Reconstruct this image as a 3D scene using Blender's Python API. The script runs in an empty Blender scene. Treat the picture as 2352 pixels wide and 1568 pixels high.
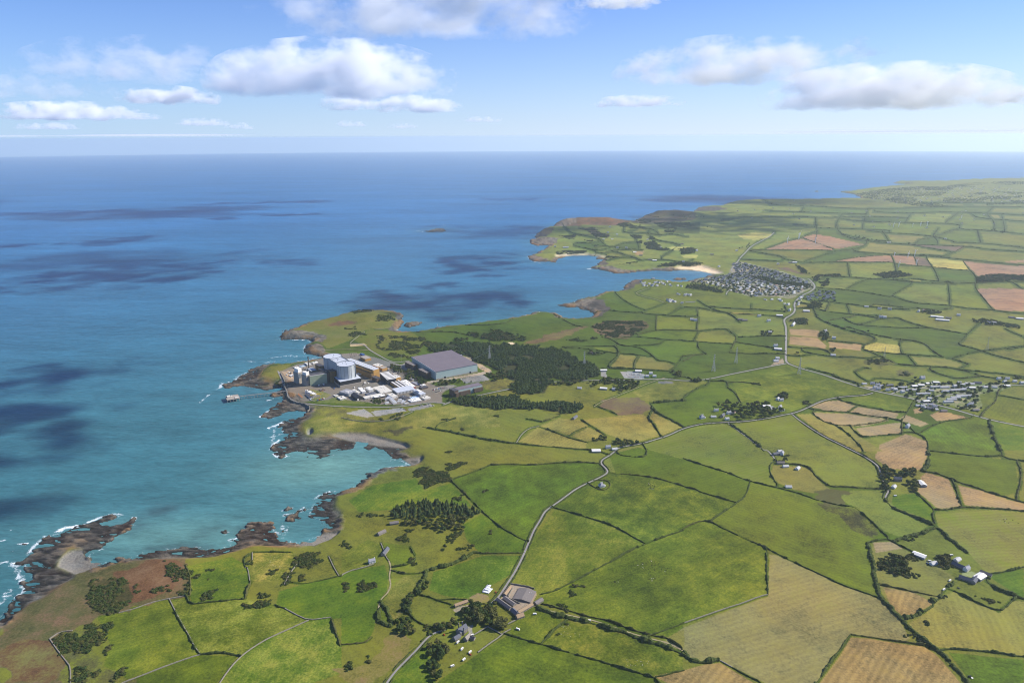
import bpy, bmesh, math, random
import numpy as np
from mathutils import Matrix, Vector
random.seed(7); rng = np.random.default_rng(7)
scene = bpy.context.scene
col = scene.collection
# ------------------------------------------------------------------ camera, sky, sun, exposure
CAMZ = 770.0; RE = 4.0e6                      # camera height above the sea, radius the sea curves with
FPX = 1621.0; PITCH = math.radians(16.21); ROLL = math.radians(-0.29)
CM = Matrix.Rotation(math.pi/2 - PITCH, 3, 'X') @ Matrix.Rotation(ROLL, 3, 'Z')
cam = bpy.data.cameras.new('camera'); cam.sensor_width = 36; cam.lens = FPX/2352*36
cam.clip_start = 1; cam.clip_end = 300000
cobj = bpy.data.objects.new('camera', cam); col.objects.link(cobj)
cobj.matrix_world = Matrix.Translation((0, 0, CAMZ)) @ CM.to_4x4(); scene.camera = cobj
SUN_EL = math.radians(36); SUN_AZ = math.radians(75)   # azimuth clockwise from the view direction (+Y)
SUND = Vector((math.sin(SUN_AZ)*math.cos(SUN_EL), math.cos(SUN_AZ)*math.cos(SUN_EL), math.sin(SUN_EL)))
w = bpy.data.worlds.new('World'); scene.world = w; w.use_nodes = True
nt = w.node_tree; bg = nt.nodes['Background']
sky = nt.nodes.new('ShaderNodeTexSky'); sky.sky_type = 'NISHITA'; sky.sun_disc = False
sky.sun_elevation = SUN_EL; sky.sun_rotation = SUN_AZ; sky.altitude = 700
sky.air_density = 1.0; sky.dust_density = 0.0; sky.ozone_density = 3.0
_N, _L = nt.nodes, nt.links
_tc = _N.new('ShaderNodeTexCoord'); _xyz = _N.new('ShaderNodeSeparateXYZ'); _L.new(_tc.outputs['Generated'], _xyz.inputs[0])
_tint = _N.new('ShaderNodeMix'); _tint.data_type = 'RGBA'; _tint.blend_type = 'MULTIPLY'; _tint.inputs[0].default_value = 1
_L.new(sky.outputs[0], _tint.inputs[6]); _tint.inputs[7].default_value = (.62, .92, 1.55, 1)
def _m(op, x, y=None, clamp=False):                # small maths node
    n = _N.new('ShaderNodeMath'); n.operation = op; n.use_clamp = clamp
    for i, q in enumerate((x, y)):
        if q is None: continue
        if isinstance(q, (int, float)): n.inputs[i].default_value = q
        else: _L.new(q, n.inputs[i])
    return n.outputs[0]
_lr = _m('ADD', .5, _m('MULTIPLY', _xyz.outputs[0], .85), True)          # paler towards the sun side
_hz = _N.new('ShaderNodeMix'); _hz.data_type = 'RGBA'; _L.new(_lr, _hz.inputs[0]); _hz.inputs[6].default_value = (5.0, 6.9, 9.3, 1); _hz.inputs[7].default_value = (8.4, 9.4, 10.9, 1)
_e = _m('MAXIMUM', _xyz.outputs[2], 0.0); _f = _m('MULTIPLY', _m('POWER', 2.718, _m('MULTIPLY', _e, -10.0)), .92)
_mx = _N.new('ShaderNodeMix'); _mx.data_type = 'RGBA'; _L.new(_f, _mx.inputs[0]); _L.new(_tint.outputs[2], _mx.inputs[6]); _L.new(_hz.outputs[2], _mx.inputs[7])
_L.new(_mx.outputs[2], bg.inputs[0]); bg.inputs[1].default_value = 0.068
sl = bpy.data.lights.new('sun', 'SUN'); sl.energy = 5.0; sl.angle = math.radians(.5); sl.color = (1, .95, .87)
so = bpy.data.objects.new('sun', sl); col.objects.link(so)
so.rotation_euler = SUND.to_track_quat('Z', 'Y').to_euler(); so.location = (0, 0, 3000)
vs = scene.view_settings; vs.view_transform = 'Standard'; vs.look = 'None'; vs.exposure = 0.56; vs.gamma = 1
scene.cycles.volume_bounces = 12; scene.cycles.max_bounces = 12; scene.cycles.diffuse_bounces = 2; scene.cycles.glossy_bounces = 2; scene.cycles.volume_step_rate = 1.0
scene.cycles.use_denoising = True; scene.cycles.filter_width = 1.05

# ------------------------------------------------------------------ helpers: tiles of the survey, projection
TILE = {'D': (0, 0, 1.7415), 'T4': (800, 1150, .5102), 'T5': (0, 1800, .5937), 'T6': (1366, 1800, .5937), 'T7': (2732, 1800, .5938),
        'T8': (2732, 900, .5799), 'T9': (1366, 900, .5808), 'T3': (2732, 0, .6377), 'T2': (1366, 0, .6377), 'Z1': (1130, 1380, .17857),
        'Z2': (1450, 1380, .22959), 'Z3': (2480, 1000, .36565), 'Z4': (3396, 1480, .29762), 'Z5': (1750, 2250, .2551), 'H': (2040, 780, .32313),
        'Z6': (3600, 2100, .21088), 'Z7': (2700, 1580, .22959), 'Z8': (3000, 1160, .46599)}
def parse(s): return [tuple(float(v) for v in p.split(',')) for p in s.split()]
def tile(t, pts):
    x0, y0, k = TILE[t]; a = np.asarray(pts, float).reshape(-1, 2)
    return np.stack([(x0 + a[:, 0]*k)/1.7415, (y0 + a[:, 1]*k)/1.7415], 1)
def P(t, s): return tile(t, parse(s))
CMn = np.array(CM)
def rays(d):
    d = np.asarray(d, float).reshape(-1, 2)
    v = np.stack([(d[:, 0]-1176)/FPX, -(d[:, 1]-784)/FPX, -np.ones(len(d))], 1) @ CMn.T
    return v/np.linalg.norm(v, axis=1, keepdims=True)
def unproj(d, z=0.0):
    """pixel -> point at height z above the curved sea"""
    v = rays(d); h2 = v[:, 0]**2+v[:, 1]**2
    a = h2/(2*RE); b = v[:, 2]; c = CAMZ - z
    disc = np.maximum(b*b-4*a*c, 0)
    t = np.where(b < -1e-6, (-b-np.sqrt(disc))/(2*a), 60000)
    t = np.clip(t, 1, 90000)
    return v*t[:, None] + np.array([0, 0, CAMZ])
def project(p):
    q = (np.asarray(p, float).reshape(-1, 3)-np.array([0, 0, CAMZ])) @ CMn
    return np.stack([1176+FPX*q[:, 0]/-q[:, 2], 784-FPX*q[:, 1]/-q[:, 2]], 1)
def drop(x, y): return -(x*x+y*y)/(2*RE)
# value noise
def _hash(ix, iy, seed):
    h = (ix.astype(np.int64)*374761393 + iy.astype(np.int64)*668265263 + seed*1442695041) & 0xffffffff
    h = ((h ^ (h >> 13))*1274126177) & 0xffffffff
    return ((h ^ (h >> 16)) & 0xffff)/65535.0
def vnoise(x, y, seed=0):
    ix = np.floor(x); iy = np.floor(y); fx = x-ix; fy = y-iy
    fx = fx*fx*(3-2*fx); fy = fy*fy*(3-2*fy)
    a = _hash(ix, iy, seed); b = _hash(ix+1, iy, seed); c = _hash(ix, iy+1, seed); d = _hash(ix+1, iy+1, seed)
    return a*(1-fx)*(1-fy)+b*fx*(1-fy)+c*(1-fx)*fy+d*fx*fy
def fbm(x, y, sc, o=4, seed=0):
    r = 0; a = .5; x = x/sc; y = y/sc
    for i in range(o): r = r+a*vnoise(x, y, seed+i*17); a *= .5; x = x*2.03+7.1; y = y*2.03+3.7
    return r/(1-.5**o)      # 0..1
def inpoly(x, y, poly):
    r = np.zeros(x.shape, bool); px, py = poly[:, 0], poly[:, 1]; n = len(px)
    m = (x >= px.min()) & (x <= px.max()) & (y >= py.min()) & (y <= py.max())
    if not m.any(): return r
    xs = x[m]; ys = y[m]; q = np.zeros(xs.shape, bool); j = n-1
    for i in range(n):
        if py[i] != py[j]:
            c = ((py[i] > ys) != (py[j] > ys)) & (xs < (px[j]-px[i])*(ys-py[i])/(py[j]-py[i])+px[i]); q ^= c
        j = i
    r[m] = q; return r
def segdist(x, y, pts, closed=False, cap=1e9):
    d = np.full(x.shape, cap*cap, float); p = np.asarray(pts)[:, :2]
    n = len(p); rngs = range(n if closed else n-1)
    for i in rngs:
        a = p[i]; b = p[(i+1) % n]; ab = b-a; L = ab@ab
        if cap < 1e8:
            m = (x > min(a[0], b[0])-cap) & (x < max(a[0], b[0])+cap) & (y > min(a[1], b[1])-cap) & (y < max(a[1], b[1])+cap)
            if not m.any(): continue
            xs, ys = x[m], y[m]
        else: xs, ys = x, y
        t = np.clip(((xs-a[0])*ab[0]+(ys-a[1])*ab[1])/max(L, 1e-9), 0, 1)
        e = (xs-a[0]-t*ab[0])**2+(ys-a[1]-t*ab[1])**2
        if cap < 1e8: d[m] = np.minimum(d[m], e)
        else: d = np.minimum(d, e)
    return np.sqrt(d)
def lin(c):
    c = np.asarray(c, float)/255; return np.where(c < .04045, c/12.92, ((c+.055)/1.055)**2.4)

# ------------------------------------------------------------------ materials
def newmat(name):
    m = bpy.data.materials.new(name); m.use_nodes = True
    return m, m.node_tree.nodes, m.node_tree.links, m.node_tree.nodes['Principled BSDF']
def mat(name, c, rough=.8, var=.25, scale=.3, metallic=0, c2=None, bump=0, spec=.3):
    """procedural surface: base colour broken up by two scales of noise (weathering, stains)"""
    m, N, L, b = newmat(name)
    tc = N.new('ShaderNodeTexCoord')
    n1 = N.new('ShaderNodeTexNoise'); n1.inputs['Scale'].default_value = scale; n1.inputs['Detail'].default_value = 5
    n2 = N.new('ShaderNodeTexNoise'); n2.inputs['Scale'].default_value = scale*7; n2.inputs['Detail'].default_value = 3
    ad = N.new('ShaderNodeMath'); ad.operation = 'ADD'
    for n in (n1, n2): L.new(tc.outputs['Object'], n.inputs['Vector'])
    L.new(n1.outputs[0], ad.inputs[0]); L.new(n2.outputs[0], ad.inputs[1])
    mr = N.new('ShaderNodeMapRange'); mr.inputs[1].default_value = .6; mr.inputs[2].default_value = 1.4
    L.new(ad.outputs[0], mr.inputs[0])
    mx = N.new('ShaderNodeMix'); mx.data_type = 'RGBA'
    c = tuple(c); d = tuple(c2) if c2 is not None else tuple(v*(1-var) for v in c); u = c if c2 is not None else tuple(min(1, v*(1+var*.6)) for v in c)
    mx.inputs[6].default_value = (*d, 1); mx.inputs[7].default_value = (*u, 1)
    L.new(mr.outputs[0], mx.inputs[0]); L.new(mx.outputs[2], b.inputs['Base Color'])
    b.inputs['Roughness'].default_value = rough; b.inputs['Metallic'].default_value = metallic
    b.inputs['Specular IOR Level'].default_value = spec
    return m
def mesh(name, verts, faces, mats=None, fm=None, smooth=False):
    me = bpy.data.meshes.new(name); me.from_pydata([tuple(v) for v in verts], [], faces)
    for m in (mats or []): me.materials.append(m)
    if fm is not None: me.polygons.foreach_set('material_index', np.asarray(fm, np.int32))
    if smooth: me.polygons.foreach_set('use_smooth', np.ones(len(me.polygons), bool))
    me.update(); return me
def add(name, me, parent=None, loc=None):
    o = bpy.data.objects.new(name, me); col.objects.link(o)
    if parent: o.parent = parent
    if loc is not None: o.location = loc
    return o
def tag(o, label, cat=None, group=None, kind=None):
    if label: o['label'] = ' '.join(label.split()[:16])
    if cat: o['category'] = cat
    if group: o['group'] = group
    if kind: o['kind'] = kind
    return o
def empty(name, loc, rz=0):
    o = bpy.data.objects.new(name, None); col.objects.link(o); o.location = loc; o.rotation_euler = (0, 0, rz)
    o.empty_display_size = 1; return o
class MB:
    """collects boxes, prisms, bars, tubes into one mesh"""
    def __init__(s): s.v = []; s.f = []; s.m = []
    def add(s, v, f, m=0):
        k = len(s.v); s.v += [tuple(p) for p in v]; s.f += [[i+k for i in q] for q in f]; s.m += [m]*len(f); return s
    def box(s, x0, x1, y0, y1, z0, z1, m=0):
        return s.add([(x0, y0, z0), (x1, y0, z0), (x1, y1, z0), (x0, y1, z0), (x0, y0, z1), (x1, y0, z1), (x1, y1, z1), (x0, y1, z1)],
                     [[3, 2, 1, 0], [4, 5, 6, 7], [0, 1, 5, 4], [1, 2, 6, 5], [2, 3, 7, 6], [3, 0, 4, 7]], m)
    def prism(s, poly, z0, z1, m=0, mtop=None):
        n = len(poly); area = sum(poly[i][0]*poly[(i+1) % n][1]-poly[(i+1) % n][0]*poly[i][1] for i in range(n))
        if area < 0: poly = poly[::-1]
        s.add([(p[0], p[1], z0) for p in poly]+[(p[0], p[1], z1) for p in poly], [[i, (i+1) % n, (i+1) % n+n, i+n] for i in range(n)]+[list(range(n))[::-1]], m)
        return s.add([(p[0], p[1], z1) for p in poly], [list(range(n))], m if mtop is None else mtop)
    def bar(s, a, b, r, n=4, m=0, r2=None):
        a = np.array(a, float); b = np.array(b, float); d = b-a; L = np.linalg.norm(d)
        if L < 1e-6: return s
        d /= L; u = np.cross(d, (0, 0, 1) if abs(d[2]) < .9 else (1, 0, 0)); u /= np.linalg.norm(u); w_ = np.cross(d, u)
        r2 = r if r2 is None else r2
        ring = lambda c, q: [tuple(c+q*(math.cos(2*math.pi*(i+.5)/n)*u+math.sin(2*math.pi*(i+.5)/n)*w_)) for i in range(n)]
        return s.add(ring(a, r)+ring(b, r2), [[i, i+n, (i+1) % n+n, (i+1) % n] for i in range(n)]+[list(range(n)), list(range(n, 2*n))[::-1]], m)
    def build(s, name, mats, parent=None, loc=None, smooth=False):
        me = mesh(name, s.v, s.f, mats if isinstance(mats, (list, tuple)) else [mats], s.m, smooth)
        return add(name, me, parent, loc)
# ------------------------------------------------------------------ coast
_c = []
_c += list(P('D', '-500,1700 -300,1560'))
_c += list(P('T5', '-60,1200 0,1150 70,1060 90,1020 110,980 170,930 150,890 210,870 200,820 150,770 90,770 140,750 190,700 230,650 260,610 320,575 380,570 430,540 490,515 600,485 680,455 760,432 815,435 790,455 740,470 700,490 690,510 770,500 860,470 910,455 890,510 850,560 780,590 740,630 690,665 620,690 590,710 620,740 690,765 760,740 800,715 900,720 960,690 1050,665 1180,665 1280,655 1400,665 1500,655 1570,640 1540,600 1590,595 1620,560 1640,535 1700,500 1780,485 1830,495 1840,530 1850,580 1880,590 1950,620 2010,620 2080,610 2150,580 2190,540 2200,510 2160,470 2080,440 2100,400 2120,350 2150,310 2220,285'))
_c += list(P('T4', '1120,1590 1210,1560 1300,1500 1310,1460 1380,1440 1440,1420 1540,1400 1640,1390 1560,1345 1500,1350 1510,1320 1480,1280 1430,1260 1380,1250 1330,1265 1290,1250 1300,1225 1240,1215 1210,1240 1190,1265 1100,1300 960,1330 840,1325 850,1290 760,1280 690,1300 640,1335 590,1310 600,1285 560,1265 590,1220 640,1190 680,1160 650,1130 640,1090 600,1110 640,1060 720,1030 790,1010 840,970 740,965 650,990 600,1010 540,1025 470,1015 520,980 560,940 620,900 680,880 640,850 560,855 600,820 660,800 680,790 640,770 540,800 420,790 340,770 270,775 230,790 160,790 165,765 230,740 280,720 360,670 380,640 420,625 520,610 600,600 700,598 760,590 860,580 930,560 970,545 930,540 830,520 820,490 830,450 870,430 860,415 820,405 760,405 640,410 630,395 660,350 740,325 800,300 850,275 930,266 1040,243 1150,206 1250,186 1330,180 1440,182 1500,190 1560,200 1590,215 1580,260 1605,265 1560,320 1530,340 1600,352 1700,345 1850,322 2000,302 2150,282'))
_c += list(P('T9', '720,703 850,690 1000,668 1180,643 1240,628 1310,618 1330,602 1400,597 1450,605 1500,620 1520,645 1620,648 1730,638 1740,610 1720,600 1660,580 1620,565 1560,565 1490,553 1520,540 1590,540 1640,515 1700,500 1740,495 1780,475 1860,460 1920,455 1950,430'))
_c += list(P('H', '1385,1176 1440,1110 1520,1060 1640,1042 1780,1035 1880,1055 1980,1062 2060,1082 2160,1075 2280,1055'))
_c += list(P('Z3', '700,352 760,345 780,330 850,310 940,300 960,285 1010,270 980,262 940,245 880,235 790,225 720,220 600,216'))
_c += list(P('H', '2060,935 1950,940 1800,935 1600,950 1450,968 1300,968 1220,945 1100,920 1000,910 990,890 1080,875 1075,850 1160,800 1060,795 1100,765 980,750 880,752 760,755 640,775 570,800 560,835 480,825 300,825 225,790 225,755 330,730 400,680 500,625 330,628 235,600 240,560 330,540 305,515 340,480 440,410 520,395 580,365 680,345 900,345 1050,340 1200,335 1320,330 1420,335 1500,340 1560,310 1650,275 1780,250 1900,230 2050,225 2250,218'))
_c += list(P('T3', '80,1318 90,1305 140,1295 230,1295 280,1275 330,1262 400,1255 500,1250 600,1250 700,1250 850,1248 950,1245 1080,1244 1120,1242 1080,1220 980,1203 1060,1200 1120,1190 1200,1178 1350,1165 1430,1156 1290,1146 1350,1142 1500,1145 1640,1148 1800,1140 1950,1130 2139,1122 2700,1112 3600,1150'))
_c += list(P('D', '3800,700 3800,2600 -500,2600'))
COAST = unproj(np.array(_c))[:, :2]
ISLES = [unproj(P(t, s))[:, :2] for t, s in (
    ('T9', '560,46 585,38 600,42 640,26 700,24 727,38 700,47 620,49'), ('T9', '430,700 425,690 470,672 520,668 545,675 510,695 460,708'),
    ('T5', '1945,475 1950,445 1990,415 2025,392 2032,405 2030,430 2000,465 1970,482'), ('T5', '2035,385 2075,380 2070,405 2045,415'),
    ('T5', '1890,552 1900,535 1925,528 1925,545 1905,556'), ('T5', '1500,560 1520,548 1535,556 1515,566'), ('T5', '1905,405 1940,388 1965,392 1930,412'),
    ('T5', '125,634 165,628 180,632 150,642'), ('T5', '5,755 45,750 30,765'), ('T5', '1910,432 1940,425 1930,440'), ('T3', '820,1200 850,1195 857,1199 840,1203'),
    ('H', '1990,1045 2060,1030 2130,1035 2200,1040 2160,1052 2050,1055'), ('T4', '640,342 670,337 695,342 660,350'))]
REEF = [unproj(P(t, s))[:, :2] for t, s in (
    ('T5', '0,1165 60,1040 90,960 150,890 90,770 190,700 260,610 380,570 490,515 760,425 825,432 790,460 720,500 910,450 890,510 780,590 690,665 590,700 560,680 470,670 420,720 380,790 470,820 510,850 480,890 400,930 300,1010 200,1040 60,1150 0,1225'),
    ('T5', '760,740 900,720 960,690 1180,662 1400,665 1570,640 1540,600 1640,535 1780,485 1840,500 1850,580 1900,600 2080,610 2000,650 1700,660 1600,690 1450,730 1250,745 1000,745 850,750'),
    ('T5', '2080,440 2120,350 2220,285 2300,275 2260,330 2250,400 2300,440 2260,480 2300,520 2220,560 2190,540'),
    ('T4', '470,1015 540,940 620,900 690,880 760,900 830,920 860,960 800,990 900,1010 860,1040 800,1070 790,1090 800,1130 840,1180 900,1185 1010,1160 1150,1190 1230,1200 1200,1260 1100,1310 840,1335 690,1300 590,1320 550,1260 640,1190 600,1100 720,1030 600,1015'),
    ('T4', '1290,1230 1450,1222 1600,1245 1660,1270 1540,1300 1640,1335 1740,1340 1720,1390 1540,1410 1320,1465 1310,1510 1210,1565 1120,1590 1180,1520 1290,1450 1400,1425 1500,1350'),
    ('T4', '160,790 165,765 280,720 360,670 420,625 520,610 560,612 500,660 470,720 560,740 640,760 690,790 690,880 560,860 640,770 420,790'))]
BEACH = [unproj(P(t, s))[:, :2] for t, s in (
    ('Z3', '590,200 720,182 900,178 1000,210 1120,250 1150,270 1010,268 940,245 800,224 610,216'),
    ('T5', '390,790 420,720 470,690 560,672 580,735 690,765 640,800 520,850 480,830'),
    ('T4', '1010,1168 1150,1148 1300,1152 1450,1192 1600,1232 1650,1262 1600,1268 1430,1250 1300,1225 1200,1210'),
    ('T4', '1560,1350 1650,1340 1750,1340 1745,1370 1680,1395 1560,1405'), ('T4', '835,1150 850,1125 885,1125 885,1155 850,1175'),
    ('H', '540,755 620,740 780,730 940,735 1090,750 1200,770 1180,785 1080,762 880,752 700,758 560,772'), ('T9', '360,725 385,715 440,738 420,742'),
    ('T5', '1990,660 2010,630 2080,612 2190,560 2300,560 2230,610 2120,650'))]
PATCH_GRASS = [unproj(P('T4', '480,700 500,650 560,615 640,603 720,600 690,650 620,665 630,700 600,720 540,720'))[:, :2]]

# ------------------------------------------------------------------ polar survey grid over the land
az = np.radians(np.concatenate([np.linspace(-75, -42, 12)[:-1], np.linspace(-42, 42, 1000), np.linspace(42, 75, 12)[1:]]))
sr = np.concatenate([np.linspace(1/150, 1/640, 24)[:-1], np.linspace(1/640, 1/17000, 1000)])
AZ, SR = np.meshgrid(az, sr); GR = 1/SR
GX = np.sin(AZ)*GR; GY = np.cos(AZ)*GR
NR, NA = GX.shape
def gridpos(x, y):
    a = np.arctan2(x, y); s = 1/np.maximum(np.hypot(x, y), 1)
    return np.interp(s, sr[::-1], np.arange(NR)[::-1]), np.interp(a, az, np.arange(NA))
def sample(G, x, y):
    r, c = gridpos(np.asarray(x, float), np.asarray(y, float)); r0 = np.clip(r.astype(int), 0, NR-2); c0 = np.clip(c.astype(int), 0, NA-2)
    fr = r-r0; fc = c-c0
    return G[r0, c0]*(1-fr)*(1-fc)+G[r0+1, c0]*fr*(1-fc)+G[r0, c0+1]*(1-fr)*fc+G[r0+1, c0+1]*fr*fc
def blur(M, n):
    for ax in (0, 1):
        for _ in range(2):
            c = np.cumsum(np.pad(M, [(n+1, n) if ax == 0 else (0, 0), (n+1, n) if ax == 1 else (0, 0)], mode='edge'), axis=ax)
            M = (np.take(c, range(2*n+1, c.shape[ax]), ax)-np.take(c, range(0, c.shape[ax]-2*n-1), ax))/(2*n+1)
    return M
land = inpoly(GX, GY, COAST)
for i in ISLES: land |= inpoly(GX, GY, i)
CD = segdist(GX, GY, COAST, True, 900.)
for i in ISLES: CD = np.minimum(CD, segdist(GX, GY, i, True, 300.))
SD = np.where(land, CD, -CD)
_wj = np.exp(-np.abs(SD)/45); SD = SD+_wj*((fbm(GX, GY, 55, 3, 101)-.5)*22+(fbm(GX+.5*GY, GY*1.6, 17, 4, 102)-.5)*24)*np.clip(GR/1e9+1, 0, 1); land = SD > 0
def masks(polys):
    m = np.zeros(GX.shape, bool)
    for p in polys: m |= inpoly(GX, GY, p)
    return m
mreef = masks(REEF) & land; mbeach = masks(BEACH); mgr = masks(PATCH_GRASS)
breef = blur(np.clip(mreef*1.0, 0, 1), 2); bbeach = np.clip(blur(mbeach*1.0, 1)*1.6-.3+(fbm(GX, GY, 14, 3, 71)-.5)*.5*(blur(mbeach*1.0, 2) > .02), 0, 1)
rn = fbm(GX, GY, 24, 5, 5); rn2 = fbm(GX+.35*GY, GY*2.2, 30, 4, 11)
wob = (fbm(GX, GY, 60, 3, 3)-.5)
rdg = 1-np.abs(2*fbm(GX*.5+.9*GY, GY*1.1-.3*GX, 15, 4, 111)-1)
inl = 11+5*(fbm(GX, GY, 700, 3, 31)-.5)*2
zl = inl*(1-np.exp(-np.maximum(SD, 0)/22.))+np.minimum(np.maximum(SD, 0)*.006, 14)
zl += (fbm(GX, GY, 260, 3, 41)-.5)*7*np.clip(SD/150, 0, 1)
# crags at the cliff edge
edge = np.exp(-((SD-10)/14.)**2)*(SD > 0)
zl += edge*(rn-.45)*14+edge*(rdg-.7)*7
HILLS = [('T4', 1290, 250, 150, 110, 17), ('T4', 720, 370, 60, 40, 10), ('T4', 880, 470, 45, 40, 9), ('H', 1040, 345, 330, 150, 37), ('H', 690, 360, 170, 110, 22), ('H', 1880, 250, 420, 170, 42),
         ('H', 420, 470, 130, 100, 16), ('H', 450, 560, 100, 70, 20), ('T3', 190, 1300, 160, 60, 14), ('T3', 2139, 1150, 1900, 1300, 46), ('T3', 1500, 1200, 1500, 600, 12), ('T9', 1790, 545, 90, 70, 10), ('T9', 650, 36, 45, 30, 9), ('T9', 485, 685, 30, 20, 6), ('T9', 1200, 690, 300, 120, 8)]
HB = np.zeros(GX.shape)
for t, px, py, rx, ry, hh in HILLS:
    c = unproj(tile(t, [(px, py)]), 8)[0]
    HB += hh*np.exp(-((GX-c[0])/rx)**2-((GY-c[1])/ry)**2)
zl += HB*(1-np.exp(-np.maximum(SD, 0)/30))*(.72+.62*fbm(GX, GY, 130, 4, 131))*1.15
zreef = -.5+3.2*(rn2-.42)+2.6*(rdg-.72)+1.6*(rn-.45)+np.minimum(np.maximum(SD, 0)*.035, 2.2)
zl = zl*(1-breef)+zreef*breef
bz = np.maximum(blur(mbeach*1.0, 8), bbeach)
zl = zl*(1-bz)+(np.maximum(SD, 0)*.02+.15)*bz
# the levelled power-station platform
SITE = unproj(P('T4', '610,670 690,632 760,600 900,580 970,545 1100,520 1250,515 1400,555 1560,600 1640,560 2000,470 2350,600 2300,760 2240,850 1960,880 1900,920 1750,925 1400,925 1300,930 1000,925 800,905 720,880 690,840 670,790'), 9)[:, :2]
msite = blur(inpoly(GX, GY, SITE)*1.0, 4)
zl = zl*(1-msite)+10.0*msite
zs = -np.minimum(-SD*.25+.4, 9)
REL = np.where(SD > 0, zl, zs)
def gz(x, y):
    x = np.asarray(x, float); y = np.asarray(y, float)
    return sample(REL, x, y)+drop(x, y)
def G(d, it=7):
    """survey pixels -> points on the ground"""
    z = np.full(len(np.asarray(d).reshape(-1, 2)), 8.0)
    for _ in range(it):
        p = unproj_z(d, z); z = .35*z+.65*np.maximum(sample(REL, p[:, 0], p[:, 1]), 0)
    p[:, 2] = gz(p[:, 0], p[:, 1]); return p
def unproj_z(d, z):
    v = rays(d); h2 = v[:, 0]**2+v[:, 1]**2; a = h2/(2*RE); b = v[:, 2]; c = CAMZ-z
    t = np.where(b < -1e-6, (-b-np.sqrt(np.maximum(b*b-4*a*c, 0)))/(2*a), 60000); t = np.clip(t, 1, 90000)
    return v*t[:, None]+np.array([0, 0, CAMZ])
def GP(t, s): return G(P(t, s))
def resample(p, step):
    p = np.asarray(p); d = np.r_[0, np.cumsum(np.linalg.norm(np.diff(p[:, :2], axis=0), axis=1))]
    n = max(2, int(d[-1]/step)+1); t = np.linspace(0, d[-1], n)
    return np.stack([np.interp(t, d, p[:, k]) for k in range(2)], 1)
def smoothline(p, it=1):
    for _ in range(it):
        q = [p[0]]
        for a, b in zip(p[:-1], p[1:]): q += [a*.75+b*.25, a*.25+b*.75]
        p = np.array(q+[p[-1]])
    return p
# ------------------------------------------------------------------ survey lines: hedges (h), thick hedges (t), stone walls (w)
LINES = []
def L_(t, kind, s):
    for q in s.split('|'):
        q = q.strip()
        if q: LINES.append((t, kind, q))
L_('T6', 'h', '1005,100 1150,95 1300,100 1450,85 1600,80 1730,90|765,190 860,160 950,125 1005,100|735,205 800,262 860,322 920,382 980,442 1050,502 1130,552 1200,592 1255,615|940,695 1050,695 1150,693 1225,690|1440,390 1550,420 1650,450 1750,480 1850,520 1950,575 2040,625|1340,970 1450,945 1550,890 1700,810 1850,730 1950,670 2050,630 2150,590 2300,540|1350,1035 1480,1065 1560,1090 1680,1125 1800,1145 1950,1205 2100,1248 2200,1263 2300,1335|1340,1305 1400,1250 1440,1200 1500,1160 1520,1140|2060,1250 2150,1225 2310,1160|350,810 420,830 500,830 560,820|460,1100 500,1150 560,1180 640,1190|460,650 490,700 500,750 400,780|0,1310 100,1300 170,1290 200,1260|2110,1530 2200,1505 2310,1485|1125,1240 1220,1270 1340,1305 1480,1345 1600,1380 1700,1410 1850,1450 2000,1500 2110,1530 2150,1575|1850,160 1950,165 2070,178 2190,205 2300,240|760,1000 850,1010 900,1040|560,980 640,1010 740,1040|1660,225 1760,280 1820,240 1790,200 1700,205|1850,10 1880,35 1960,45 2050,45 2060,5')
L_('T6', 't', '1310,1060 1400,1095 1500,1120 1630,1150 1750,1180 1900,1230 2050,1280 2200,1320 2310,1380|570,830 560,870 530,910 490,960 440,1030 420,1060|560,820 640,790 740,770 830,730 880,690 910,690|240,1100 250,1150 330,1190 350,1160|270,1020 300,1080 330,1150')
L_('T6', 'w', '920,1360 1000,1300 1060,1260 1100,1225 1140,1205|0,840 60,810 150,790 220,765|265,625 280,660 300,720|1120,1170 1180,1140|880,1250 990,1185|1000,1195 1080,1240')
L_('T5', 'h', '1255,975 1275,1035 1400,1025 1520,1010 1650,1000|1350,1375 1480,1362 1600,1380|1650,1000 1660,950 1690,885|1640,730 1650,790|1700,688 1830,683 1960,688|1250,770 1285,850 1285,980|1180,1085 1240,1195 1280,1265 1310,1325 1350,1378|2050,900 2150,880 2250,855 2310,845|2230,1125 2260,1220 2295,1320|1850,1040 1920,1065')
L_('T5', 'w', '1140,1000 1180,1080 1240,1190 1280,1260 1310,1320 1350,1375|800,1095 900,1070 980,1040 1060,1015 1140,1000 1250,980|1670,790 1685,890|1700,690 1700,740|1920,1065 2000,1110 2080,1145 2230,1125|1480,1568 1540,1480 1610,1400 1700,1330 1800,1270 1900,1225 2000,1180 2080,1145|820,1568 920,1530 1050,1480 1180,1430 1300,1390 1350,1375|335,1270 390,1350 450,1425 475,1460 475,1568|335,1270 400,1225 490,1215|1915,905 1960,820 2000,770|2215,715 2250,790 2280,840')
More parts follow.
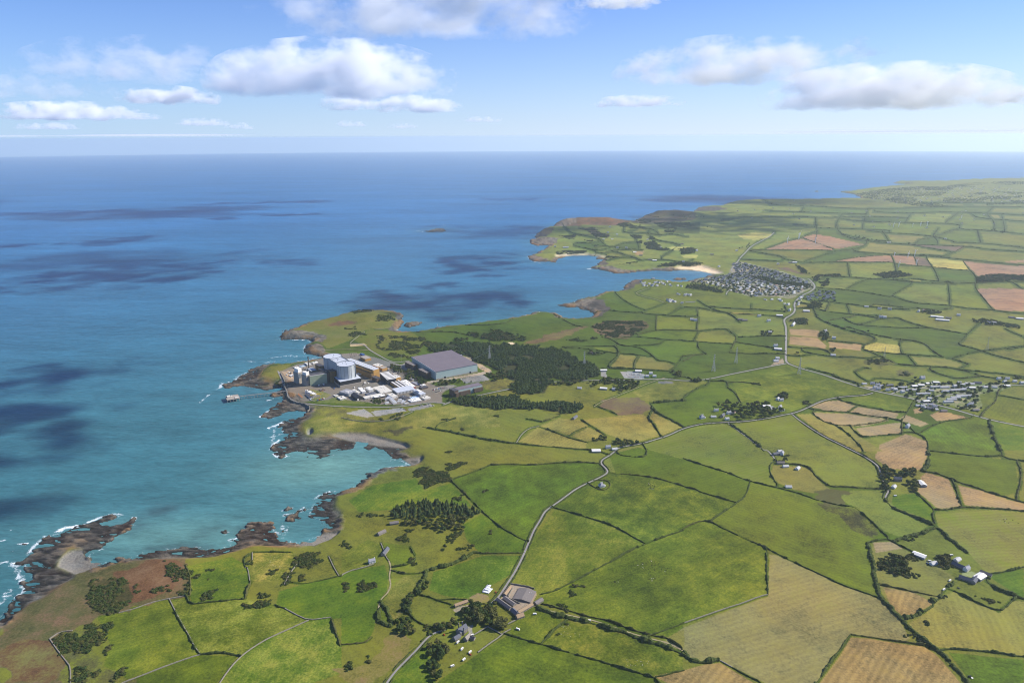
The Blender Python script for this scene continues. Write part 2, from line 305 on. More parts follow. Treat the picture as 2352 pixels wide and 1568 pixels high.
L_('T7', 'h', '0,55 100,90 200,120 300,150 380,185 470,215 560,235 650,255 730,275 820,305 900,335 1000,360 1080,375 1150,380 1200,420 1280,490 1340,550 1380,580|450,200 440,270 410,320 350,365 280,410 220,450 185,475|0,530 60,495 130,475 185,480 250,515 340,560 450,610 560,655|560,655 650,705 760,760 870,810 980,865 1080,910 1180,945 1280,980 1330,995|560,655 565,750 568,850 572,970|10,245 100,270|110,280 200,305 330,345 355,350|590,90 580,130 600,180 640,235|620,75 700,90 790,100 850,115 890,170 940,210 990,245 1080,245 1200,255 1340,262|1250,620 1310,605 1380,600 1420,620 1500,660 1560,690 1600,700|1130,1240 1060,1340 1000,1420 930,1520 890,1580|1130,1240 1250,1255 1370,1275 1500,1295 1620,1312|330,1460 420,1510 500,1550 540,1580|1770,1335 1900,1340 2050,1355 2150,1370 2310,1390|1325,905 1400,920 1500,940 1580,960|1810,940 1900,985 2000,1035 2130,1085 2180,1050 2230,1000|2060,835 2150,820 2310,787|1690,400 1780,400 1860,385 1950,385 2100,395 2200,400 2310,412|1690,400 1680,440 1700,490|1570,285 1620,330 1680,390|1640,145 1720,160 1800,190 1880,225 1950,245 2050,280 2150,310 2250,340 2310,355|1810,195 1840,260 1860,330 1880,380|1660,5 1760,15 1880,30 2030,45|2250,70 2280,150 2270,230 2250,300 2250,345|2140,0 2160,55 2310,75')
L_('T7', 't', '1360,330 1400,380 1480,420 1560,450 1650,490 1700,510 1740,550 1800,600 1860,650 1920,695|1250,620 1260,700 1280,790 1300,880 1320,960 1350,1010 1390,1060 1450,1120 1510,1180|1510,1180 1560,1230 1620,1280 1690,1330 1760,1380 1800,1430 1850,1490 1930,1580|0,1350 60,1410 130,1430 180,1425 250,1415|1560,1110 1640,1080 1700,1020 1740,960 1780,920 1820,890|2040,880 2100,920 2180,960 2260,990 2310,1010|1650,5 1660,60 1640,110 1610,140|1480,590 1560,575 1640,545 1700,515')
L_('T7', 'w', '572,970 500,990 400,1030 300,1060 200,1095 100,1130 0,1165|250,1415 330,1460')
L_('T8', 'h', '95,580 105,640 95,720|75,795 110,730|0,725 110,732 200,720 300,718|300,720 380,775 330,850|0,800 120,805 210,815 330,820|380,775 500,770 560,765|0,905 80,895 160,890|100,845 160,890|320,880 480,890 580,885 690,890|470,825 550,835 620,850 690,870|110,570 250,600 400,615 560,620 640,630 690,640|100,520 160,560 230,590 300,605 350,630 390,670|160,560 300,575 470,580 620,590 700,600|470,545 465,585|0,1190 60,1150 130,1110 170,1100|300,1115 350,1150 380,1185 400,1225|0,1045 60,1060|160,1075 300,1075 310,1105|330,1085 440,1085 540,1105|1075,1205 1200,1240 1330,1265 1450,1290 1520,1290|1590,1215 1560,1270 1530,1320|870,1265 950,1280 1050,1285 1130,1290|1130,1290 1200,1250|1140,1290 1250,1310 1370,1325 1490,1345 1540,1370|890,1300 960,1350 1050,1380 1150,1385 1250,1375 1400,1350|1050,1380 1130,1430 1200,1500 1250,1560|1160,1395 1200,1440 1240,1465 1350,1450 1500,1440|1510,1350 1510,1440|1600,1430 1660,1460 1690,1500 1690,1560|1640,1430 1700,1390 1800,1355 1900,1340 1980,1330|2060,1310 2100,1260 2150,1230 2170,1180 2170,1150 2200,1120|2180,1175 2270,1190 2370,1210|1180,1010 1220,1050 1280,1080|1180,1010 1250,985 1290,990|1330,1055 1450,1065 1560,1080|860,985 960,1015 1050,1035|730,840 850,850 970,855|720,900 800,905|820,870 900,890 1050,910 1150,910 1280,920|1280,870 1350,900 1420,930 1470,960 1580,970 1700,975 1850,985 2000,1020 2060,1045 2200,1060|1550,895 1580,935 1610,970|1290,865 1400,885 1550,895 1650,900 1800,910|1130,700 1250,740 1380,770 1500,790 1600,800 1680,825 1720,870 1780,905 1850,920 1950,955 1970,960|1970,960 1900,995|1850,920 1950,890 2060,870|1240,860 1250,830 1300,810 1330,790 1310,770 1250,745|1000,800 1080,805 1180,815 1250,825|1490,830 1510,885|1000,660 1080,645 1180,630|1200,690 1290,670 1340,650 1480,640|1120,655 1200,690 1350,700 1500,710 1590,710|1500,650 1580,680 1700,710 1850,735 1960,755|1960,755 2040,680|1960,755 1930,790 1890,825 2000,850 2060,870 2150,900 2370,953|2220,715 2280,745 2370,780|2060,870 2370,833|880,570 1000,600 1100,610 1250,620 1350,625|985,590 1010,535|1150,600 1130,550|880,520 1010,530 1140,545 1250,560 1400,575 1560,585|1300,545 1450,560 1600,575 1750,585 1850,575|1510,515 1600,540 1750,550 1830,555 1950,575 2130,585 2250,605 2370,610|1830,425 1840,490 1840,550|2020,440 2070,500 2110,550 2140,585|1430,495 1500,450 1580,405|960,435 1100,445 1250,465 1420,495|990,360 1150,360 1280,370 1450,380 1600,395 1830,405 2020,400 2150,395 2370,390|1130,440 1200,400 1280,375|2270,395 2340,440|1135,255 1150,350|1440,215 1475,310|1680,230 1730,300 1765,380|820,260 950,258 1050,255 1250,255 1450,255 1480,275 1600,280 1730,290 1850,305 1970,315|1930,250 1970,305 2020,350|1050,250 1150,230 1300,215 1450,208 1600,210 1800,225 2000,245 2200,265 2370,280|460,175 600,170 800,170 950,172 1050,180 1200,165 1260,140|570,165 700,120 800,95|820,90 850,70|910,120 1000,155 1040,165|420,240 550,245 680,250 700,225 640,210 460,180|840,250 960,210 1050,185|1180,185 1380,200 1550,205 1800,215|1090,65 1150,90 1250,110 1400,125 1550,135 1750,140 1940,150|1940,150 1870,185 1800,215|1860,120 2050,125 2200,140 2370,160|1760,25 1720,70 1760,110|2030,40 2050,115|1270,40 1400,55 1600,65 1760,85 1870,115|1550,130 1700,160 1850,185|1980,150 2100,170 2370,185|1590,210 1620,275|2240,860 2370,835|1930,1000 2100,1015 2370,1050|1710,980 1700,1000 1800,1040 1900,1060 2040,1045')
L_('T8', 't', '330,1375 400,1425 470,1475 530,1525 560,1558|2110,1340 2130,1420 2160,1500 2190,1560|1030,1040 1150,1075 1230,1100|920,630 960,660 1050,695 1120,720 1200,745 1300,765|860,545 900,565|1580,370 1700,385 1860,395|1100,610 1250,625 1340,640|700,560 720,590')
L_('T3', 'h', '980,1465 1080,1490 1180,1510 1300,1515|830,1395 845,1450|700,1410 850,1430 1000,1435 1150,1440 1300,1445|1480,1505 1530,1495 1600,1475|1600,1435 1580,1470|1850,1445 1870,1520|1720,1340 1650,1390|1100,1390 1300,1395 1500,1400 1740,1405 1730,1440 1900,1445 2150,1470|1200,1330 1400,1340 1600,1330 1800,1335 2150,1350|900,1300 1100,1310 1300,1310 1600,1300 1800,1295 2150,1300|1160,1320 1130,1400|1430,1340 1390,1400|700,1360 900,1365 1150,1360 1400,1365|1950,1300 1900,1340 1960,1400|1850,1370 2150,1390|1250,1445 1290,1510|2000,1350 2020,1440|560,1290 750,1290 900,1300|520,1320 700,1330 900,1335 1150,1345|760,1290 740,1330|1000,1340 960,1400|1700,1440 1600,1475|250,1380 400,1360 560,1360|1500,1270 1800,1275 2150,1270')
L_('T9', 'h', '1520,650 1580,680 1620,695|1890,475 1960,530 2040,570 2090,585|1820,585 1950,600 2050,605 2150,570 2240,535|2170,625 2165,720|2080,610 2200,620 2370,632|2250,620 2300,590 2340,565|2045,750 2165,722 2370,725|1950,770 2050,770 2150,780 2230,790 2370,795|2230,790 2190,820 2100,830 2000,830|1790,770 1860,785 1920,830 2010,835 2080,855 2150,905 2180,935 2250,940 2300,960 2370,930|1520,840 1650,835 1790,835 1880,835|1540,850 1690,850 1860,880 1990,890 2140,905|2045,905 2015,950 2015,985|2260,1005 2310,970 2352,900|1790,985 1880,990 2000,990 2130,1000 2250,1005|1380,1355 1450,1330 1500,1310|1360,1385 1430,1410 1500,1440 1580,1470 1690,1495|1570,1445 1620,1415 1700,1385|1650,1340 1700,1370 1760,1410 1810,1445|2110,1330 2150,1370 2180,1420 2200,1450|1740,1240 1820,1270 1900,1305|1190,1500 1300,1515 1450,1525 1600,1540 1750,1550|1270,1335 1360,1350|670,1365 740,1345 790,1330|520,740 620,735 760,735 880,760|850,690 960,690 1040,685 1150,675|1660,700 1620,695|1500,1100 1520,1085')
L_('T9', 't', '1915,870 1890,920 1840,970|2130,1225 2140,1270 2200,1310 2270,1340 2370,1395|2130,1225 2250,1215 2370,1205|560,1390 640,1405 740,1420 850,1445 950,1465 1050,1485 1160,1500|1850,985 1900,985 1950,985')
L_('T9', 'w', '1360,1385 1290,1400 1240,1440 1210,1490|0,1325 100,1350 250,1355 350,1340 430,1310 490,1285|60,810 110,770 160,735|230,720 330,712')
L_('H', 'h', '790,610 830,590 1000,600 1150,560|790,610 800,630 950,660 1060,690 1240,660|1040,660 1120,630 1190,630|1400,450 1420,465 1560,475 1700,470 1720,440|1130,580 1200,640 1300,640 1400,600|1180,720 1280,680 1500,680|1270,700 1360,715 1440,750 1560,780|1200,810 1400,770 1560,780|1600,810 1740,800 1900,800 2120,830|1880,760 2000,690|2200,830 2260,800|900,650 1060,690 1070,720|1290,650 1500,670 1640,680|1450,460 1600,400 1800,430|1650,270 1800,280 1960,250 2150,260|1700,320 1900,300 2100,310|1850,500 2000,480 2200,520|1800,560 2000,590 2100,620|1560,560 1600,640|750,470 900,500 1100,540')
# roads: tile, width, hedged, polyline
ROADS = [('country_lane', 5, 1, 'narrow grey lane running from the barn farmyard up past the white villas', ('T6', '1010,1030 1060,990 1110,910 1150,850 1185,790 1220,720 1250,650 1270,600 1300,530 1340,470 1370,410 1430,370 1500,320 1580,260 1660,220 1740,185 1800,150 1780,120 1745,90 1760,60 1800,40 1840,10'), ('T9', '1911,1529 2070,1505 2150,1480 2250,1450 2352,1400'), ('T8', '120,1372 250,1362 400,1357 520,1343 600,1330 680,1312 750,1300 800,1285 870,1255 950,1215 1050,1190 1150,1180 1250,1175 1310,1158')),
 ('main_road', 9, 0, 'wide grey main road curving from the dense village past the crossroads to the roadside village', ('T8', '630,50 600,80 540,110 480,140 440,180 400,220 380,250 345,290 330,315'), ('Z3', '1240,235 1330,250 1500,290 1700,330 1900,350'), ('T8', '850,360 895,395 915,430 880,460 830,480 790,510 765,545 775,590 750,620 700,645 698,670 710,700 712,760 710,850 708,920 714,950 760,970 850,1000 930,1020 1050,1060 1150,1095 1250,1125 1350,1150 1450,1170 1550,1190 1650,1215 1750,1240 1850,1265 1950,1295 2050,1325 2150,1350 2250,1370 2400,1398')),
 ('access_road', 8, 0, 'grey side road leading from the crossroads to the wooded power station gate', ('T8', '712,955 600,975 450,1005 300,1035 190,1060 100,1070 0,1075'), ('T9', '2250,1060 2150,1062 1900,1068 1700,1070 1560,1075 1440,1080 1300,1090 1180,1125 1080,1145 980,1165 860,1190 760,1215 700,1238')),
 ('track', 3.5, 0, 'pale farm track running beside the hedges east of the barn', ('T6', '1290,1045 1400,1080 1500,1105 1630,1130 1750,1160 1900,1215 2050,1262 2200,1295 2310,1355')),
 ('track', 3.5, 0, 'pale winding track between hedges to the white seaside cottage', ('T6', '320,745 335,790 320,850 335,910 310,965 265,1000 250,1065')),
 ('country_lane', 4.5, 1, 'grey lane running out of the bottom edge beside the stone house', ('T6', '290,1590 360,1490 440,1410 520,1330 560,1280 620,1230 700,1210')),
 ('country_lane', 4.5, 1, 'grey lane running diagonally down from the road junction to the farm with the tree ring', ('T8', '750,1302 800,1345 880,1400 960,1450 1050,1495 1140,1540'), ('T7', '1200,30 1260,65 1320,110 1330,160 1350,210 1390,270 1370,300 1360,330')),
 ('country_lane', 4.5, 0, 'straight lane dropping between two dark hedges to the white gabled cottage', ('T8', '310,1366 400,1432 470,1482 530,1532 555,1552'), ('T7', '570,0 600,35 620,60')),
 ('perimeter_road', 7, 0, 'grey road along the sea wall round the power station compound', ('T4', '612,655 650,740 675,800 688,850 712,880 780,906 900,918 1100,932 1300,937 1500,937 1650,925 1760,905 1830,900 1920,905')),
 ('perimeter_road', 6, 0, 'pale track curving behind the power station towards the headland', ('T4', '1180,440 1280,440 1330,490 1400,530 1470,570 1540,590 1640,575'), ),
 ('track', 4, 0, 'sandy track crossing the neck of the headland', ('T4', '970,490 1100,485 1230,485 1330,492')),
 ('track', 4, 0, 'pale path curving down from the houses on the village headland', ('Z3', '320,415 260,435 175,465 190,485 260,510 400,540 480,575')),
 ('track', 3, 0, 'pale lane between hedges up the plantation edge to the crossroads road', ('T9', '2230,1050 2150,1075 2060,1110 1960,1150 1880,1185 1790,1215 1740,1250')),
 ('village_street', 6, 0, 'grey street through the roadside village', ('Z4', '880,400 1000,430 1180,440 1190,400 1140,375 1200,340 1330,330 1600,310'), ),
 ('village_street', 6, 0, 'grey upper street behind the terraces of the roadside village', ('Z4', '560,325 640,290 760,250 900,250 1080,235 1400,245 1700,220 2100,200 2352,205')),
 ('village_street', 6, 0, 'grey street curling through the dense village above the beach', ('Z3', '960,290 1100,275 1300,300 1500,330 1700,390 1900,430 2000,470')),
 ('village_street', 6, 0, 'grey street along the lower edge of the dense village', ('Z3', '1160,490 1180,440 1300,400 1500,430 1750,470 1950,490')),
]
# close the small gaps: run line ends on to the nearest other line
_lp = [P(t, s) for t, k, s in LINES]; _rp = [np.concatenate([P(t, s) for t, s in r[4:]]) for r in ROADS]
_all = _lp+_rp+[np.array(_c)]
_off = np.cumsum([0]+[len(p)-1 for p in _all]); _A = np.concatenate([p[:-1] for p in _all]); _B = np.concatenate([p[1:] for p in _all]); _own = np.repeat(np.arange(len(_all)), np.diff(_off))
def snap(e, own, out, tol):
    m = _own != own; A = _A[m]; AB = _B[m]-A; k = np.array([1, 2.0])
    t = np.clip((((e-A)*k*k*AB).sum(1))/np.maximum((AB*AB*k*k).sum(1), 1e-9), 0, 1); q = A+AB*t[:, None]; d = np.hypot(*((q-e)*k).T)
    cs = ((q-e)*k*k*out).sum(1)/(d*np.hypot(*(out*k))+1e-9)
    d = np.where((cs > .55) | ((d < 15) & (cs > -.3)) | (d < 5), d, 1e9); i = d.argmin(); return q[i] if d[i] < tol else None
LINEP = []
for i, ((t, k, s), p) in enumerate(zip(LINES, _lp)):
    tol = 52 if k != 'w' else 20; a = snap(p[0], i, p[0]-p[1], tol); b = snap(p[-1], i, p[-1]-p[-2], tol)
    p = np.concatenate([[a] if a is not None else np.zeros((0, 2)), p, [b] if b is not None else np.zeros((0, 2))])
    LINEP.append((k, G(p)[:, :2]))
ROADP = []
for nm, wd, hg, lab, *pts in ROADS:
    p = np.concatenate([P(t, s) for t, s in pts])
    ROADP.append((nm, wd, hg, lab, smoothline(G(p)[:, :2], 2)))

# ------------------------------------------------------------------ fields: flood the survey grid between the hedges
wall_ = ~land
def stamp(p, half=1):
    for a, b in zip(p[:-1], p[1:]):
        ra, ca = gridpos(*a); rb, cb = gridpos(*b); n = int(max(abs(ra-rb), abs(ca-cb))*1.5)+2
        r = np.round(np.linspace(ra, rb, n)).astype(int); c = np.round(np.linspace(ca, cb, n)).astype(int)
        for dr in range(-half, half+1):
            for dc in range(-half, half+1):
                wall_[np.clip(r+dr, 0, NR-1), np.clip(c+dc, 0, NA-1)] = True
for k, p in LINEP: stamp(p)
for _, _, _, _, p in ROADP: stamp(p)
hedgecell = wall_ & land
flat = wall_.ravel().tolist(); lab_ = [0]*len(flat); nid = 0
for s0 in range(len(flat)):
    if flat[s0] or lab_[s0]: continue
    nid += 1; st = [s0]; lab_[s0] = nid
    while st:
        q = st.pop(); c = q % NA
        for e in (q-NA, q+NA, q-1 if c else -1, q+1 if c < NA-1 else -1):
            if 0 <= e < len(flat) and not flat[e] and not lab_[e]: lab_[e] = nid; st.append(e)
FID = np.array(lab_).reshape(NR, NA); del flat, lab_
PAL = {'g1': (91, 105, 22), 'g2': (80, 96, 20), 'g3': (104, 112, 32), 'g4': (114, 115, 42), 'g5': (76, 92, 20), 'br': (86, 110, 24), 'oli': (128, 121, 58), 'pal': (136, 128, 80), 'str': (156, 130, 80),
       'tan': (160, 134, 96), 'brn': (158, 122, 94), 'dbr': (112, 92, 74), 'yel': (176, 164, 84), 'gol': (140, 130, 62), 'bpl': (118, 124, 50), 'mar': (78, 74, 40), 'rgh': (100, 96, 52), 'hea': (104, 84, 62), 'red': (112, 80, 52)}
pal = {k: lin(v)*.84 for k, v in PAL.items()}
base = ['g1', 'g2', 'g3', 'g1', 'g4', 'g3', 'g5', 'g4', 'bpl', 'gol', 'oli']
fr = np.random.default_rng(11)
fc = np.array([pal[base[fr.integers(len(base))]]*fr.uniform(.88, 1.12) for _ in range(nid+1)])
fs = np.stack([np.cos(fr.uniform(0, 6.28, nid+1)), np.sin(fr.uniform(0, 6.28, nid+1))], 1)*fr.uniform(.0, .5, (nid+1, 1))
for t, s, k in (('T6', '700,300 850,860 1000,560 200,900', 'br'), ('T6', '1000,300 1600,600 2000,400 2000,800', 'g2'), ('T6', '1500,1450 1250,1180', 'g5'), ('T5', '1100,1200 1400,900 1900,1400 1000,1540', 'g1'), ('T5', '1500,1200 2200,1000', 'br'), ('T8', '1000,1100 350,1150 1300,1230 1900,1450', 'g1'), ('T8', '600,1450 200,1460', 'bpl'), ('T9', '1600,1170 2250,1270', 'g1'), ('T7', '250,900 100,800', 'g2'), ('T7', '900,600', 'g1'), ('T7', '2100,600', 'g4')):
    for q in GP(t, s):
        r, c = gridpos(q[0], q[1]); fc[FID[int(round(r)), int(round(c))]] = pal[k]
fc[0] = pal['g2']*.8
COLA = fc[FID]; COLB = COLA*np.array([.66, .76, .55]); STR = fs[FID]; MOT = np.full(GX.shape, .25); SAM = np.full(GX.shape, .2)
# patches: tile, colour, second colour, mottle, stripe strength, polygon, stripe direction polyline
WX_ = fbm(GX, GY, 45, 4, 301)-.5; WY_ = fbm(GX, GY, 45, 4, 302)-.5
def patch(t, s, a, b=None, mot=.3, sam=.07, sdir=None, soft=0):
    p = GP(t, s)[:, :2]; wv = 55. if a in ('red', 'hea', 'mar', 'rgh', 'oli', 'dbr') and mot >= .4 else 0.
    m = (inpoly(GX+wv*WX_, GY+wv*WY_, p) if wv else inpoly(GX, GY, p)) & land
    A = pal[a]; mot = .25+(mot-.3)*.45; B = pal[b] if b else A*np.array([.7, .78, .62])
    COLA[m] = A; COLB[m] = B; MOT[m] = mot; SAM[m] = sam
    if sdir is None: v = p[1]-p[0]
    else: q = GP(t, sdir); v = (q[1]-q[0])[:2]
    STR[m] = v/np.linalg.norm(v)
for t, k, b, s in (('T6', 'g1', 'g4', '1270,610 1440,400 1550,425 1850,525 2040,630 1850,730 1550,890 1340,970 1190,880 1150,850 1250,660'), ('T6', 'g2', 'g3', '1430,375 1660,225 1800,165 1850,160 2070,178 2302,240 2302,540 2040,620 1850,520'), ('T6', 'g2', 'br', '760,195 1000,105 1300,100 1730,92 1790,150 1500,310 1360,400 1250,610 980,445'), ('T6', 'g1', 'g3', '1340,975 1550,895 1850,735 2050,635 2302,535 2302,1330 2100,1245 1700,1120 1350,1030'), ('T6', 'g1', 'g4', '1350,1310 1520,1150 1700,1185 2050,1285 2300,1380 2300,1490 2110,1530 1700,1410'), ('T6', 'g2', 'g1', '1120,1245 1340,1310 1700,1415 2110,1535 2110,1600 600,1600 700,1520 920,1370'), ('T6', 'g1', 'g3', '1140,1200 1230,1080 1300,1055 1510,1110 1440,1200 1340,1300 1130,1240'), ('T6', 'br', 'g1', '820,500 940,430 1250,620 1225,690 940,695 840,600'), ('T6', 'br', 'g3', '50,340 200,240 500,190 560,280 640,250 740,220 880,380 740,360 560,345 330,400 120,415'), ('T6', 'br', 'g1', '0,845 60,815 290,770 330,900 240,1040 220,1200 180,1290 0,1300'), ('T6', 'g3', 'g4', '0,700 180,600 270,640 240,760 60,805 0,835'), ('T6', 'g3', 'g1', '280,620 440,640 490,750 380,790 320,730'), ('T6', 'gol', 'g3', '310,870 560,840 500,940 400,1100 360,1150 310,1060'), ('T6', 'br', 'g3', '300,1568 430,1430 560,1300 600,1380 580,1480 640,1568'),
  ('T5', 'g1', 'g3', '650,1110 1140,1000 1310,1330 1340,1380 1050,1480 860,1540 700,1450 740,1300'), ('T5', 'g1', 'bpl', '1150,1000 1250,980 1280,1040 1650,1000 1850,1040 2080,1145 1900,1225 1610,1380 1350,1370 1180,1080'), ('T5', 'br', 'bpl', '1480,1568 1610,1400 1800,1270 2080,1150 2230,1130 2300,1330 2300,1500 2100,1568'), ('T5', 'g2', 'g1', '830,1568 1050,1480 1350,1378 1600,1385 1500,1520 1460,1568'), ('T5', 'br', 'g3', '1260,780 1560,715 1680,790 1690,890 1640,1000 1290,1030'), ('T5', 'g3', 'gol', '1700,690 1960,690 2040,720 1980,800 1900,880 1700,890'), ('T5', 'br', 'g1', '1880,950 2050,900 2300,850 2300,1130 2080,1140 1860,1040'),
  ('T7', 'g1', 'g3', '-5,530 60,495 185,480 450,610 560,655 570,970 200,1095 0,1165'), ('T7', 'g3', 'g1', '460,215 820,310 1150,385 1330,560 1250,620 1300,980 870,810 560,655 190,475 350,370'), ('T7', 'g2', 'g3', '-5,250 330,350 350,365 190,470 -5,530'), ('T7', 'g1', 'g2', '1660,10 2240,70 2260,280 2150,310 1640,140'), ('T7', 'br', 'g1', '1420,300 1570,290 1680,400 1690,480 1400,370'), ('T7', 'g2', 'br', '1790,1360 2297,1410 2297,1568 1940,1568'), ('T7', 'br', 'g1', '2060,850 2297,800 2297,1000'), ('T7', 'gol', 'g3', '1700,430 2100,400 2310,420 2310,790 2050,830 1930,700 1720,520'),
  ('T8', 'g1', 'g3', '340,1090 700,975 1100,1080 1280,1160 950,1200 750,1290 690,1260 400,1220'), ('T8', 'bpl', 'g1', '340,1375 750,1310 1140,1552 560,1552'), ('T7', 'bpl', 'g2', '-500,10 -273,-50 0,-134 312,-173 560,-5 620,60 590,130 640,230 470,215 200,120 0,55 -220,-5 -300,-30'), ('T7', 'g1', 'g2', '-500,30 -300,-20 -220,0 0,60 450,210 410,320 350,360 330,345 0,250 -230,180 -450,160'), ('T8', 'g1', 'br', '1690,1500 1640,1440 1800,1355 2100,1345 2180,1552 1690,1552'), ('T8', 'br', 'g1', '2120,1350 2352,1400 2352,1552 2200,1552'), ('T8', 'g3', 'g1', '2070,1310 2170,1180 2352,1215 2352,1380'), ('T8', 'g1', 'g3', '1080,1205 1320,1165 1590,1215 1530,1290')):
    patch(t, s, k, b, .5, .24)
for a, s in (('pal', '585,700 640,710 870,815 1100,920 1320,1000 1450,1130 1530,1270 1480,1285 1130,1235 900,1568 560,1568 330,1455 250,1410 130,1425 40,1390 0,1350 -150,1300 0,1195 300,1080 570,985'), ('str', '1130,1260 1240,1265 1450,1300 1620,1320 1700,1370 1800,1480 1870,1568 920,1568 1060,1380'), ('str', '0,1480 150,1440 250,1430 400,1520 480,1568 -100,1568 -200,1520'), ('gol', '1820,950 2130,1095 2230,1010 2310,1020 2310,1385 1780,1330 1690,1320 1520,1170 1640,1090 1740,990'), ('oli', '1290,620 1400,620 1560,700 1700,760 1830,860 1760,940 1690,1030 1560,1110 1500,1140 1400,1050 1340,960 1290,800 1270,680'), ('tan', '1280,620 1400,615 1480,660 1300,690'), ('tan', '1330,-40 1500,-110 1640,-60 1650,30 1600,130 1500,135 1380,120 1290,50'), ('tan', '1640,150 1790,195 1870,380 1720,395 1570,270 1610,240 1600,180'), ('tan', '1855,235 2000,270 2250,350 2310,365 2310,408 2100,385 1900,370'), ('oli', '610,100 800,110 860,130 920,210 990,260 880,290 760,270 640,220 590,150'), ('bpl', '1060,310 1130,270 1350,270 1370,330 1480,420 1670,500 1560,570 1450,580 1350,540 1160,380 1060,340'), ('bpl', '760,-60 1000,-60 1200,60 1310,130 1330,250 1080,235 1000,230 900,120 720,60'), ('str', '1350,920 1560,960 1690,1030 1560,1100 1500,1130 1400,1050')):
    patch('T7', s, a, mot=.35, sam={'str': .5, 'tan': .3, 'pal': .22, 'gol': .25}.get(a, .1), sdir={'pal': '0,1250 1100,950', 'str': '1000,1568 1180,1280', 'gol': '1850,960 2000,1300'}.get(a))
patch('T7', '880,330 1080,380 1160,390 1330,560 1200,560 1100,480 950,390', 'mar', 'g3', .6); patch('T7', '880,290 990,260 1110,280 1050,340 1070,370 950,350', 'rgh', 'mar', .6)
for a, s in (('tan', '870,1250 950,1215 1070,1210 1190,1245 1130,1285 1000,1280'), ('tan', '1150,1290 1210,1250 1490,1300 1460,1340 1300,1320'), ('tan', '890,1295 1130,1300 1420,1345 1250,1385 1100,1385 960,1350'), ('tan', '1190,1400 1500,1360 1505,1435 1240,1460'), ('tan', '735,715 940,725 930,775 740,755'), ('tan', '735,765 930,780 990,830 980,850 735,820'), ('tan', '1005,805 1230,825 1230,865 1010,845'), ('yel', '1245,865 1260,830 1340,810 1490,830 1505,885'), ('tan', '1480,1340 1540,1310 1700,1370 1640,1390'), ('tan', '1700,1310 1780,1280 1980,1330 1750,1350'), ('tan', '1590,1270 1640,1260 1650,1290 1600,1300'), ('yel', '375,70 500,50 620,60 580,90 500,105 420,100'), ('yel', '1680,230 1930,250 1975,310 1740,295'), ('brn', '570,168 720,115 820,95 950,130 1050,170'), ('brn', '815,85 900,65 1000,75 1250,135 1060,165 920,120'), ('brn', '1050,250 1200,220 1430,210 1450,255'), ('brn', '1445,210 1590,215 1610,275 1470,260'), ('dbr', '1600,215 1670,230 1710,285 1615,275'), ('brn', '1935,250 2200,275 2370,285 2370,350 2030,350'), ('brn', '2020,440 2200,435 2370,445 2370,600 2150,580 2080,510'), ('dbr', '1560,135 1940,150 1890,180'), ('dbr', '640,300 720,290 860,350 740,320'), ('gol', '780,1305 880,1300 960,1350 1050,1385 1200,1500 1300,1560 1180,1560 960,1440'), ('gol', '300,610 640,625 690,640 620,625 360,600'), ('oli', '1060,1380 1180,1390 1240,1470 1380,1560 1260,1560'), ('brn', '2200,255 2352,262 2352,240')):
    patch('T8', s, a, mot=.3, sam=.3)
patch('T8', '1470,1010 1560,1005 1550,1040 1480,1040', 'mar', 'rgh', .5); patch('T8', '1240,930 1400,920 1480,960 1400,980 1280,970', 'mar', 'g3', .5)
for a, s in (('gol', '1360,1385 1500,1330 1640,1340 1700,1385 1570,1445'), ('gol', '1220,1490 1350,1390 1580,1470 1690,1500 1680,1540 1400,1520'), ('gol', '1590,1450 1700,1390 1810,1445 1740,1480 1680,1490'), ('gol', '1660,1340 2080,1300 2130,1360 2190,1450 2000,1500 1830,1440'), ('gol', '2140,1315 2200,1320 2340,1390 2200,1445'), ('g4', '2000,1150 2350,1080 2352,1195 2100,1215')):
    patch('T9', s, a, 'oli', .35, .25)
patch('T9', '1760,1240 1900,1190 2040,1190 2110,1260 2080,1290 1930,1310', 'dbr', 'rgh', .5); patch('T9', '1280,815 1330,780 1550,720 1700,690 1650,720 1500,780 1350,820', 'hea', 'rgh', .5)
patch('T9', '1700,700 1850,655 2080,660 2120,700 1950,780 1800,770', 'mar', 'hea', .6); patch('T9', '1000,1070 1150,1060 1200,1090 1100,1140 980,1130', 'rgh', 'g4', .5)
patch('T9', '1350,1340 1460,1335 1500,1300 1480,1290 1400,1320 1380,1340', 'g4', 'rgh')
patch('H', '520,385 640,298 900,290 1050,265 1200,275 1420,320 1500,340 1400,370 1150,380 950,370 850,390 700,380', 'hea', 'red', .5); patch('H', '320,500 440,410 540,400 540,440 500,470 400,500', 'hea', 'mar', .5)
patch('H', '1490,345 1560,290 1650,240 1780,200 1930,150 2100,180 2300,220 2300,300 2100,330 1900,340 1760,350', 'hea', 'mar', .62); patch('H', '820,410 1050,400 1100,460 1240,500 1200,530 1060,520 950,440', 'hea', 'mar', .5)
patch('H', '1480,400 1800,380 2352,330 2352,480 2100,480 1900,430 1700,420', 'g2', 'mar', .5); patch('H', '1540,700 1660,690 1640,735 1560,740', 'tan'); patch('H', '1950,640 2230,640 2200,690 2000,680', 'yel'); patch('H', '2110,745 2330,740 2310,780 2150,775', 'yel')
patch('T4', '740,330 850,280 1000,240 1330,155 1500,170 1600,240 1560,290 1460,320 1300,330 1180,410 1000,480 950,440 880,380', 'g4', 'rgh', .5); patch('T4', '1000,290 1100,262 1240,260 1200,290 1080,305', 'hea', 'red', .5)
patch('T4', '1200,400 1330,330 1660,350 1760,420 1700,540 1560,570 1400,540 1300,470', 'g3', 'mar', .42); patch('T4', '880,925 1130,935 1130,990 1200,1020 1400,1050 1600,1000 1640,960 1400,1060 1100,1030 880,990', 'rgh', 'g4', .5)
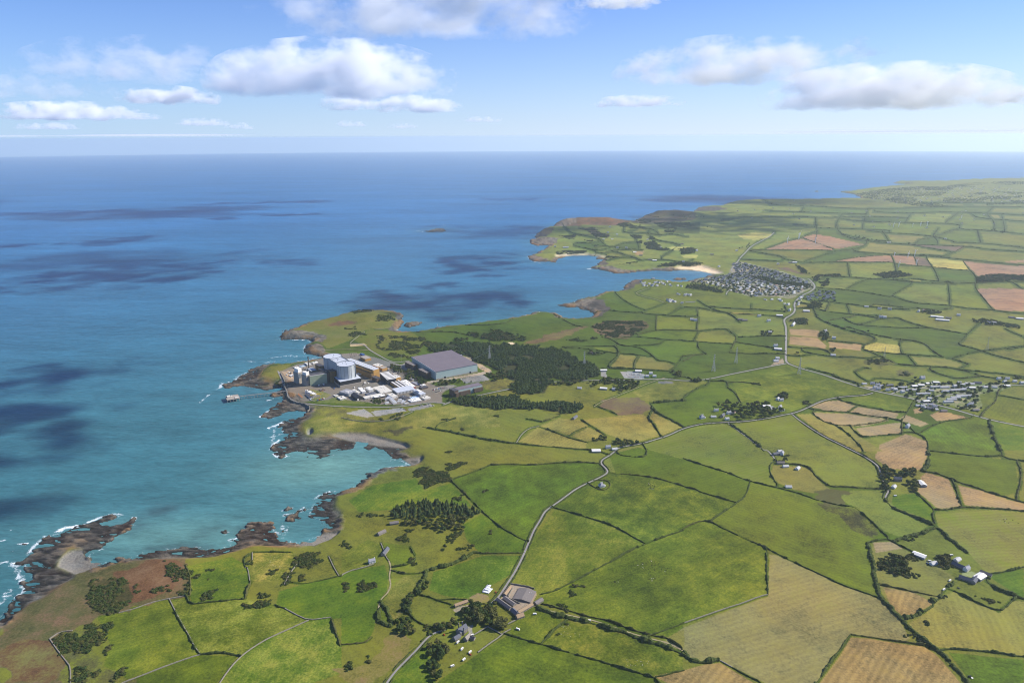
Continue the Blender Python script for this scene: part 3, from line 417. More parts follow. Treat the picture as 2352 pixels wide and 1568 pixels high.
patch('T4', '810,1070 1000,1010 1300,1060 1560,1040 1900,930 2352,930 2352,1090 1900,1090 1700,1110 1500,1170 1400,1180 1100,1145 900,1185 830,1130', 'g4', 'oli', .45); patch('T4', '1440,1130 1640,1090 1660,1110 1520,1160', 'mar', 'rgh', .5)
patch('T4', '480,700 500,650 560,615 640,603 720,600 690,650 620,665 630,700 600,720 540,720', 'g4', 'rgh')
patch('T5', '-60,1230 60,1120 190,1020 380,870 540,770 700,742 900,745 1200,735 1280,850 1280,980 1100,1000 880,1080 700,1110 560,1200 400,1230 340,1270 470,1460 475,1600 0,1600', 'rgh', 'hea', .6)
patch('T5', '840,800 1050,760 1200,770 1240,850 1180,920 1000,1010 880,1040 900,950 780,850', 'red', 'hea', .5); patch('T5', '20,1300 200,1280 330,1290 440,1420 460,1568 0,1568', 'red', 'rgh', .5)
patch('T5', '590,890 680,870 780,860 900,920 920,970 880,1020 760,1100 660,1100 600,1000', 'mar', 'hea', .4); patch('T5', '480,1215 640,1160 640,1400 700,1450 860,1440 900,1568 475,1568 470,1450 350,1270', 'rgh', 'g3', .5)
patch('T6', '100,1568 0,1480 200,1400 340,1220 470,1260 400,1420 250,1568', 'oli', 'dbr', .4); patch('T6', '310,960 420,850 560,840 480,960 410,1040 360,1120 300,1060', 'g4', 'oli', .4)
patch('T6', '430,790 560,640 520,530 700,570 750,590 650,690 830,680 700,760 560,810', 'g4', 'g3', .4); patch('T6', '620,820 590,940 700,980 900,1000 960,940 1150,830 1210,710 950,710 780,770', 'br', 'bpl', .3)
patch('T6', '860,990 920,960 990,980 1000,1020 880,1030', 'tan', 'g4', .5); patch('T6', '2190,1260 2310,1200 2310,1330', 'oli')
# tarmac, concrete, sand and rock
def surf(t, s, c, mot=.3, c2=None):
    m = inpoly(GX, GY, GP(t, s)[:, :2]) & land; COLA[m] = lin(c); COLB[m] = lin(c2) if c2 else lin(c)*.75; MOT[m] = mot; SAM[m] = 0
for s_ in ('620,850 700,825 900,815 1100,825 1300,835 1480,855 1580,905 1650,945 1770,975 1780,1028 1700,1055 1580,1065 1440,1050 1430,1098 1400,1155 1320,1165 1185,1145 1185,1110 1200,1080 1110,1040 1060,990 980,960 920,940 880,910 830,890 750,870 640,880', '740,1220 850,1185 1000,1192 1200,1182 1300,1222 1500,1222 1645,1238 1655,1262 1600,1296 1500,1288 1300,1258 1100,1262 850,1248'): surf('T9', s_, (62, 64, 34), .35)
surf('T4', '610,665 690,632 760,600 900,578 970,543 1100,518 1250,513 1400,556 1560,600 1700,700 1850,770 1960,770 1900,830 1900,905 1760,900 1650,920 1400,915 1300,895 1160,885 1040,862 1000,880 880,888 800,895 720,872 690,830', (146, 136, 122), .55, (112, 104, 94))
surf('T4', '640,660 740,640 750,720 690,720', (176, 158, 132), .5, (150, 132, 110)); surf('T4', '850,790 960,815 1030,840 1000,862 900,888 870,870 950,850', (104, 116, 50), .5, (120, 112, 70)); surf('T4', '1000,880 1060,862 1160,882 1300,898 1290,912 1100,905 900,900', (104, 112, 52), .4)
surf('T4', '1135,985 1285,950 1375,1010 1310,1018', (140, 140, 136), .2); surf('T4', '1340,970 1590,940 1620,965 1380,1010', (142, 142, 140), .2); surf('Z2', '1190,760 1500,690 1640,700 1560,760 1420,790 1280,850', (132, 126, 116), .3)
surf('Z2', '1700,590 2080,505 2215,590 2200,610 1800,672', (122, 124, 124), .2); surf('Z2', '1050,640 1280,615 2030,480 2200,440 2260,470 2060,520 1280,640 1180,660', (150, 142, 130), .3); surf('Z2', '640,350 780,300 800,420 1010,600 1100,620 1040,640 800,480', (138, 132, 122), .3)
surf('Z2', '780,1110 1170,1020 1260,1060 1000,1120 820,1150', (132, 128, 122), .3); surf('Z2', '1950,300 2080,340 2250,440 2160,480 2030,400', (170, 150, 124), .4); surf('Z2', '1650,170 1880,220 1960,290 1830,270', (158, 146, 124), .4)
surf('Z5', '1130,330 1430,380 1560,480 1480,640 1440,670 1230,760 1180,700 1120,600 960,560 1040,440', (176, 160, 140), .5, (140, 124, 106)); surf('Z5', '240,740 320,690 560,640 580,680 400,720 300,780', (158, 142, 118), .4)
surf('Z5', '460,1010 560,960 540,1060 560,1120 500,1100', (140, 132, 118), .3); surf('T9', '1920,1010 2010,1005 2090,1030 2080,1058 1950,1055', (150, 146, 140), .3); surf('T9', '1785,1000 1820,1000 1830,1060 1790,1040', (134, 132, 128), .3); surf('T9', '2180,1075 2280,1075 2290,1090 2185,1092', (120, 116, 110), .3)
surf('T9', '1140,812 1170,805 1200,815 1180,825', (206, 188, 158), .2); surf('Z4', '190,210 340,230 420,260 340,270', (160, 150, 138), .3); surf('Z4', '900,420 1000,420 1190,460 1060,470', (150, 144, 138), .3); surf('Z6', '1190,870 1400,880 1560,920 1400,1000 1160,950', (150, 150, 96), .4); surf('T9', '60,820 150,812 180,830 60,835', (176, 158, 120), .3); surf('T8', '640,940 690,920 700,950 600,970', (150, 138, 120), .4)
mv = inpoly(GX, GY, GP('Z3', '1230,140 1330,130 1500,170 1650,200 1850,260 2080,340 2130,410 2020,450 1930,500 1880,540 1720,510 1430,510 1330,480 1200,440 1040,380 760,350 860,320 1000,300 1180,260')[:, :2])
COLA[mv] = lin((104, 108, 68)); COLB[mv] = lin((132, 126, 112)); MOT[mv] = .40; SAM[mv] = 0
mv = inpoly(GX, GY, GP('Z4', '600,330 760,220 900,170 1180,130 1250,170 1800,180 2200,180 2180,240 1750,330 1800,480 1740,560 1400,480 1180,440 900,400')[:, :2])
COLA[mv] = lin((100, 112, 54)); COLB[mv] = lin((128, 122, 100)); MOT[mv] = .36; SAM[mv] = 0
mw_ = 0*GX > 1; _ = inpoly(GX, GY, GP('T3', '1080,1240 1130,1190 1430,1150 2000,1150 2139,1180 2139,1285 1800,1280 1300,1290')[:, :2]); COLA[mw_] = lin((78, 92, 50)); COLB[mw_] = lin((58, 66, 42)); MOT[mw_] = .7
for t, s, c_ in (('H', '235,600 240,560 330,535 480,525 610,530 590,570 520,625 330,628', 1), ('H', '520,392 640,330 860,310 820,345 680,385 560,392', 1), ('H', '222,760 300,735 400,775 470,790 480,825 300,828', 1), ('H', '305,515 340,480 420,470 480,490 440,515', 0), ('H', '995,890 1100,885 1250,880 1400,930 1600,925 1800,910 2040,900 2050,930 1800,938 1450,968 1220,945', 1), ('H', '1070,830 1160,815 1220,850 1150,870 1080,862', 0), ('T9', '1690,545 1740,500 1800,520 1845,580 1800,625 1740,640 1745,605 1660,575', 0), ('T9', '1490,545 1600,540 1740,495 1760,520 1680,560 1560,566', 1), ('T4', '640,405 690,350 770,335 880,345 990,380 950,430 860,420 760,402', 1), ('T4', '820,520 820,470 880,440 980,470 1000,510 940,540', 1), ('T4', '1560,200 1600,215 1590,300 1530,345 1500,320 1550,270', 1), ('T9', '1920,458 1990,385 2080,372 2050,400 1990,440', 0), ('T9', '540,55 600,28 640,15 735,25 730,52 600,55', 1), ('T3', '80,1322 95,1300 240,1298 280,1310 200,1322', 0)):
    m = inpoly(GX+40*WX_, GY+40*WY_, GP(t, s)[:, :2]) & land & (zl > .2)
    q = (np.clip((rdg-.5)*2.6, 0, 1)*.75+.25*rn)[..., None]; COLA[m] = (lin((70, 64, 58))*(1-q)+lin((150, 136, 118) if c_ else (104, 94, 84))*q)[m]; COLB[m] = COLA[m]*.45; MOT[m] = .42; SAM[m] = 0
# rock where the land falls to the sea, reefs, beaches
rockw = np.clip((1.35-np.maximum(SD, 0)/(8+30*fbm(GX, GY, 40, 4, 77)))*2.6, 0, 1)*(SD > -60)
rockw = np.maximum(rockw*(1-.85*bbeach), breef); rockw = np.maximum(rockw, np.clip((edge*(rn-.33))*5, 0, 1)*.85)
rockw = rockw*(1-.9*(mgr*1.0))
wet = np.clip(1.25-zl/2.2, 0, 1)*(rockw > .2)
lich = np.clip((fbm(GX, GY, 40, 4, 91)-.42)*5, 0, 1)*np.clip((zl-1.6)/2.5, 0, 1)
strata = np.clip((rdg-.62)*3.2, 0, 1)*.75+.25*rn; rA = lin((84, 80, 76))*(1-strata[..., None])+lin((150, 140, 126))*strata[..., None]; rA = rA*(1-lich[..., None])+lin((172, 132, 84))*lich[..., None]*.8+rA*lich[..., None]*.2; rA = rA*(1-wet[..., None])+(lin((62, 58, 54))*(.55+.9*strata[..., None]))*wet[..., None]
kelp = np.clip((fbm(GX, GY, 50, 4, 15)-.45)*5, 0, 1)*wet; rA = rA*(1-kelp[..., None]*.6)+lin((66, 42, 28))*kelp[..., None]*.6
COLA = COLA*(1-rockw[..., None])+rA*rockw[..., None]; COLB = COLB*(1-rockw[..., None])+rA*.42*rockw[..., None]; MOT = MOT*(1-rockw)+.55*rockw; SAM *= (1-rockw)
SANDC = lin((212, 194, 166)); GREYS = lin((130, 124, 115))
nearv = GP('Z3', '800,200')[0]
sandf = np.exp(-(np.hypot(GX-nearv[0], GY-nearv[1])/1400)**4)[..., None]; bc = SANDC*sandf+GREYS*(1-sandf)
bb = (bbeach*np.clip(1.2-SD/60*0, 0, 1)*(1-.5*(rockw > .95)*mreef))[..., None]
COLA = COLA*(1-bb)+bc*bb; COLB = COLB*(1-bb)+bc*.72*bb; SAM *= (1-bb[..., 0])

# ------------------------------------------------------------------ land mesh
keep = SD > -45
fk = keep[:-1, :-1] | keep[1:, :-1] | keep[:-1, 1:] | keep[1:, 1:]
used = np.zeros(GX.shape, bool); used[:-1, :-1] |= fk; used[1:, :-1] |= fk; used[:-1, 1:] |= fk; used[1:, 1:] |= fk
idx = np.full(GX.shape, -1, np.int64); idx[used] = np.arange(used.sum())
def gridmesh(name, X, Y, Z, idx, fk, used):
    a = idx[:-1, :-1][fk]; b = idx[:-1, 1:][fk]; c = idx[1:, 1:][fk]; d = idx[1:, :-1][fk]
    F = np.stack([a, d, c, b], 1)
    me = bpy.data.meshes.new(name); co = np.stack([X[used], Y[used], Z[used]], 1)
    # orientation: normals up
    p = co[F[0]]; nrm = np.cross(p[1]-p[0], p[2]-p[0])
    if nrm[2] < 0: F = F[:, ::-1]
    me.vertices.add(len(co)); me.vertices.foreach_set('co', co.ravel().astype(np.float32))
    me.loops.add(F.size); me.loops.foreach_set('vertex_index', F.ravel().astype(np.int32))
    me.polygons.add(len(F)); me.polygons.foreach_set('loop_start', (np.arange(len(F))*4).astype(np.int32))
    me.polygons.foreach_set('use_smooth', np.ones(len(F), bool)); me.update(calc_edges=True); return me
def cattr(me, name, rgb, a):
    at = me.color_attributes.new(name, 'FLOAT_COLOR', 'POINT')
    at.data.foreach_set('color', np.concatenate([rgb, a[:, None]], 1).astype(np.float32).ravel())
lm = gridmesh('ground', GX, GY, REL+drop(GX, GY), idx, fk, used)
cattr(lm, 'ca', COLA[used], SAM[used]); cattr(lm, 'cb', COLB[used], MOT[used])
sa = lm.attributes.new('sd', 'FLOAT_VECTOR', 'POINT'); sa.data.foreach_set('vector', np.stack([STR[used][:, 1], -STR[used][:, 0], np.clip(rockw[used], 0, 1)], 1).astype(np.float32).ravel())
def groundmat():
    m, N, L, b = newmat('ground_cover')
    def nd(t, **k):
        n = N.new(t)
        for a, v in k.items(): setattr(n, a, v)
        return n
    geo = nd('ShaderNodeNewGeometry'); ca = nd('ShaderNodeVertexColor', layer_name='ca'); cb = nd('ShaderNodeVertexColor', layer_name='cb'); sd = nd('ShaderNodeAttribute', attribute_name='sd')
    def noise(sc, det, vec=None, rough=.5):
        n = nd('ShaderNodeTexNoise'); n.inputs['Scale'].default_value = sc; n.inputs['Detail'].default_value = det; n.inputs['Roughness'].default_value = rough
        L.new(vec or geo.outputs['Position'], n.inputs['Vector']); return n.outputs[0]
    def math_(op, a, b_=None, clamp=False):
        n = nd('ShaderNodeMath', operation=op, use_clamp=clamp)
        for i, v in enumerate((a, b_)):
            if v is None: continue
            if isinstance(v, (int, float)): n.inputs[i].default_value = v
            else: L.new(v, n.inputs[i])
        return n.outputs[0]
    n1 = noise(1/28., 6, rough=.62); n2 = noise(1/140., 4); n3 = noise(1/3.5, 4, rough=.7)
    # mottle: broad and fine patches of the second cover
    s = math_('ADD', math_('MULTIPLY', n1, .6), math_('ADD', math_('MULTIPLY', n2, .4), math_('MULTIPLY', n3, .28)))
    thr = math_('SUBTRACT', 1.0, cb.outputs['Alpha'])
    f = math_('MULTIPLY', math_('SUBTRACT', s, math_('ADD', math_('MULTIPLY', thr, .55), .22)), 5.0, True)
    mx = nd('ShaderNodeMix', data_type='RGBA'); L.new(f, mx.inputs[0]); L.new(ca.outputs['Color'], mx.inputs[6]); L.new(cb.outputs['Color'], mx.inputs[7])
    # mowing / drilling rows across the field
    dp = nd('ShaderNodeVectorMath', operation='DOT_PRODUCT'); L.new(geo.outputs['Position'], dp.inputs[0])
    cx = nd('ShaderNodeSeparateXYZ'); L.new(sd.outputs['Vector'], cx.inputs[0]); cm = nd('ShaderNodeCombineXYZ'); L.new(cx.outputs[0], cm.inputs[0]); L.new(cx.outputs[1], cm.inputs[1]); L.new(cm.outputs[0], dp.inputs[1])
    ph = math_('ADD', math_('MULTIPLY', dp.outputs['Value'], .62), math_('MULTIPLY', n2, 16))
    ph2 = math_('ADD', math_('MULTIPLY', dp.outputs['Value'], .13), math_('MULTIPLY', n2, 5))
    st = math_('ADD', math_('MULTIPLY', math_('SINE', ph), .7), math_('MULTIPLY', math_('SINE', ph2), .5))
    st = math_('MULTIPLY', math_('MULTIPLY', st, ca.outputs['Alpha']), .34)
    # light and dark sward: wide noise
    br = math_('ADD', math_('ADD', 1.02, math_('MULTIPLY', math_('SUBTRACT', n2, .5), 1.5)), math_('ADD', math_('MULTIPLY', math_('SUBTRACT', n1, .5), 1.3), math_('MULTIPLY', math_('SUBTRACT', n3, .5), 1.5)))
    br = math_('MULTIPLY', br, math_('ADD', 1.0, st))
    hs = nd('ShaderNodeVectorMath', operation='SCALE'); n4 = noise(1/330., 3); tn = nd('ShaderNodeMix', data_type='RGBA'); tn.inputs[6].default_value = (.84, .98, 1.05, 1); tn.inputs[7].default_value = (1.16, 1.02, .86, 1); L.new(math_('ADD', math_('MULTIPLY', math_('SUBTRACT', n4, .5), 2.6), math_('ADD', .5, math_('MULTIPLY', math_('SUBTRACT', n1, .5), 1.2)), True), tn.inputs[0])
    tm = nd('ShaderNodeMix', data_type='RGBA', blend_type='MULTIPLY'); tm.inputs[0].default_value = 1; L.new(mx.outputs[2], tm.inputs[6]); L.new(tn.outputs[2], tm.inputs[7]); L.new(tm.outputs[2], hs.inputs[0]); L.new(br, hs.inputs['Scale'])
    L.new(hs.outputs[0], b.inputs['Base Color']); b.inputs['Roughness'].default_value = .95; b.inputs['Specular IOR Level'].default_value = .12
    bp = nd('ShaderNodeBump'); bp.inputs['Strength'].default_value = .5; bp.inputs['Distance'].default_value = 1.0
    L.new(math_('MULTIPLY', math_('ADD', math_('MULTIPLY', n3, 1.2), math_('MULTIPLY', n1, 2.0)), math_('ADD', .25, math_('MULTIPLY', cx.outputs[2], 2.6))), bp.inputs['Height']); L.new(bp.outputs[0], b.inputs['Normal'])
    return m
lm.materials.append(groundmat())
ground = tag(add('ground', lm), 'green farmland of hedged fields, heath and rocky shore', kind='structure')

# ------------------------------------------------------------------ sea
saz = np.radians(np.concatenate([np.linspace(-180, -44, 40)[:-1], np.linspace(-44, 44, 820), np.linspace(44, 180, 40)[1:]]))
ssr = np.concatenate([np.linspace(1/100, 1/640, 14)[:-1], np.linspace(1/640, 1/9000, 700)[:-1], np.linspace(1/9000, 1/70000, 60)])
SA, SS = np.meshgrid(saz, ssr); SX = np.sin(SA)/SS; SY = np.cos(SA)/SS
sdist = segdist(SX, SY, COAST, True, 1500.)
for i in ISLES: sdist = np.minimum(sdist, segdist(SX, SY, i, True, 200.))
inl_ = inpoly(SX, SY, COAST) & (sdist > 60)
fkS = ~(inl_[:-1, :-1] & inl_[1:, :-1] & inl_[:-1, 1:] & inl_[1:, 1:])
usS = np.zeros(SX.shape, bool); usS[:-1, :-1] |= fkS; usS[1:, :-1] |= fkS; usS[:-1, 1:] |= fkS; usS[1:, 1:] |= fkS
idS = np.full(SX.shape, -1, np.int64); idS[usS] = np.arange(usS.sum())
sm = gridmesh('sea', SX, SY, drop(SX, SY), idS, fkS, usS)
# water colour: silty turquoise inshore, blue in the open sea
rr = np.hypot(SX, SY); tq = np.clip(1.15-(rr-900)/2600, 0, 1); off = np.clip((rr-2200)/5200, 0, 1)
silt = np.exp(-np.minimum(sdist, 1500)/260)
bay = unproj(P('T4', '1000,1400'))[0]; bw = np.exp(-((SX-bay[0])/190)**2-((SY-bay[1])/130)**2)
lag = unproj(P('T5', '1200,590'))[0]; lw = np.exp(-((SX-lag[0])/260)**2-((SY-lag[1])/90)**2)
WC = lambda *c: lin(c)
cw = WC(48, 92, 94)*tq[..., None]+WC(48, 97, 120)*(1-tq[..., None])
cw = cw*(1-off[..., None])+WC(30, 90, 146)*off[..., None]
cw = cw*(1-.45*silt[..., None])+WC(70, 122, 130)*.45*silt[..., None]
for wgt in (bw, lw*.7): cw = cw*(1-.85*wgt[..., None])+WC(98, 138, 128)*.85*wgt[..., None]
vb = unproj(P('Z3', '880,225'))[0]; vw = np.exp(-((SX-vb[0])/160)**2-((SY-vb[1])/120)**2); cw = cw*(1-.6*vw[..., None])+WC(120, 150, 160)*.6*vw[..., None]
for t, s, wd, a in (('T5', '950,480 1050,430 1130,380', 35, .6), ('T5', '0,400 150,360 300,340', 60, .35), ('T5', '1380,560 1450,540', 25, .5), ('T5', '1600,530 1700,500', 18, .5), ('T5', '1000,660 1150,650 1400,650', 14, .5), ('T4', '380,800 560,900 420,1010', 40, .3)):
    q = unproj(P(t, s))[:, :2]; g_ = np.exp(-(segdist(SX, SY, q, cap=200.)/wd)**2)*np.clip(fbm(SX, SY, 40, 3, 8)*2-.4, 0, 1)*a; cw = cw*(1-g_[..., None])+WC(44, 56, 62)*g_[..., None]
# surf
foam = np.zeros(SX.shape)
for t, s, wd, a in (('T4', '470,1015 520,980 560,940', 7, 1), ('T4', '530,885 580,870', 6, .9), ('T4', '540,1100 590,1080 650,1055', 7, 1), ('T4', '550,1170 600,1160 650,1145', 6, .9), ('T4', '560,1265 590,1220 620,1195', 8, 1), ('T4', '590,1300 610,1325 660,1325', 10, 1), ('T4', '590,1080 570,1230', 8, .6), ('T4', '160,790 165,765 230,740 280,720 360,670 400,640', 7, 1), ('T4', '150,785 60,850 0,900', 7, .8), ('T4', '370,805 430,800', 6, .6), ('T4', '230,730 350,660', 8, .5),
    ('T4', '960,542 900,550 820,540 700,535 600,545 520,555', 14, .8), ('T4', '930,558 800,575 650,570 500,590 350,575', 14, .62), ('T4', '860,535 780,555 640,555', 22, .55), ('T4', '400,575 250,590 100,610', 12, .5), ('T4', '630,412 760,408 850,417', 6, .9), ('T4', '620,400 660,350 740,325 830,285 930,258', 6, .8), ('T4', '820,520 815,480 830,450', 7, .9), ('T4', '600,410 620,390', 10, .8), ('T4', '1310,1465 1380,1440 1480,1415', 5, .6), ('T4', '1210,1560 1300,1505', 5, .6),
    ('T5', '600,485 680,450 760,428 820,433', 6, 1), ('T5', '400,540 440,520 520,510', 8, 1), ('T5', '890,455 915,452', 4, .8), ('T5', '300,580 230,640 190,690', 6, .8), ('T5', '90,760 150,900 170,940 100,990 50,1060 0,1130', 10, .75), ('T5', '60,940 0,1050', 12, .6), ('T5', '120,630 180,628', 5, 1), ('T5', '0,610 30,605', 5, .9), ('T5', '5,757 45,750', 5, 1), ('T5', '70,680 90,682', 4, .8), ('T5', '1500,560 1540,550', 3, .8), ('T5', '1640,540 1700,510', 5, .8), ('T5', '1850,545 1900,590 1910,490', 12, .55), ('T5', '1905,405 1970,385', 5, .9), ('T5', '1910,435 1950,428', 5, .8), ('T5', '2110,330 2150,305 2220,280', 6, .8), ('T5', '1850,190 1900,260 1950,310 1990,370', 6, .45), ('T5', '1100,665 1280,650 1420,660', 5, .5), ('T5', '940,690 1050,662', 5, .5), ('T5', '1540,605 1600,590', 7, .6), ('T5', '60,530 100,540', 8, .3),
    ('T9', '1180,640 1310,612 1330,600 1410,594', 6, .9), ('T9', '1480,548 1520,562 1610,570', 6, .8), ('T9', '1590,535 1660,505', 7, .9), ('T9', '1620,490 1650,490', 6, .5), ('T9', '1840,455 1900,460', 7, .6), ('T9', '535,670 548,680', 5, .7), ('T9', '545,40 560,47 700,48', 12, .8), ('T9', '505,38 560,40', 16, .6), ('T9', '730,30 820,20', 20, .4), ('T9', '560,20 640,10 760,0', 25, .4), ('H', '215,760 240,795 300,825 380,845', 10, .8), ('H', '500,835 580,840', 8, .6), ('H', '950,915 1000,915', 12, .9), ('H', '1080,860 1130,870', 8, .5), ('H', '1180,945 1270,965', 8, .6), ('H', '200,595 240,600 320,625', 10, .6), ('H', '305,520 340,525', 8, .5), ('H', '1420,1150 1460,1100 1520,1058', 9, .6), ('H', '680,850 720,840', 8, .25), ('T5', '1180,20 1240,60', 8, 0.2),
    ('T2', '560,1420 700,1400 900,1380 1100,1365 1260,1360', 30, .32), ('Z3', '720,222 860,240 950,258', 6, .7), ('T4', '930,262 1040,240 1150,203', 5, .35), ('D', '370,975 420,945 470,915 520,870', 5, .5), ('T4', '440,640 420,600 480,570', 8, .4)):
    q = unproj(P(t, s))[:, :2]; d = segdist(SX, SY, q, cap=wd*3.); foam = np.maximum(foam, a*np.exp(-(d/wd)**2))
foam = np.maximum(foam, .52*np.exp(-(sdist/7.)**2)); foam *= .55+.9*fbm(SX, SY, 70, 3, 123)
cattr(sm, 'wc', cw[usS], foam[usS])
def seamat():
    m, N, L, b = newmat('sea_water')
    geo = N.new('ShaderNodeNewGeometry'); va = N.new('ShaderNodeVertexColor'); va.layer_name = 'wc'
    def noise(sc, det, sx=1, sy=1, rough=.5, rot=0):
        mp = N.new('ShaderNodeMapping'); mp.inputs['Scale'].default_value = (sx, sy, 1); mp.inputs['Rotation'].default_value = (0, 0, rot); L.new(geo.outputs['Position'], mp.inputs[0])
        n = N.new('ShaderNodeTexNoise'); n.inputs['Scale'].default_value = sc; n.inputs['Detail'].default_value = det; n.inputs['Roughness'].default_value = rough; L.new(mp.outputs[0], n.inputs['Vector']); return n.outputs[0]
    def M(op, a, b_, clamp=False):
        n = N.new('ShaderNodeMath'); n.operation = op; n.use_clamp = clamp
        for i, v in enumerate((a, b_)):
            if isinstance(v, (int, float)): n.inputs[i].default_value = v
            else: L.new(v, n.inputs[i])
        return n.outputs[0]
    big = noise(1/900., 4, .5, 1.6, .55, .3); mid = noise(1/60., 5, .6, 1.8, .65, .5); sml = noise(1/14., 4, .6, 1.6, .7, .5); fo = M('ADD', M('MULTIPLY', noise(1/8., 6, 1, 1, .75), .62), M('MULTIPLY', noise(1/42., 4, 1, 1, .6), .38))
    stk = noise(1/230., 5, .35, 2.2, .65, .25)
    br = M('ADD', M('ADD', 1.0, M('MULTIPLY', M('ADD', M('MULTIPLY', M('SUBTRACT', big, .5), .9), M('MULTIPLY', M('SUBTRACT', stk, .5), .8)), 1.0)), M('ADD', M('MULTIPLY', M('SUBTRACT', mid, .5), .95), M('MULTIPLY', M('SUBTRACT', sml, .5), 1.0)))
    sc = N.new('ShaderNodeVectorMath'); sc.operation = 'SCALE'; L.new(va.outputs['Color'], sc.inputs[0]); L.new(br, sc.inputs['Scale'])
    f = M('MULTIPLY', M('SUBTRACT', M('ADD', va.outputs['Alpha'], M('MULTIPLY', M('SUBTRACT', fo, .5), 3.4)), .60), 2.6, True)
    f = M('MULTIPLY', f, M('GREATER_THAN', va.outputs['Alpha'], .04))
    mx = N.new('ShaderNodeMix'); mx.data_type = 'RGBA'; L.new(f, mx.inputs[0]); L.new(sc.outputs[0], mx.inputs[6]); mx.inputs[7].default_value = (.72, .77, .78, 1)
    L.new(mx.outputs[2], b.inputs['Base Color'])
    L.new(M('ADD', .42, M('MULTIPLY', f, .5)), b.inputs['Roughness']); b.inputs['IOR'].default_value = 1.33; b.inputs['Specular IOR Level'].default_value = .12
    bp = N.new('ShaderNodeBump'); bp.inputs['Strength'].default_value = .6; bp.inputs['Distance'].default_value = 1.0
    L.new(M('ADD', M('MULTIPLY', sml, 1.6), M('MULTIPLY', mid, 3.5)), bp.inputs['Height']); L.new(bp.outputs[0], b.inputs['Normal'])
    return m
sm.materials.append(seamat()); tag(add('sea', sm), 'blue open sea turning turquoise in the bays', kind='structure')

# ------------------------------------------------------------------ roads draped on the ground
M_ROAD = mat('worn_asphalt', lin((140, 135, 128)), .9, .25, .08); M_TRACK = mat('dusty_track', lin((168, 152, 122)), .95, .25, .1, c2=lin((120, 116, 70)))
for nm, wd, hg, lab, p in ROADP:
    q = resample(p, 6); t = np.gradient(q, axis=0); t /= np.linalg.norm(t, axis=1, keepdims=True)+1e-9; n = np.stack([-t[:, 1], t[:, 0]], 1)
    hw = (wd*.37+np.hypot(q[:, 0], q[:, 1])[:, None]*.00007*wd/6)
    V = []; F = []
    for k in (-1, 0, 1):
        e = q+n*hw*k; V.append(np.concatenate([e, (gz(e[:, 0], e[:, 1])+.35+np.hypot(e[:, 0], e[:, 1])*.00012)[:, None]], 1))
    V = np.concatenate(V); m_ = len(q)
    for k in (0, 1):
        for i in range(m_-1): F.append([k*m_+i, k*m_+i+1, (k+1)*m_+i+1, (k+1)*m_+i][::-1])
    tag(add(nm, mesh(nm, V, F, [M_TRACK if nm == 'track' else M_ROAD], smooth=True)), lab, kind='structure')
# ------------------------------------------------------------------ hedges and walls between the fields
M_HEDGE = mat('hedge_leaves', lin((78, 88, 38)), .95, .4, .5, c2=lin((48, 56, 26)), spec=.1); M_HEDGE2 = mat('gorse_leaves', lin((92, 92, 46)), .95, .4, .5, c2=lin((58, 60, 32)), spec=.1)
M_STONE = mat('drystone', lin((150, 142, 128)), .95, .35, .8, c2=lin((104, 98, 84)))
MARKS = [('the grey barn farmyard', 1195, 1372), ('the stone house with the walled garden', 1075, 1460), ('the pine grove by the creek', 1000, 1180), ('the white seaside cottage', 855, 1290), ('the white hipped villa on the lane', 1380, 1115), ('the white cottage at the lane bend', 1390, 1028), ('the white gabled cottage', 1785, 1040), ('the farm in the ring of trees', 2065, 1105), ('the slate-roofed farm with caravans', 2230, 1325), ('the heather-brown headland', 250, 1350), ('the straw-striped field', 2030, 1530), ('the pale olive field', 1800, 1400), ('the roadside village', 2160, 915), ('the road crossroads', 1805, 832), ('the wooded hamlet', 1720, 945), ('the plantation beside the big shed', 1200, 830), ('the dense white village', 1740, 650), ('the white farm above the village bay', 1545, 690), ('the heather hill over the far bay', 1340, 510), ('the rounded far hill', 1530, 490), ('the yellow field by the turbines', 1735, 542), ('the pinkish ploughed fields', 1880, 560), ('the long wood on the skyline side', 2290, 635), ('the reddish field at the picture edge', 2300, 690), ('the brown bog patch', 1550, 925), ('the horseshoe of tan fields', 1930, 960), ('the golden hay fields', 1400, 985), ('the ochre turbine hall', 880, 850), ('the flat-roofed training centre', 1450, 860), ('the power station headland', 830, 740), ('the turquoise cove', 800, 1060), ('the black reef cove', 150, 1270), ('the far coastal town', 2100, 440), ('the row of farm cottages by the pylons', 2170, 730), ('the twin tan strips by the main road', 1850, 790), ('the far turbines on the plain', 2040, 520)]
MKD = np.array([m[1:] for m in MARKS], float)
_seen = {}
def bearing(d, k):
    u, v = d[0]-MKD[k][0], (d[1]-MKD[k][1])*1.8
    if abs(u) > abs(v): return 'right of' if u > 0 else 'left of'
    return 'in front of' if v > 0 else 'behind'
def place(d, skip=()):
    o = np.argsort(((MKD-d)*[1, 1.8])[:, 0]**2+((MKD-d)*[1, 1.8])[:, 1]**2); k = o[0]
    return k, bearing(d, k), o[1]
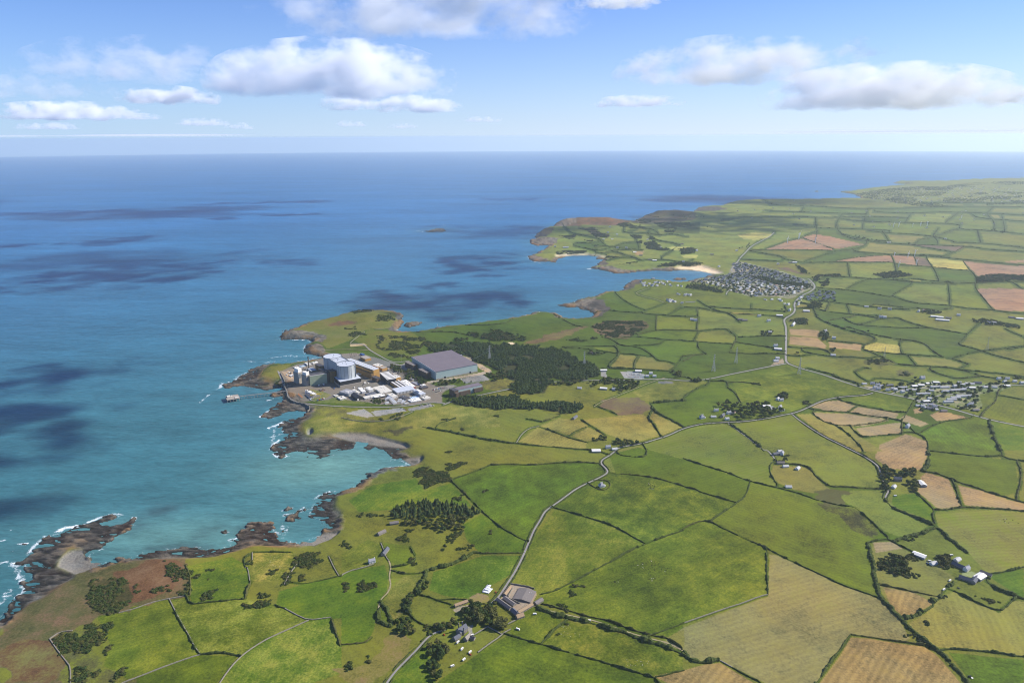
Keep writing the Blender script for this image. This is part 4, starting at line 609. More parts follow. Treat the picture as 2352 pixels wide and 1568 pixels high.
def linelabel(pts, what):
    d = project(np.array([[p[0], p[1], gz(*p)] for p in (pts[0], pts[len(pts)//2], pts[-1])])); c = d[1]; v = d[2]-d[0]
    L = np.linalg.norm(np.diff(pts, axis=0), axis=1).sum(); k, side, k2 = place(c)
    ln = 'short ' if L < 130 else 'long ' if L > 520 else ''
    ori = 'running crosswise' if abs(v[0]) > 4*abs(v[1]) else 'running lengthwise' if abs(v[1]) > 1.3*abs(v[0]) else 'slanting rightward' if v[0]*v[1] > 0 else 'slanting leftward'
    base = f'{ln}{what} {ori} {side} {MARKS[k][0]}'
    for cand in (base, f'{ln}{what} {side} {MARKS[k][0]}, towards {MARKS[k2][0]}', f'{ln}{what} {ori} between {MARKS[k][0]} and {MARKS[k2][0]}'):
        if cand not in _seen and len(cand.split()) <= 16: _seen[cand] = 1; return cand
    for w_ in ('nearer', 'second', 'third', 'fourth', 'fifth', 'sixth', 'seventh', 'eighth', 'ninth'):
        cand = f'{w_} {what} {side} {MARKS[k][0]}, counting outward' if w_ != 'nearer' else f'{ln}{what} closest to the one {side} {MARKS[k][0]}'
        if cand not in _seen and len(cand.split()) <= 16: _seen[cand] = 1; return cand
    return base
def hedge(p, wd, ht, m, rough=.45, bushy=.25):
    r = float(np.hypot(*p[len(p)//2])); step = max(2.2, r/900); q = resample(p, step); n_ = len(q)
    q = q+(np.stack([fbm(q[:, 0], q[:, 1], 14, 2, 61), fbm(q[:, 0], q[:, 1], 14, 2, 62)], 1)-.5)*wd*1.1
    t = np.gradient(q, axis=0); t /= np.linalg.norm(t, axis=1, keepdims=True)+1e-9; nn = np.stack([-t[:, 1], t[:, 0]], 1); g = gz(q[:, 0], q[:, 1])-.2
    a = fbm(q[:, 0], q[:, 1], 5, 2, 63)*2*rough+1-rough; b = np.clip((fbm(q[:, 0], q[:, 1], 16, 3, 64)-.52)*6, 0, 1)*bushy*2.6
    gap = (fbm(q[:, 0], q[:, 1], 30, 2, 66) > .27)*1.0; W = wd/2*(a+b*.6)*(.35+.65*gap); H = ht*(a*.8+.2+b)*(.3+.7*gap)
    W[[0, -1]] *= .6
    prof = [(-1, 0), (-.95, .55), (-.35, 1), (.35, .97), (.95, .55), (1, 0)]; V = np.zeros((n_, 6, 3))
    for k, (u, v) in enumerate(prof):
        j = (rng.random((n_, 1))-.5)*.35; V[:, k, :2] = q+nn*(W[:, None]*(u+j*(0 < k < 5))); V[:, k, 2] = g+H*v*(1+(rng.random(n_)-.5)*.35*(v > 0))
    F = [[i*6+k, i*6+k+1, (i+1)*6+k+1, (i+1)*6+k] for i in range(n_-1) for k in range(5)]+[[0, 1, 2, 3, 4, 5][::-1], [(n_-1)*6+k for k in range(6)]]
    return mesh('hedge', V.reshape(-1, 3), F, [m])
def wallmesh(p, wd, ht):
    q = resample(p, 4); n_ = len(q); t = np.gradient(q, axis=0); t /= np.linalg.norm(t, axis=1, keepdims=True)+1e-9; nn = np.stack([-t[:, 1], t[:, 0]], 1); g = gz(q[:, 0], q[:, 1])-.2
    V = np.zeros((n_, 4, 3)); h = ht*(.8+.4*rng.random(n_))
    for k, (u, v) in enumerate(((-1, 0), (-.8, 1), (.8, 1), (1, 0))): V[:, k, :2] = q+nn*wd/2*u; V[:, k, 2] = g+h*v
    F = [[i*4+k, i*4+k+1, (i+1)*4+k+1, (i+1)*4+k] for i in range(n_-1) for k in range(3)]+[[3, 2, 1, 0], [(n_-1)*4+k for k in range(4)]]
    return mesh('wall', V.reshape(-1, 3), F, [M_STONE])
for i, (k, p) in enumerate(LINEP):
    if len(p) < 2: continue
    r = float(np.hypot(*p[len(p)//2])); p = smoothline(p, 1)
    if k == 'w': tag(add('stone_wall', wallmesh(p, 1.7, 1.5)), linelabel(p, 'pale drystone wall'), 'wall', 'stone walls between the fields')
    elif k == 't': tag(add('hedgerow', hedge(p, 6.5, 3.4, M_HEDGE, .6, .3)), linelabel(p, 'thick dark overgrown hedge'), 'hedge', 'hedges between the fields')
    else: tag(add('hedgerow', hedge(p, 2.3+r/5000, 1.8+r/5500, M_HEDGE if i % 3 else M_HEDGE2, .75, .38)), linelabel(p, 'dark hedge'), 'hedge', 'hedges between the fields')
for nm, wd, hg, lab, p in ROADP:
    if not hg: continue
    q = resample(p, 8); t = np.gradient(q, axis=0); t /= np.linalg.norm(t, axis=1, keepdims=True); n = np.stack([-t[:, 1], t[:, 0]], 1)
    for s_, sd_ in ((1, 'left'), (-1, 'right')):
        tag(add('hedgerow', hedge(q+n*s_*(wd/2+2.2), 2.4, 1.7, M_HEDGE, .6, .2)), f'{sd_} verge hedge of the '+' '.join(lab.split()[:11]), 'hedge', 'hedges along the lanes')

# ------------------------------------------------------------------ trees
def leafmat(name, a, b):
    return mat(name, lin(a), .95, .4, .25, c2=lin(b), spec=.08)
M_LEAF = [leafmat('broad_leaves', (88, 102, 44), (54, 66, 30)), leafmat('olive_leaves', (106, 106, 56), (66, 68, 36)), leafmat('dark_leaves', (72, 88, 42), (44, 56, 28))]
M_NEEDLE = leafmat('pine_needles', (82, 98, 54), (46, 60, 34)); M_BARK = mat('bark', lin((88, 74, 58)), .95, .3, 2)
def blobs(cs, n, leaf, r_, flat=.8):
    """leaf clumps: n small tilted quads spread over lumpy lobes cs=[(x,y,z,r)]"""
    V = []; F = []; tot = sum(c[3]**2 for c in cs)
    for cx, cy, cz, cr in cs:
        for _ in range(max(6, int(n*cr*cr/tot))):
            v = r_.normal(size=3); v /= np.linalg.norm(v)
            if v[2] < -.45: v[2] *= -.6
            rad = cr*(.72+.36*r_.random()); c = np.array([cx, cy, cz])+v*rad*np.array([1, 1, flat])
            nrm = v+r_.normal(size=3)*.45; nrm /= np.linalg.norm(nrm); u = np.cross(nrm, r_.normal(size=3)); u /= np.linalg.norm(u); w_ = np.cross(nrm, u); s = leaf*(.6+.8*r_.random())
            k = len(V); V += [c-u*s-w_*s*.7, c+u*s-w_*s*.5, c+u*s*.8+w_*s, c-u*s*.6+w_*s*.8]; F.append([k, k+1, k+2, k+3])
    return V, F
def core(cs, sc=.78, flat=.8):
    V = []; F = []
    for cx, cy, cz, cr in cs:
        bm = bmesh.new(); bmesh.ops.create_icosphere(bm, subdivisions=1, radius=cr*sc); k = len(V)
        V += [np.array((cx+v.co.x, cy+v.co.y, cz+v.co.z*flat)) for v in bm.verts]; F += [[k+v.index for v in f.verts] for f in bm.faces]; bm.free()
    return V, F
def crown_broad(seed, n=420, leaf=.6):
    r_ = np.random.default_rng(seed); cs = [(0, 0, 6.3, 3.0)]
    for k in range(9): a = r_.uniform(0, 6.28); d = r_.uniform(1.2, 2.9); cs.append((d*math.cos(a), d*math.sin(a), r_.uniform(3.4, 7.6), r_.uniform(1.3, 2.3)))
    V, F = blobs(cs, n, leaf, r_); V2, F2 = core(cs); return V+V2, F+[[i+len(V) for i in f] for f in F2]
def crown_pine(seed, n=360, leaf=.5):
    r_ = np.random.default_rng(seed); V = []; F = []
    for t in range(7):
        z = 2.2+t*1.45; R = 2.9*(1-t/7.6)*r_.uniform(.85, 1.15)
        for k in range(int(n/7*(1-t/10))):
            a = r_.uniform(0, 6.28); rad = R*math.sqrt(r_.uniform(.1, 1)); c = np.array([rad*math.cos(a), rad*math.sin(a), z+1.3*(1-rad/R)+r_.normal()*.25]); u = np.array([math.cos(a), math.sin(a), -.55]); w_ = np.array([-math.sin(a), math.cos(a), r_.normal()*.3]); s = leaf*r_.uniform(.6, 1.4)
            k0 = len(V); V += [c-u*s-w_*s*.6, c-u*s+w_*s*.6, c+u*s+w_*s*.35, c+u*s-w_*s*.35]; F.append([k0, k0+1, k0+2, k0+3])
    mb = MB()
    for t in range(4): mb.bar((0, 0, 2+t*2.3), (0, 0, 5+t*2.4), 2.1*(1-t/4.6), 7, 0, .1)
    return V+[np.array(v) for v in mb.v], F+[[i+len(V) for i in f] for f in mb.f]
def trunk(h, seed):
    r_ = np.random.default_rng(seed); mb = MB(); mb.bar((0, 0, -.5), (0, 0, h), .34, 6, 0, .16)
    for k in range(4): a = r_.uniform(0, 6.28); mb.bar((0, 0, h*.6), (1.8*math.cos(a), 1.8*math.sin(a), h*1.15), .13, 4, 0, .05)
    return mesh('trunk', mb.v, mb.f, [M_BARK])
BROAD = [(mesh('crown', *crown_broad(s), [M_LEAF[s % 3]]), trunk(4.5, s)) for s in range(6)]
PINE = [(mesh('crown', *crown_pine(s), [M_NEEDLE]), trunk(10, s)) for s in range(4)]
BUSH = []
for s in range(3):
    r_ = np.random.default_rng(s+50); cs = [(r_.uniform(-1.2, 1.2), r_.uniform(-1.2, 1.2), r_.uniform(.5, 1.0), r_.uniform(.7, 1.3)) for _ in range(6)]; V, F = blobs(cs, 130, .35, r_); V2, F2 = core(cs, .85)
    BUSH.append(mesh('bush', V+V2, F+[[i+len(V) for i in f] for f in F2], [(M_HEDGE, M_HEDGE2, M_LEAF[2])[s]]))
ntree = 0
def tree(x, y, kind, h, label, group, r_):
    global ntree; ntree += 1
    cm, tm = (PINE if kind == 'pine' else BROAD)[r_.integers(4 if kind == 'pine' else 6)]; s = h/(12.5 if kind == 'pine' else 9.2)
    o = empty('pine_tree' if kind == 'pine' else 'broadleaf_tree', (x, y, float(gz(x, y))), r_.uniform(0, 6.28)); wx = 1.45 if kind == 'pine' else 1.2; o.scale = (s*wx*r_.uniform(.88, 1.15), s*wx*r_.uniform(.88, 1.15), s)
    add('crown', cm, o); add('trunk', tm, o); return tag(o, label, 'tree', group)
def scatter(poly, spacing, seed, jit=.45, warp=0):
    r_ = np.random.default_rng(seed); x0, y0 = poly.min(0); x1, y1 = poly.max(0)
    X, Y = np.meshgrid(np.arange(x0, x1, spacing), np.arange(y0, y1, spacing)); X[1::2] += spacing/2
    X = X.ravel()+r_.uniform(-jit, jit, X.size)*spacing; Y = Y.ravel()+r_.uniform(-jit, jit, Y.size)*spacing
    wx = (fbm(X, Y, 26, 3, 201)-.5)*warp; wy = (fbm(X, Y, 26, 3, 202)-.5)*warp
    m = inpoly(X+wx, Y+wy, poly); return np.stack([X[m], Y[m]], 1), r_
# woods near enough to tell single trees apart
GROVES = [('T6', 'pine', 11, 12, 'dark pine in the grove beside the rocky creek', 'pines of the creek grove', '310,430 400,372 560,347 640,347 750,367 880,392 945,425 900,450 700,440 520,455 400,470'),
    ('T6', 'b', 11, 9, 'rounded broadleaf tree in the skirt of the pine grove', 'broadleaf trees skirting the pine grove', '420,480 520,465 700,450 890,455 820,495 830,535 700,548 600,530 520,500 430,510'),
    ('T6', 'b', 9.5, 11, 'tall rounded tree in the copse between the barn farmyard and the stone house', 'trees of the copse behind the stone house', '800,1080 900,1050 1000,1060 1080,1130 1125,1180 1080,1215 1000,1180 900,1165 820,1165'),
    ('T6', 'b', 10, 10, 'dark tree in the copse at the bottom edge left of the caravans', 'trees of the bottom edge copse', '590,1320 690,1285 740,1330 720,1400 650,1450 700,1520 640,1550 580,1490 590,1400'),
    ('T6', 'b', 10, 9, 'big round tree in the clump beside the olive meadow', 'trees of the clump by the olive meadow', '370,1140 460,1120 480,1190 560,1230 500,1240 420,1250 360,1190'),
    ('T6', 'b', 9, 8, 'tree in the strip behind the stone house drive', 'trees along the stone house drive', '620,1190 780,1150 770,1200 700,1225 640,1225'),
    ('T6', 'b', 9, 8, 'tree in the winding tree belt left of the bale stack', 'trees of the winding belt', '570,900 610,910 500,1000 470,1060 420,1090 410,1050 480,960'),
    ('T7', 'b', 11, 10, 'tree in the ring around the farm below the tan horseshoe field', 'trees ringing the farm', '1320,110 1360,110 1420,160 1480,130 1570,145 1570,175 1480,178 1400,172 1400,250 1385,290 1345,260'),
    ('T7', 'b', 10, 9, 'tree in the clump right of the ringed farm', 'trees right of the ringed farm', '1510,215 1590,205 1590,235 1570,280 1520,280'),
    ('T7', 'b', 10, 7, 'dark tree in the round thicket on the straw hillside', 'trees of the round thicket', '1340,725 1440,702 1500,745 1550,805 1500,868 1400,830 1335,800'),
    ('T7', 'b', 10, 7, 'dark tree in the small clump above the round thicket', 'trees of the upper small clump', '1480,705 1580,710 1570,745 1500,745'), ('T7', 'b', 10, 6, 'lone bushy tree below the round thicket', 'trees below the round thicket', '1548,840 1595,822 1600,860 1560,872'),
    ('T7', 'b', 10, 8, 'tree in the clump beside the slate farm', 'trees beside the slate farm', '1660,705 1780,700 1810,755 1770,800 1690,750'),
    ('T8', 'b', 15, 12, 'tree in the dark wood of the hamlet', 'trees of the hamlet wood', '240,1250 320,1215 400,1238 560,1228 640,1262 690,1285 560,1338 400,1345 330,1300'), ('T8', 'b', 12, 11, 'tree sheltering the white villa above the hamlet', 'trees over the upper hamlet villa', '655,1165 700,1170 725,1195 690,1205 660,1185')]
for gi, (t, kd, sp, h, lab, grp, s) in enumerate(GROVES):
    pts, r_ = scatter(GP(t, s)[:, :2], sp*(.8 if kd == 'pine' else {12: 1.3, 9: 1.0, 11: .95}.get(gi, .92) if gi != 13 else 1.12), gi)
    print(gi, len(pts))
    for x, y in pts: tree(x, y, 'pine' if kd == 'pine' else 'b', h*r_.uniform(.72, 1.2), lab, grp, r_)
print('trees', ntree)
# single trees standing apart
for t, px, py, h, lab in (('T6', 830, 300, 7, 'small tree on the mound in the field above the pine grove'), ('T9', 850, 1090, 8, 'lone conifer on the paved yard before the low brown shed'), ('T9', 893, 1082, 8, 'second conifer, beside the low brown shed roof'), ('T8', 1420, 555, 8, 'round tree behind the pair of cottages below the village'), ('T8', 1275, 740, 10, 'single round tree at the bend of the tree-lined stream'), ('T8', 1550, 1110, 9, 'dark round tree in the roadside village'), ('T8', 1600, 1065, 11, 'round tree beside the cottage above the roadside village'), ('T8', 680, 590, 10, 'round tree beside the white chapel'), ('T8', 790, 890, 10, 'round tree by the main road near the crossroads'), ('T6', 1560, 915, 5, 'small dark tree on the gorse mound right of the barn')):
    q = GP(t, f'{px},{py}')[0]; tree(q[0], q[1], 'pine' if 'conifer' in lab else 'b', h, lab, None, rng)
# woods that read as one mass
def wood(name, label, polys, sp, h, pine, seed, mats):
    V = []; F = []; FM = []
    protos = [crown_pine(s+20, 90, .95) for s in range(2)]+[crown_broad(s+30, 110, 1.0) for s in range(2)] if pine else [crown_broad(s+20, 120, 1.0) for s in range(3)]; protos = [(np.array(v), f) for v, f in protos]; k = 0
    for pi, (t, s) in enumerate(polys):
        pts, r_ = scatter(GP(t, s)[:, :2], sp, seed+pi, .45, 40)
        for x, y in pts:
            pk = r_.integers(len(protos)); v, f = protos[pk]; sc = h*r_.uniform(.6, 1.2)/(12.5 if pine else 9.2); nz = fbm(np.array([x]), np.array([y]), 260 if name == 'far_woodland' else 60, 3, 77)[0]
            if nz < (.43 if name == 'far_woodland' else .31): continue
            a = r_.uniform(0, 6.28); sw = sc*(1.55 if pine else 1.2); c, s_ = math.cos(a)*sw, math.sin(a)*sw
            V.append(np.stack([x+v[:, 0]*c-v[:, 1]*s_, y+v[:, 0]*s_+v[:, 1]*c, gz(x, y)+v[:, 2]*sc-1], 1)); F += [[i+k for i in q] for q in f]; FM += [int(r_.integers(len(mats))) if r_.random() < .45 else int(nz*2.9*len(mats)) % len(mats)]*len(f); k += len(v)
    if V: tag(add(name, mesh(name, np.concatenate(V), F, mats, FM)), label, name.replace('_', ' '), kind='stuff')
wood('conifer_plantation', 'dark conifer plantation behind and beside the big flat shed', [('T9', '600,850 700,820 900,810 1100,820 1300,830 1480,850 1580,900 1650,940 1770,970 1785,1030 1700,1060 1580,1070 1440,1055 1430,1100 1400,1160 1320,1170 1180,1150 1180,1110 1200,1080 1110,1040 1060,990 980,960 920,940 880,910 830,890 750,870 620,880'), ('T9', '740,1220 850,1180 1000,1190 1200,1180 1300,1220 1500,1220 1650,1235 1660,1265 1600,1300 1500,1290 1300,1260 1100,1265 850,1250')], 7.6, 11.5, True, 300, [M_NEEDLE, M_LEAF[2], M_LEAF[0], M_NEEDLE])
wood('woodland', 'mixed dark broadleaf woods scattered over the middle farmland', [('T9', s) for s in ('850,745 900,730 980,770 1020,735 1080,730 1200,770 1280,775 1270,795 1100,800 950,785', '780,790 860,785 880,800 780,810', '340,970 400,980 480,1020 600,1100 560,1100 450,1060 350,1000', '620,1095 700,1075 800,1070 820,1090 650,1110', '1000,1030 1080,1030 1120,1060 1050,1075', '1510,1080 1640,1055 1690,1080 1580,1100', '1720,1080 1760,1070 1900,1060 2080,1080 2060,1120 1950,1140 1880,1090 1740,1110', '700,1190 760,1205 720,1220', '1690,870 1740,880 1820,880 1790,895 1710,890', '1880,1480 2000,1480 2060,1500 1960,1520 1860,1510', '1850,1120 1960,1130 1920,1155', '2290,1010 2350,1020 2350,1045 2290,1030', '1430,1100 1500,1090 1640,1090 1600,1100')]+[('T8', s) for s in ('1310,345 1400,330 1500,320 1580,350 1400,370', '2020,365 2150,342 2370,350 2370,390 2150,390 2020,395', '780,280 840,310 860,340 820,330', '520,740 600,730 620,760 540,765', '750,650 850,650 860,690 780,690', '940,760 1000,730 1020,790 960,800', '1980,660 2100,650 2320,700 2300,720 2100,690', '950,400 1010,370 1000,410 960,430', '940,350 1080,340 1090,355 960,358', '1600,600 1700,590 1810,610 1700,615', '1010,850 1070,850 1060,872 1010,872', '60,1070 110,1050 130,1085 70,1085', '2200,1045 2352,1055 2352,1085 2210,1060', '930,380 950,340 900,350 920,400', '1870,1230 2000,1240 1990,1275 1900,1270')]+[('H', s) for s in ('1660,600 1780,570 1880,650 2020,690 1900,690 1700,670', '2090,660 2280,660 2290,720 2130,740', '1500,500 1620,510 1630,545 1520,540', '1720,530 1770,520 1780,560 1720,555', '1920,870 2040,840 2250,840 2260,870 2060,885', '1560,590 1640,570 1640,610', '1900,440 2040,440 2030,465 1920,465')]+[('Z3', s) for s in ('700,390 900,380 1110,440 1090,475 900,440 720,415', '1370,290 1600,300 1720,340 2080,380 2100,415 1900,395 1700,380 1500,320', '2100,560 2200,590 2170,640 2050,640', '1920,170 2000,200 2060,260 1980,240', '1910,760 2050,760 2040,810 1920,800', '500,150 780,140 920,145 900,165 600,180 400,190')], 9.5, 9.5, False, 500, M_LEAF)
wood('far_woodland', 'blue-green woods and gardens around the far coastal town', [('T3', s) for s in ('1080,1225 1250,1190 1500,1170 1700,1180 1600,1240 1300,1260 1150,1255', '1600,1250 1900,1200 2139,1210 2139,1240 1900,1270 1650,1275', '1900,1270 2139,1255 2139,1280 1900,1290', '1270,1240 1500,1260 1700,1300 1500,1300 1300,1270', '1450,1180 1800,1150 2139,1140 2139,1160 1800,1175', '980,1463 1080,1488 1180,1508 1300,1512 1180,1500', '1920,1440 2010,1450 2000,1470', '60,1380 200,1400 180,1430 80,1420', '0,1345 140,1360 0,1380', '350,1560 420,1530 440,1545', '860,1300 1000,1310 1060,1320 900,1310', '1290,1520 1420,1530 1380,1510')], 34, 12, False, 700, [M_LEAF[2], M_LEAF[0]])
# gorse and bramble scrub
def scrub(name, label, polys, sp, sc, seed, thin=1.0):
    V = []; F = []; FM = []; k = 0; pr = [(np.array([v.co[:] for v in b.vertices]), [list(p.vertices) for p in b.polygons]) for b in BUSH]
    for pi, (t, s) in enumerate(polys):
        pts, r_ = scatter(GP(t, s)[:, :2], sp, seed+pi, .45, 42)
        for x, y in pts:
            if fbm(np.array([x]), np.array([y]), 40, 3, seed)[0] < 1-thin: continue
            b = r_.integers(3); v, f = pr[b]; q = sc*r_.uniform(.6, 1.3); a = r_.uniform(0, 6.28); c, s_ = math.cos(a)*q, math.sin(a)*q
            V.append(np.stack([x+v[:, 0]*c-v[:, 1]*s_, y+v[:, 0]*s_+v[:, 1]*c, gz(x, y)+v[:, 2]*q*.7-.2], 1)); F += [[i+k for i in g] for g in f]; FM += [int(b)]*len(f); k += len(v)
    tag(add(name, mesh(name, np.concatenate(V), F, [M_HEDGE, M_HEDGE2, M_LEAF[2]], FM)), label, 'scrub', kind='stuff')
scrub('gorse_scrub', 'dark gorse and bramble scrub on the heath and rough pasture', [('T5', s) for s in ('600,900 680,880 780,860 900,920 920,970 880,1020 760,1100 660,1100 600,1000', '1390,780 1490,765 1490,790 1420,805', '1320,990 1400,930 1460,930 1440,980 1340,1015', '1650,960 1700,910 1900,910 1880,980 1740,1060 1670,1040', '560,1200 640,1160 800,1160 770,1220 720,1260 620,1320 560,1300', '620,1350 720,1310 700,1380 640,1390', '360,1270 450,1230 500,1250 590,1340 560,1400 440,1400 380,1320', '480,1450 680,1480 640,1568 480,1568', '2010,700 2200,680 2160,740 2050,800 2000,760', '1900,860 1960,800 1960,850 1910,900', '1800,820 1890,800 1860,850 1810,850', '1285,825 1350,825 1330,862 1290,862', '2000,1380 2060,1350 2060,1405', '2100,1290 2170,1300 2170,1330 2100,1310', '740,1510 850,1450 880,1480 780,1560', '1090,740 1200,740 1270,780 1290,900 1270,960 1180,980 1060,960 1180,870 1130,790', '1980,850 2050,830 2040,880 1990,890', '1405,855 1445,850 1430,880 1405,878', '1640,740 1690,730 1680,800 1640,800')]+[('T6', s) for s in ('500,130 720,150 740,210 640,240 560,270 550,210 500,170', '1560,900 1690,890 1700,950 1600,980 1540,960', '650,690 750,630 850,640 900,690 840,720 830,670 740,650', '720,550 830,545 800,640 720,620', '0,610 80,620 60,660 0,660', '130,890 230,880 230,930 140,950', '0,890 70,900 40,950 0,950', '920,275 1000,265 1010,285 940,298', '730,325 810,315 810,345 740,345', '1340,1030 1500,1090 1560,1100 1500,1060', '700,1000 860,1020 1050,1000 860,1045', '0,1500 120,1410 200,1370 120,1450', '1470,1180 1530,1150 1570,1180 1500,1240 1460,1240', '340,600 430,530 490,540 480,620 400,600', '380,800 430,780 500,770 520,740 480,720 480,770 400,790', '80,440 200,430 300,420 310,440 200,455', '1000,540 1010,560 990,560', '560,1190 640,1170 640,1230 560,1220', '700,110 840,70 850,90 730,135')]+[('T7', s) for s in ('1480,585 1600,545 1700,515 1725,555 1600,600 1500,605', '1340,725 1440,702 1500,745 1550,805 1500,868 1400,830 1335,800', '1480,705 1580,710 1570,745 1500,745', '1548,840 1595,822 1600,860 1560,872', '1660,705 1780,700 1810,755 1770,800 1690,750', '1980,965 2080,970 2110,1010 2050,1030 1990,1000', '1690,980 1760,940 1770,960 1700,1010', '1070,1045 1110,1045 1105,1075 1075,1075', '640,90 720,30 740,45 690,75', '1640,1150 1675,1150 1675,1180 1640,1178', '1500,1260 1560,1240 1660,1310 1680,1340 1600,1320')], 4.6, 1.8, 900, .62)
scrub('heath_scrub', 'loose dark scrub on the headland and rough ground round the power station', [('T4', s) for s in ('1160,360 1320,330 1310,380 1200,420', '1140,320 1220,300 1230,330 1150,330', '1360,230 1500,210 1520,270 1400,270', '1380,380 1700,380 1760,430 1700,540 1560,570 1400,470', '1700,380 1900,440 1960,470 1760,480', '1180,190 1350,165 1340,190 1200,215', '1000,1120 1070,1120 1060,1140 1000,1145', '2000,1110 2090,1105 2080,1125 2010,1130', '1740,1090 1920,1090 1800,1105', '1900,1040 2010,1015 2010,1030 1900,1050', '1290,1020 1460,1035 1600,980 1640,985 1560,1030 1400,1040', '1890,1280 1990,1280 1990,1310 1900,1300', '1930,1420 2080,1360 2100,1370 1950,1430', '1240,890 1420,870 1430,910 1250,915', '1680,1420 1800,1400 1900,1460 1980,1500 1880,1540 1760,1500', '600,725 680,760 600,770', '900,1010 960,1000 940,1020')]+[('T9', s) for s in ('1720,690 1850,660 2060,660 2110,700 1960,780 1800,770', '1520,790 1700,760 1780,780 1640,800', '1040,1320 1110,1310 1090,1340 1040,1345', '780,1400 860,1400 850,1420 790,1425', '1200,1085 1240,1075 1230,1100', '1700,1480 1840,1440 1860,1460 1720,1500', '860,730 960,750 1000,790 1180,770', '1470,610 1500,620 1510,650 1480,630', '1270,1335 1350,1345 1300,1350')]+[('T8', s) for s in ('830,1220 900,1205 880,1240 800,1270', '1850,1120 2000,1150 2050,1180 1900,1170', '1240,930 1400,920 1430,950 1300,970', '1480,1010 1560,1010 1550,1040 1490,1050', '470,1085 540,1090 540,1105 480,1100')]+[('H', s) for s in ('820,410 1050,400 1100,460 1240,500 1200,530 1060,520 950,440', '560,700 720,685 950,690 930,720 700,735 580,735', '610,505 820,490 800,550 650,530', '1180,745 1340,765 1300,785 1190,790', '1350,850 1600,820 1590,840 1380,860', '1300,360 1450,340 1550,380 1400,400', '920,555 1040,560 1000,580', '1450,400 1600,370 1700,420 1500,420', '1000,610 1100,620 1060,640', '1640,305 1740,310 1750,345 1540,350', '1760,340 2200,330 2300,380 2000,430 1860,400')], 7, 2.3, 1200, .56)
# ------------------------------------------------------------------ building materials
def M_(n, c, **k): return mat(n, lin(c), **k)
M = {'clad': M_('blue_grey_cladding', (176, 180, 178), rough=.55, var=.12, scale=.08), 'cladtrim': M_('dark_seam', (96, 104, 112), rough=.6), 'roofgrey': M_('pale_roof_felt', (186, 190, 196), var=.1, scale=.1),
     'black': M_('black_cladding', (40, 40, 44), rough=.6, var=.2), 'brown': M_('brown_cladding', (92, 76, 62), var=.2, scale=.2), 'ochre': M_('ochre_cladding', (178, 136, 72), var=.16, scale=.12), 'ochred': M_('dark_ochre_cladding', (122, 96, 56), var=.2, scale=.2),
     'conc': M_('weathered_concrete', (158, 148, 134), var=.2, scale=.15), 'white': M_('white_sheeting', (226, 222, 212), var=.1, scale=.2, rough=.6), 'cream': M_('off_white_render', (206, 200, 186), var=.15, scale=.3), 'greenw': M_('pale_green_cladding', (150, 160, 132), var=.12, scale=.15),
     'shedw': M_('grey_green_cladding', (160, 178, 172), var=.1, scale=.06, rough=.55), 'purple': M_('purple_grey_roofing', (112, 102, 106), var=.16, scale=.05), 'dkroof': M_('dark_grey_roofing', (74, 72, 76), var=.2, scale=.15), 'slate': M_('slate', (92, 94, 102), var=.25, scale=.6), 'slatel': M_('pale_slate', (146, 146, 150), var=.2, scale=.5),
     'glass': M_('window_glass', (44, 52, 62), rough=.15, var=.2, spec=.6), 'tile': M_('lichened_slates', (168, 140, 98), var=.3, scale=.5, c2=lin((126, 110, 96))), 'asb': M_('fibre_cement_sheets', (120, 112, 106), var=.25, scale=.4), 'stone': M_('grey_stone', (140, 132, 120), var=.3, scale=.8), 'red': M_('red_paint', (150, 52, 40), var=.2), 'blue': M_('blue_paint', (58, 92, 150), var=.2),
     'yel': M_('yellow_crane_paint', (226, 192, 40), var=.1), 'rust': M_('rusty_steel', (168, 104, 58), var=.3, scale=.6), 'steel': M_('galvanised_steel', (150, 154, 156), var=.15, rough=.5, metallic=.3), 'tyre': M_('rubber', (30, 30, 32)), 'cpaint': M_('dark_car_paint', (44, 48, 58), rough=.35, var=.1), 'wood': M_('timber', (130, 104, 76)), 'hide': M_('black_hide', (34, 32, 30)), 'fleece': M_('white_fleece', (186, 180, 166)), 'wrap': M_('white_bale_wrap', (228, 230, 232), rough=.35, var=.06), 'wrapb': M_('black_bale_wrap', (36, 38, 42), rough=.3),
     'tarmac': M_('pale_tarmac', (140, 140, 138)), 'pink': M_('pinkish_roofing', (166, 132, 118), var=.2), 'sky': M_('pale_blue_render', (168, 190, 206))}
def quad(t, A, B, C, base):
    b = GP(t, base)[0]; v = P(t, B)[0, 1]; lo, hi = 0., 90.
    for _ in range(40):
        h = (lo+hi)/2
        if project([[b[0], b[1], b[2]+h]])[0, 1] > v: lo = h
        else: hi = h
    zr = b[2]+h-drop(b[0], b[1]); q = unproj_z(np.concatenate([P(t, A), P(t, B), P(t, C)]), zr)[:, :2]
    e1 = q[0]-q[1]; e2 = q[2]-q[1]; a1 = math.atan2(e1[1], e1[0]); a2 = math.atan2(e2[1], e2[0]); d = (a1-a2) % (2*math.pi); c = (math.pi/2-d)/2
    return q[1], a2-c, np.linalg.norm(e2), np.linalg.norm(e1), h, b[2]
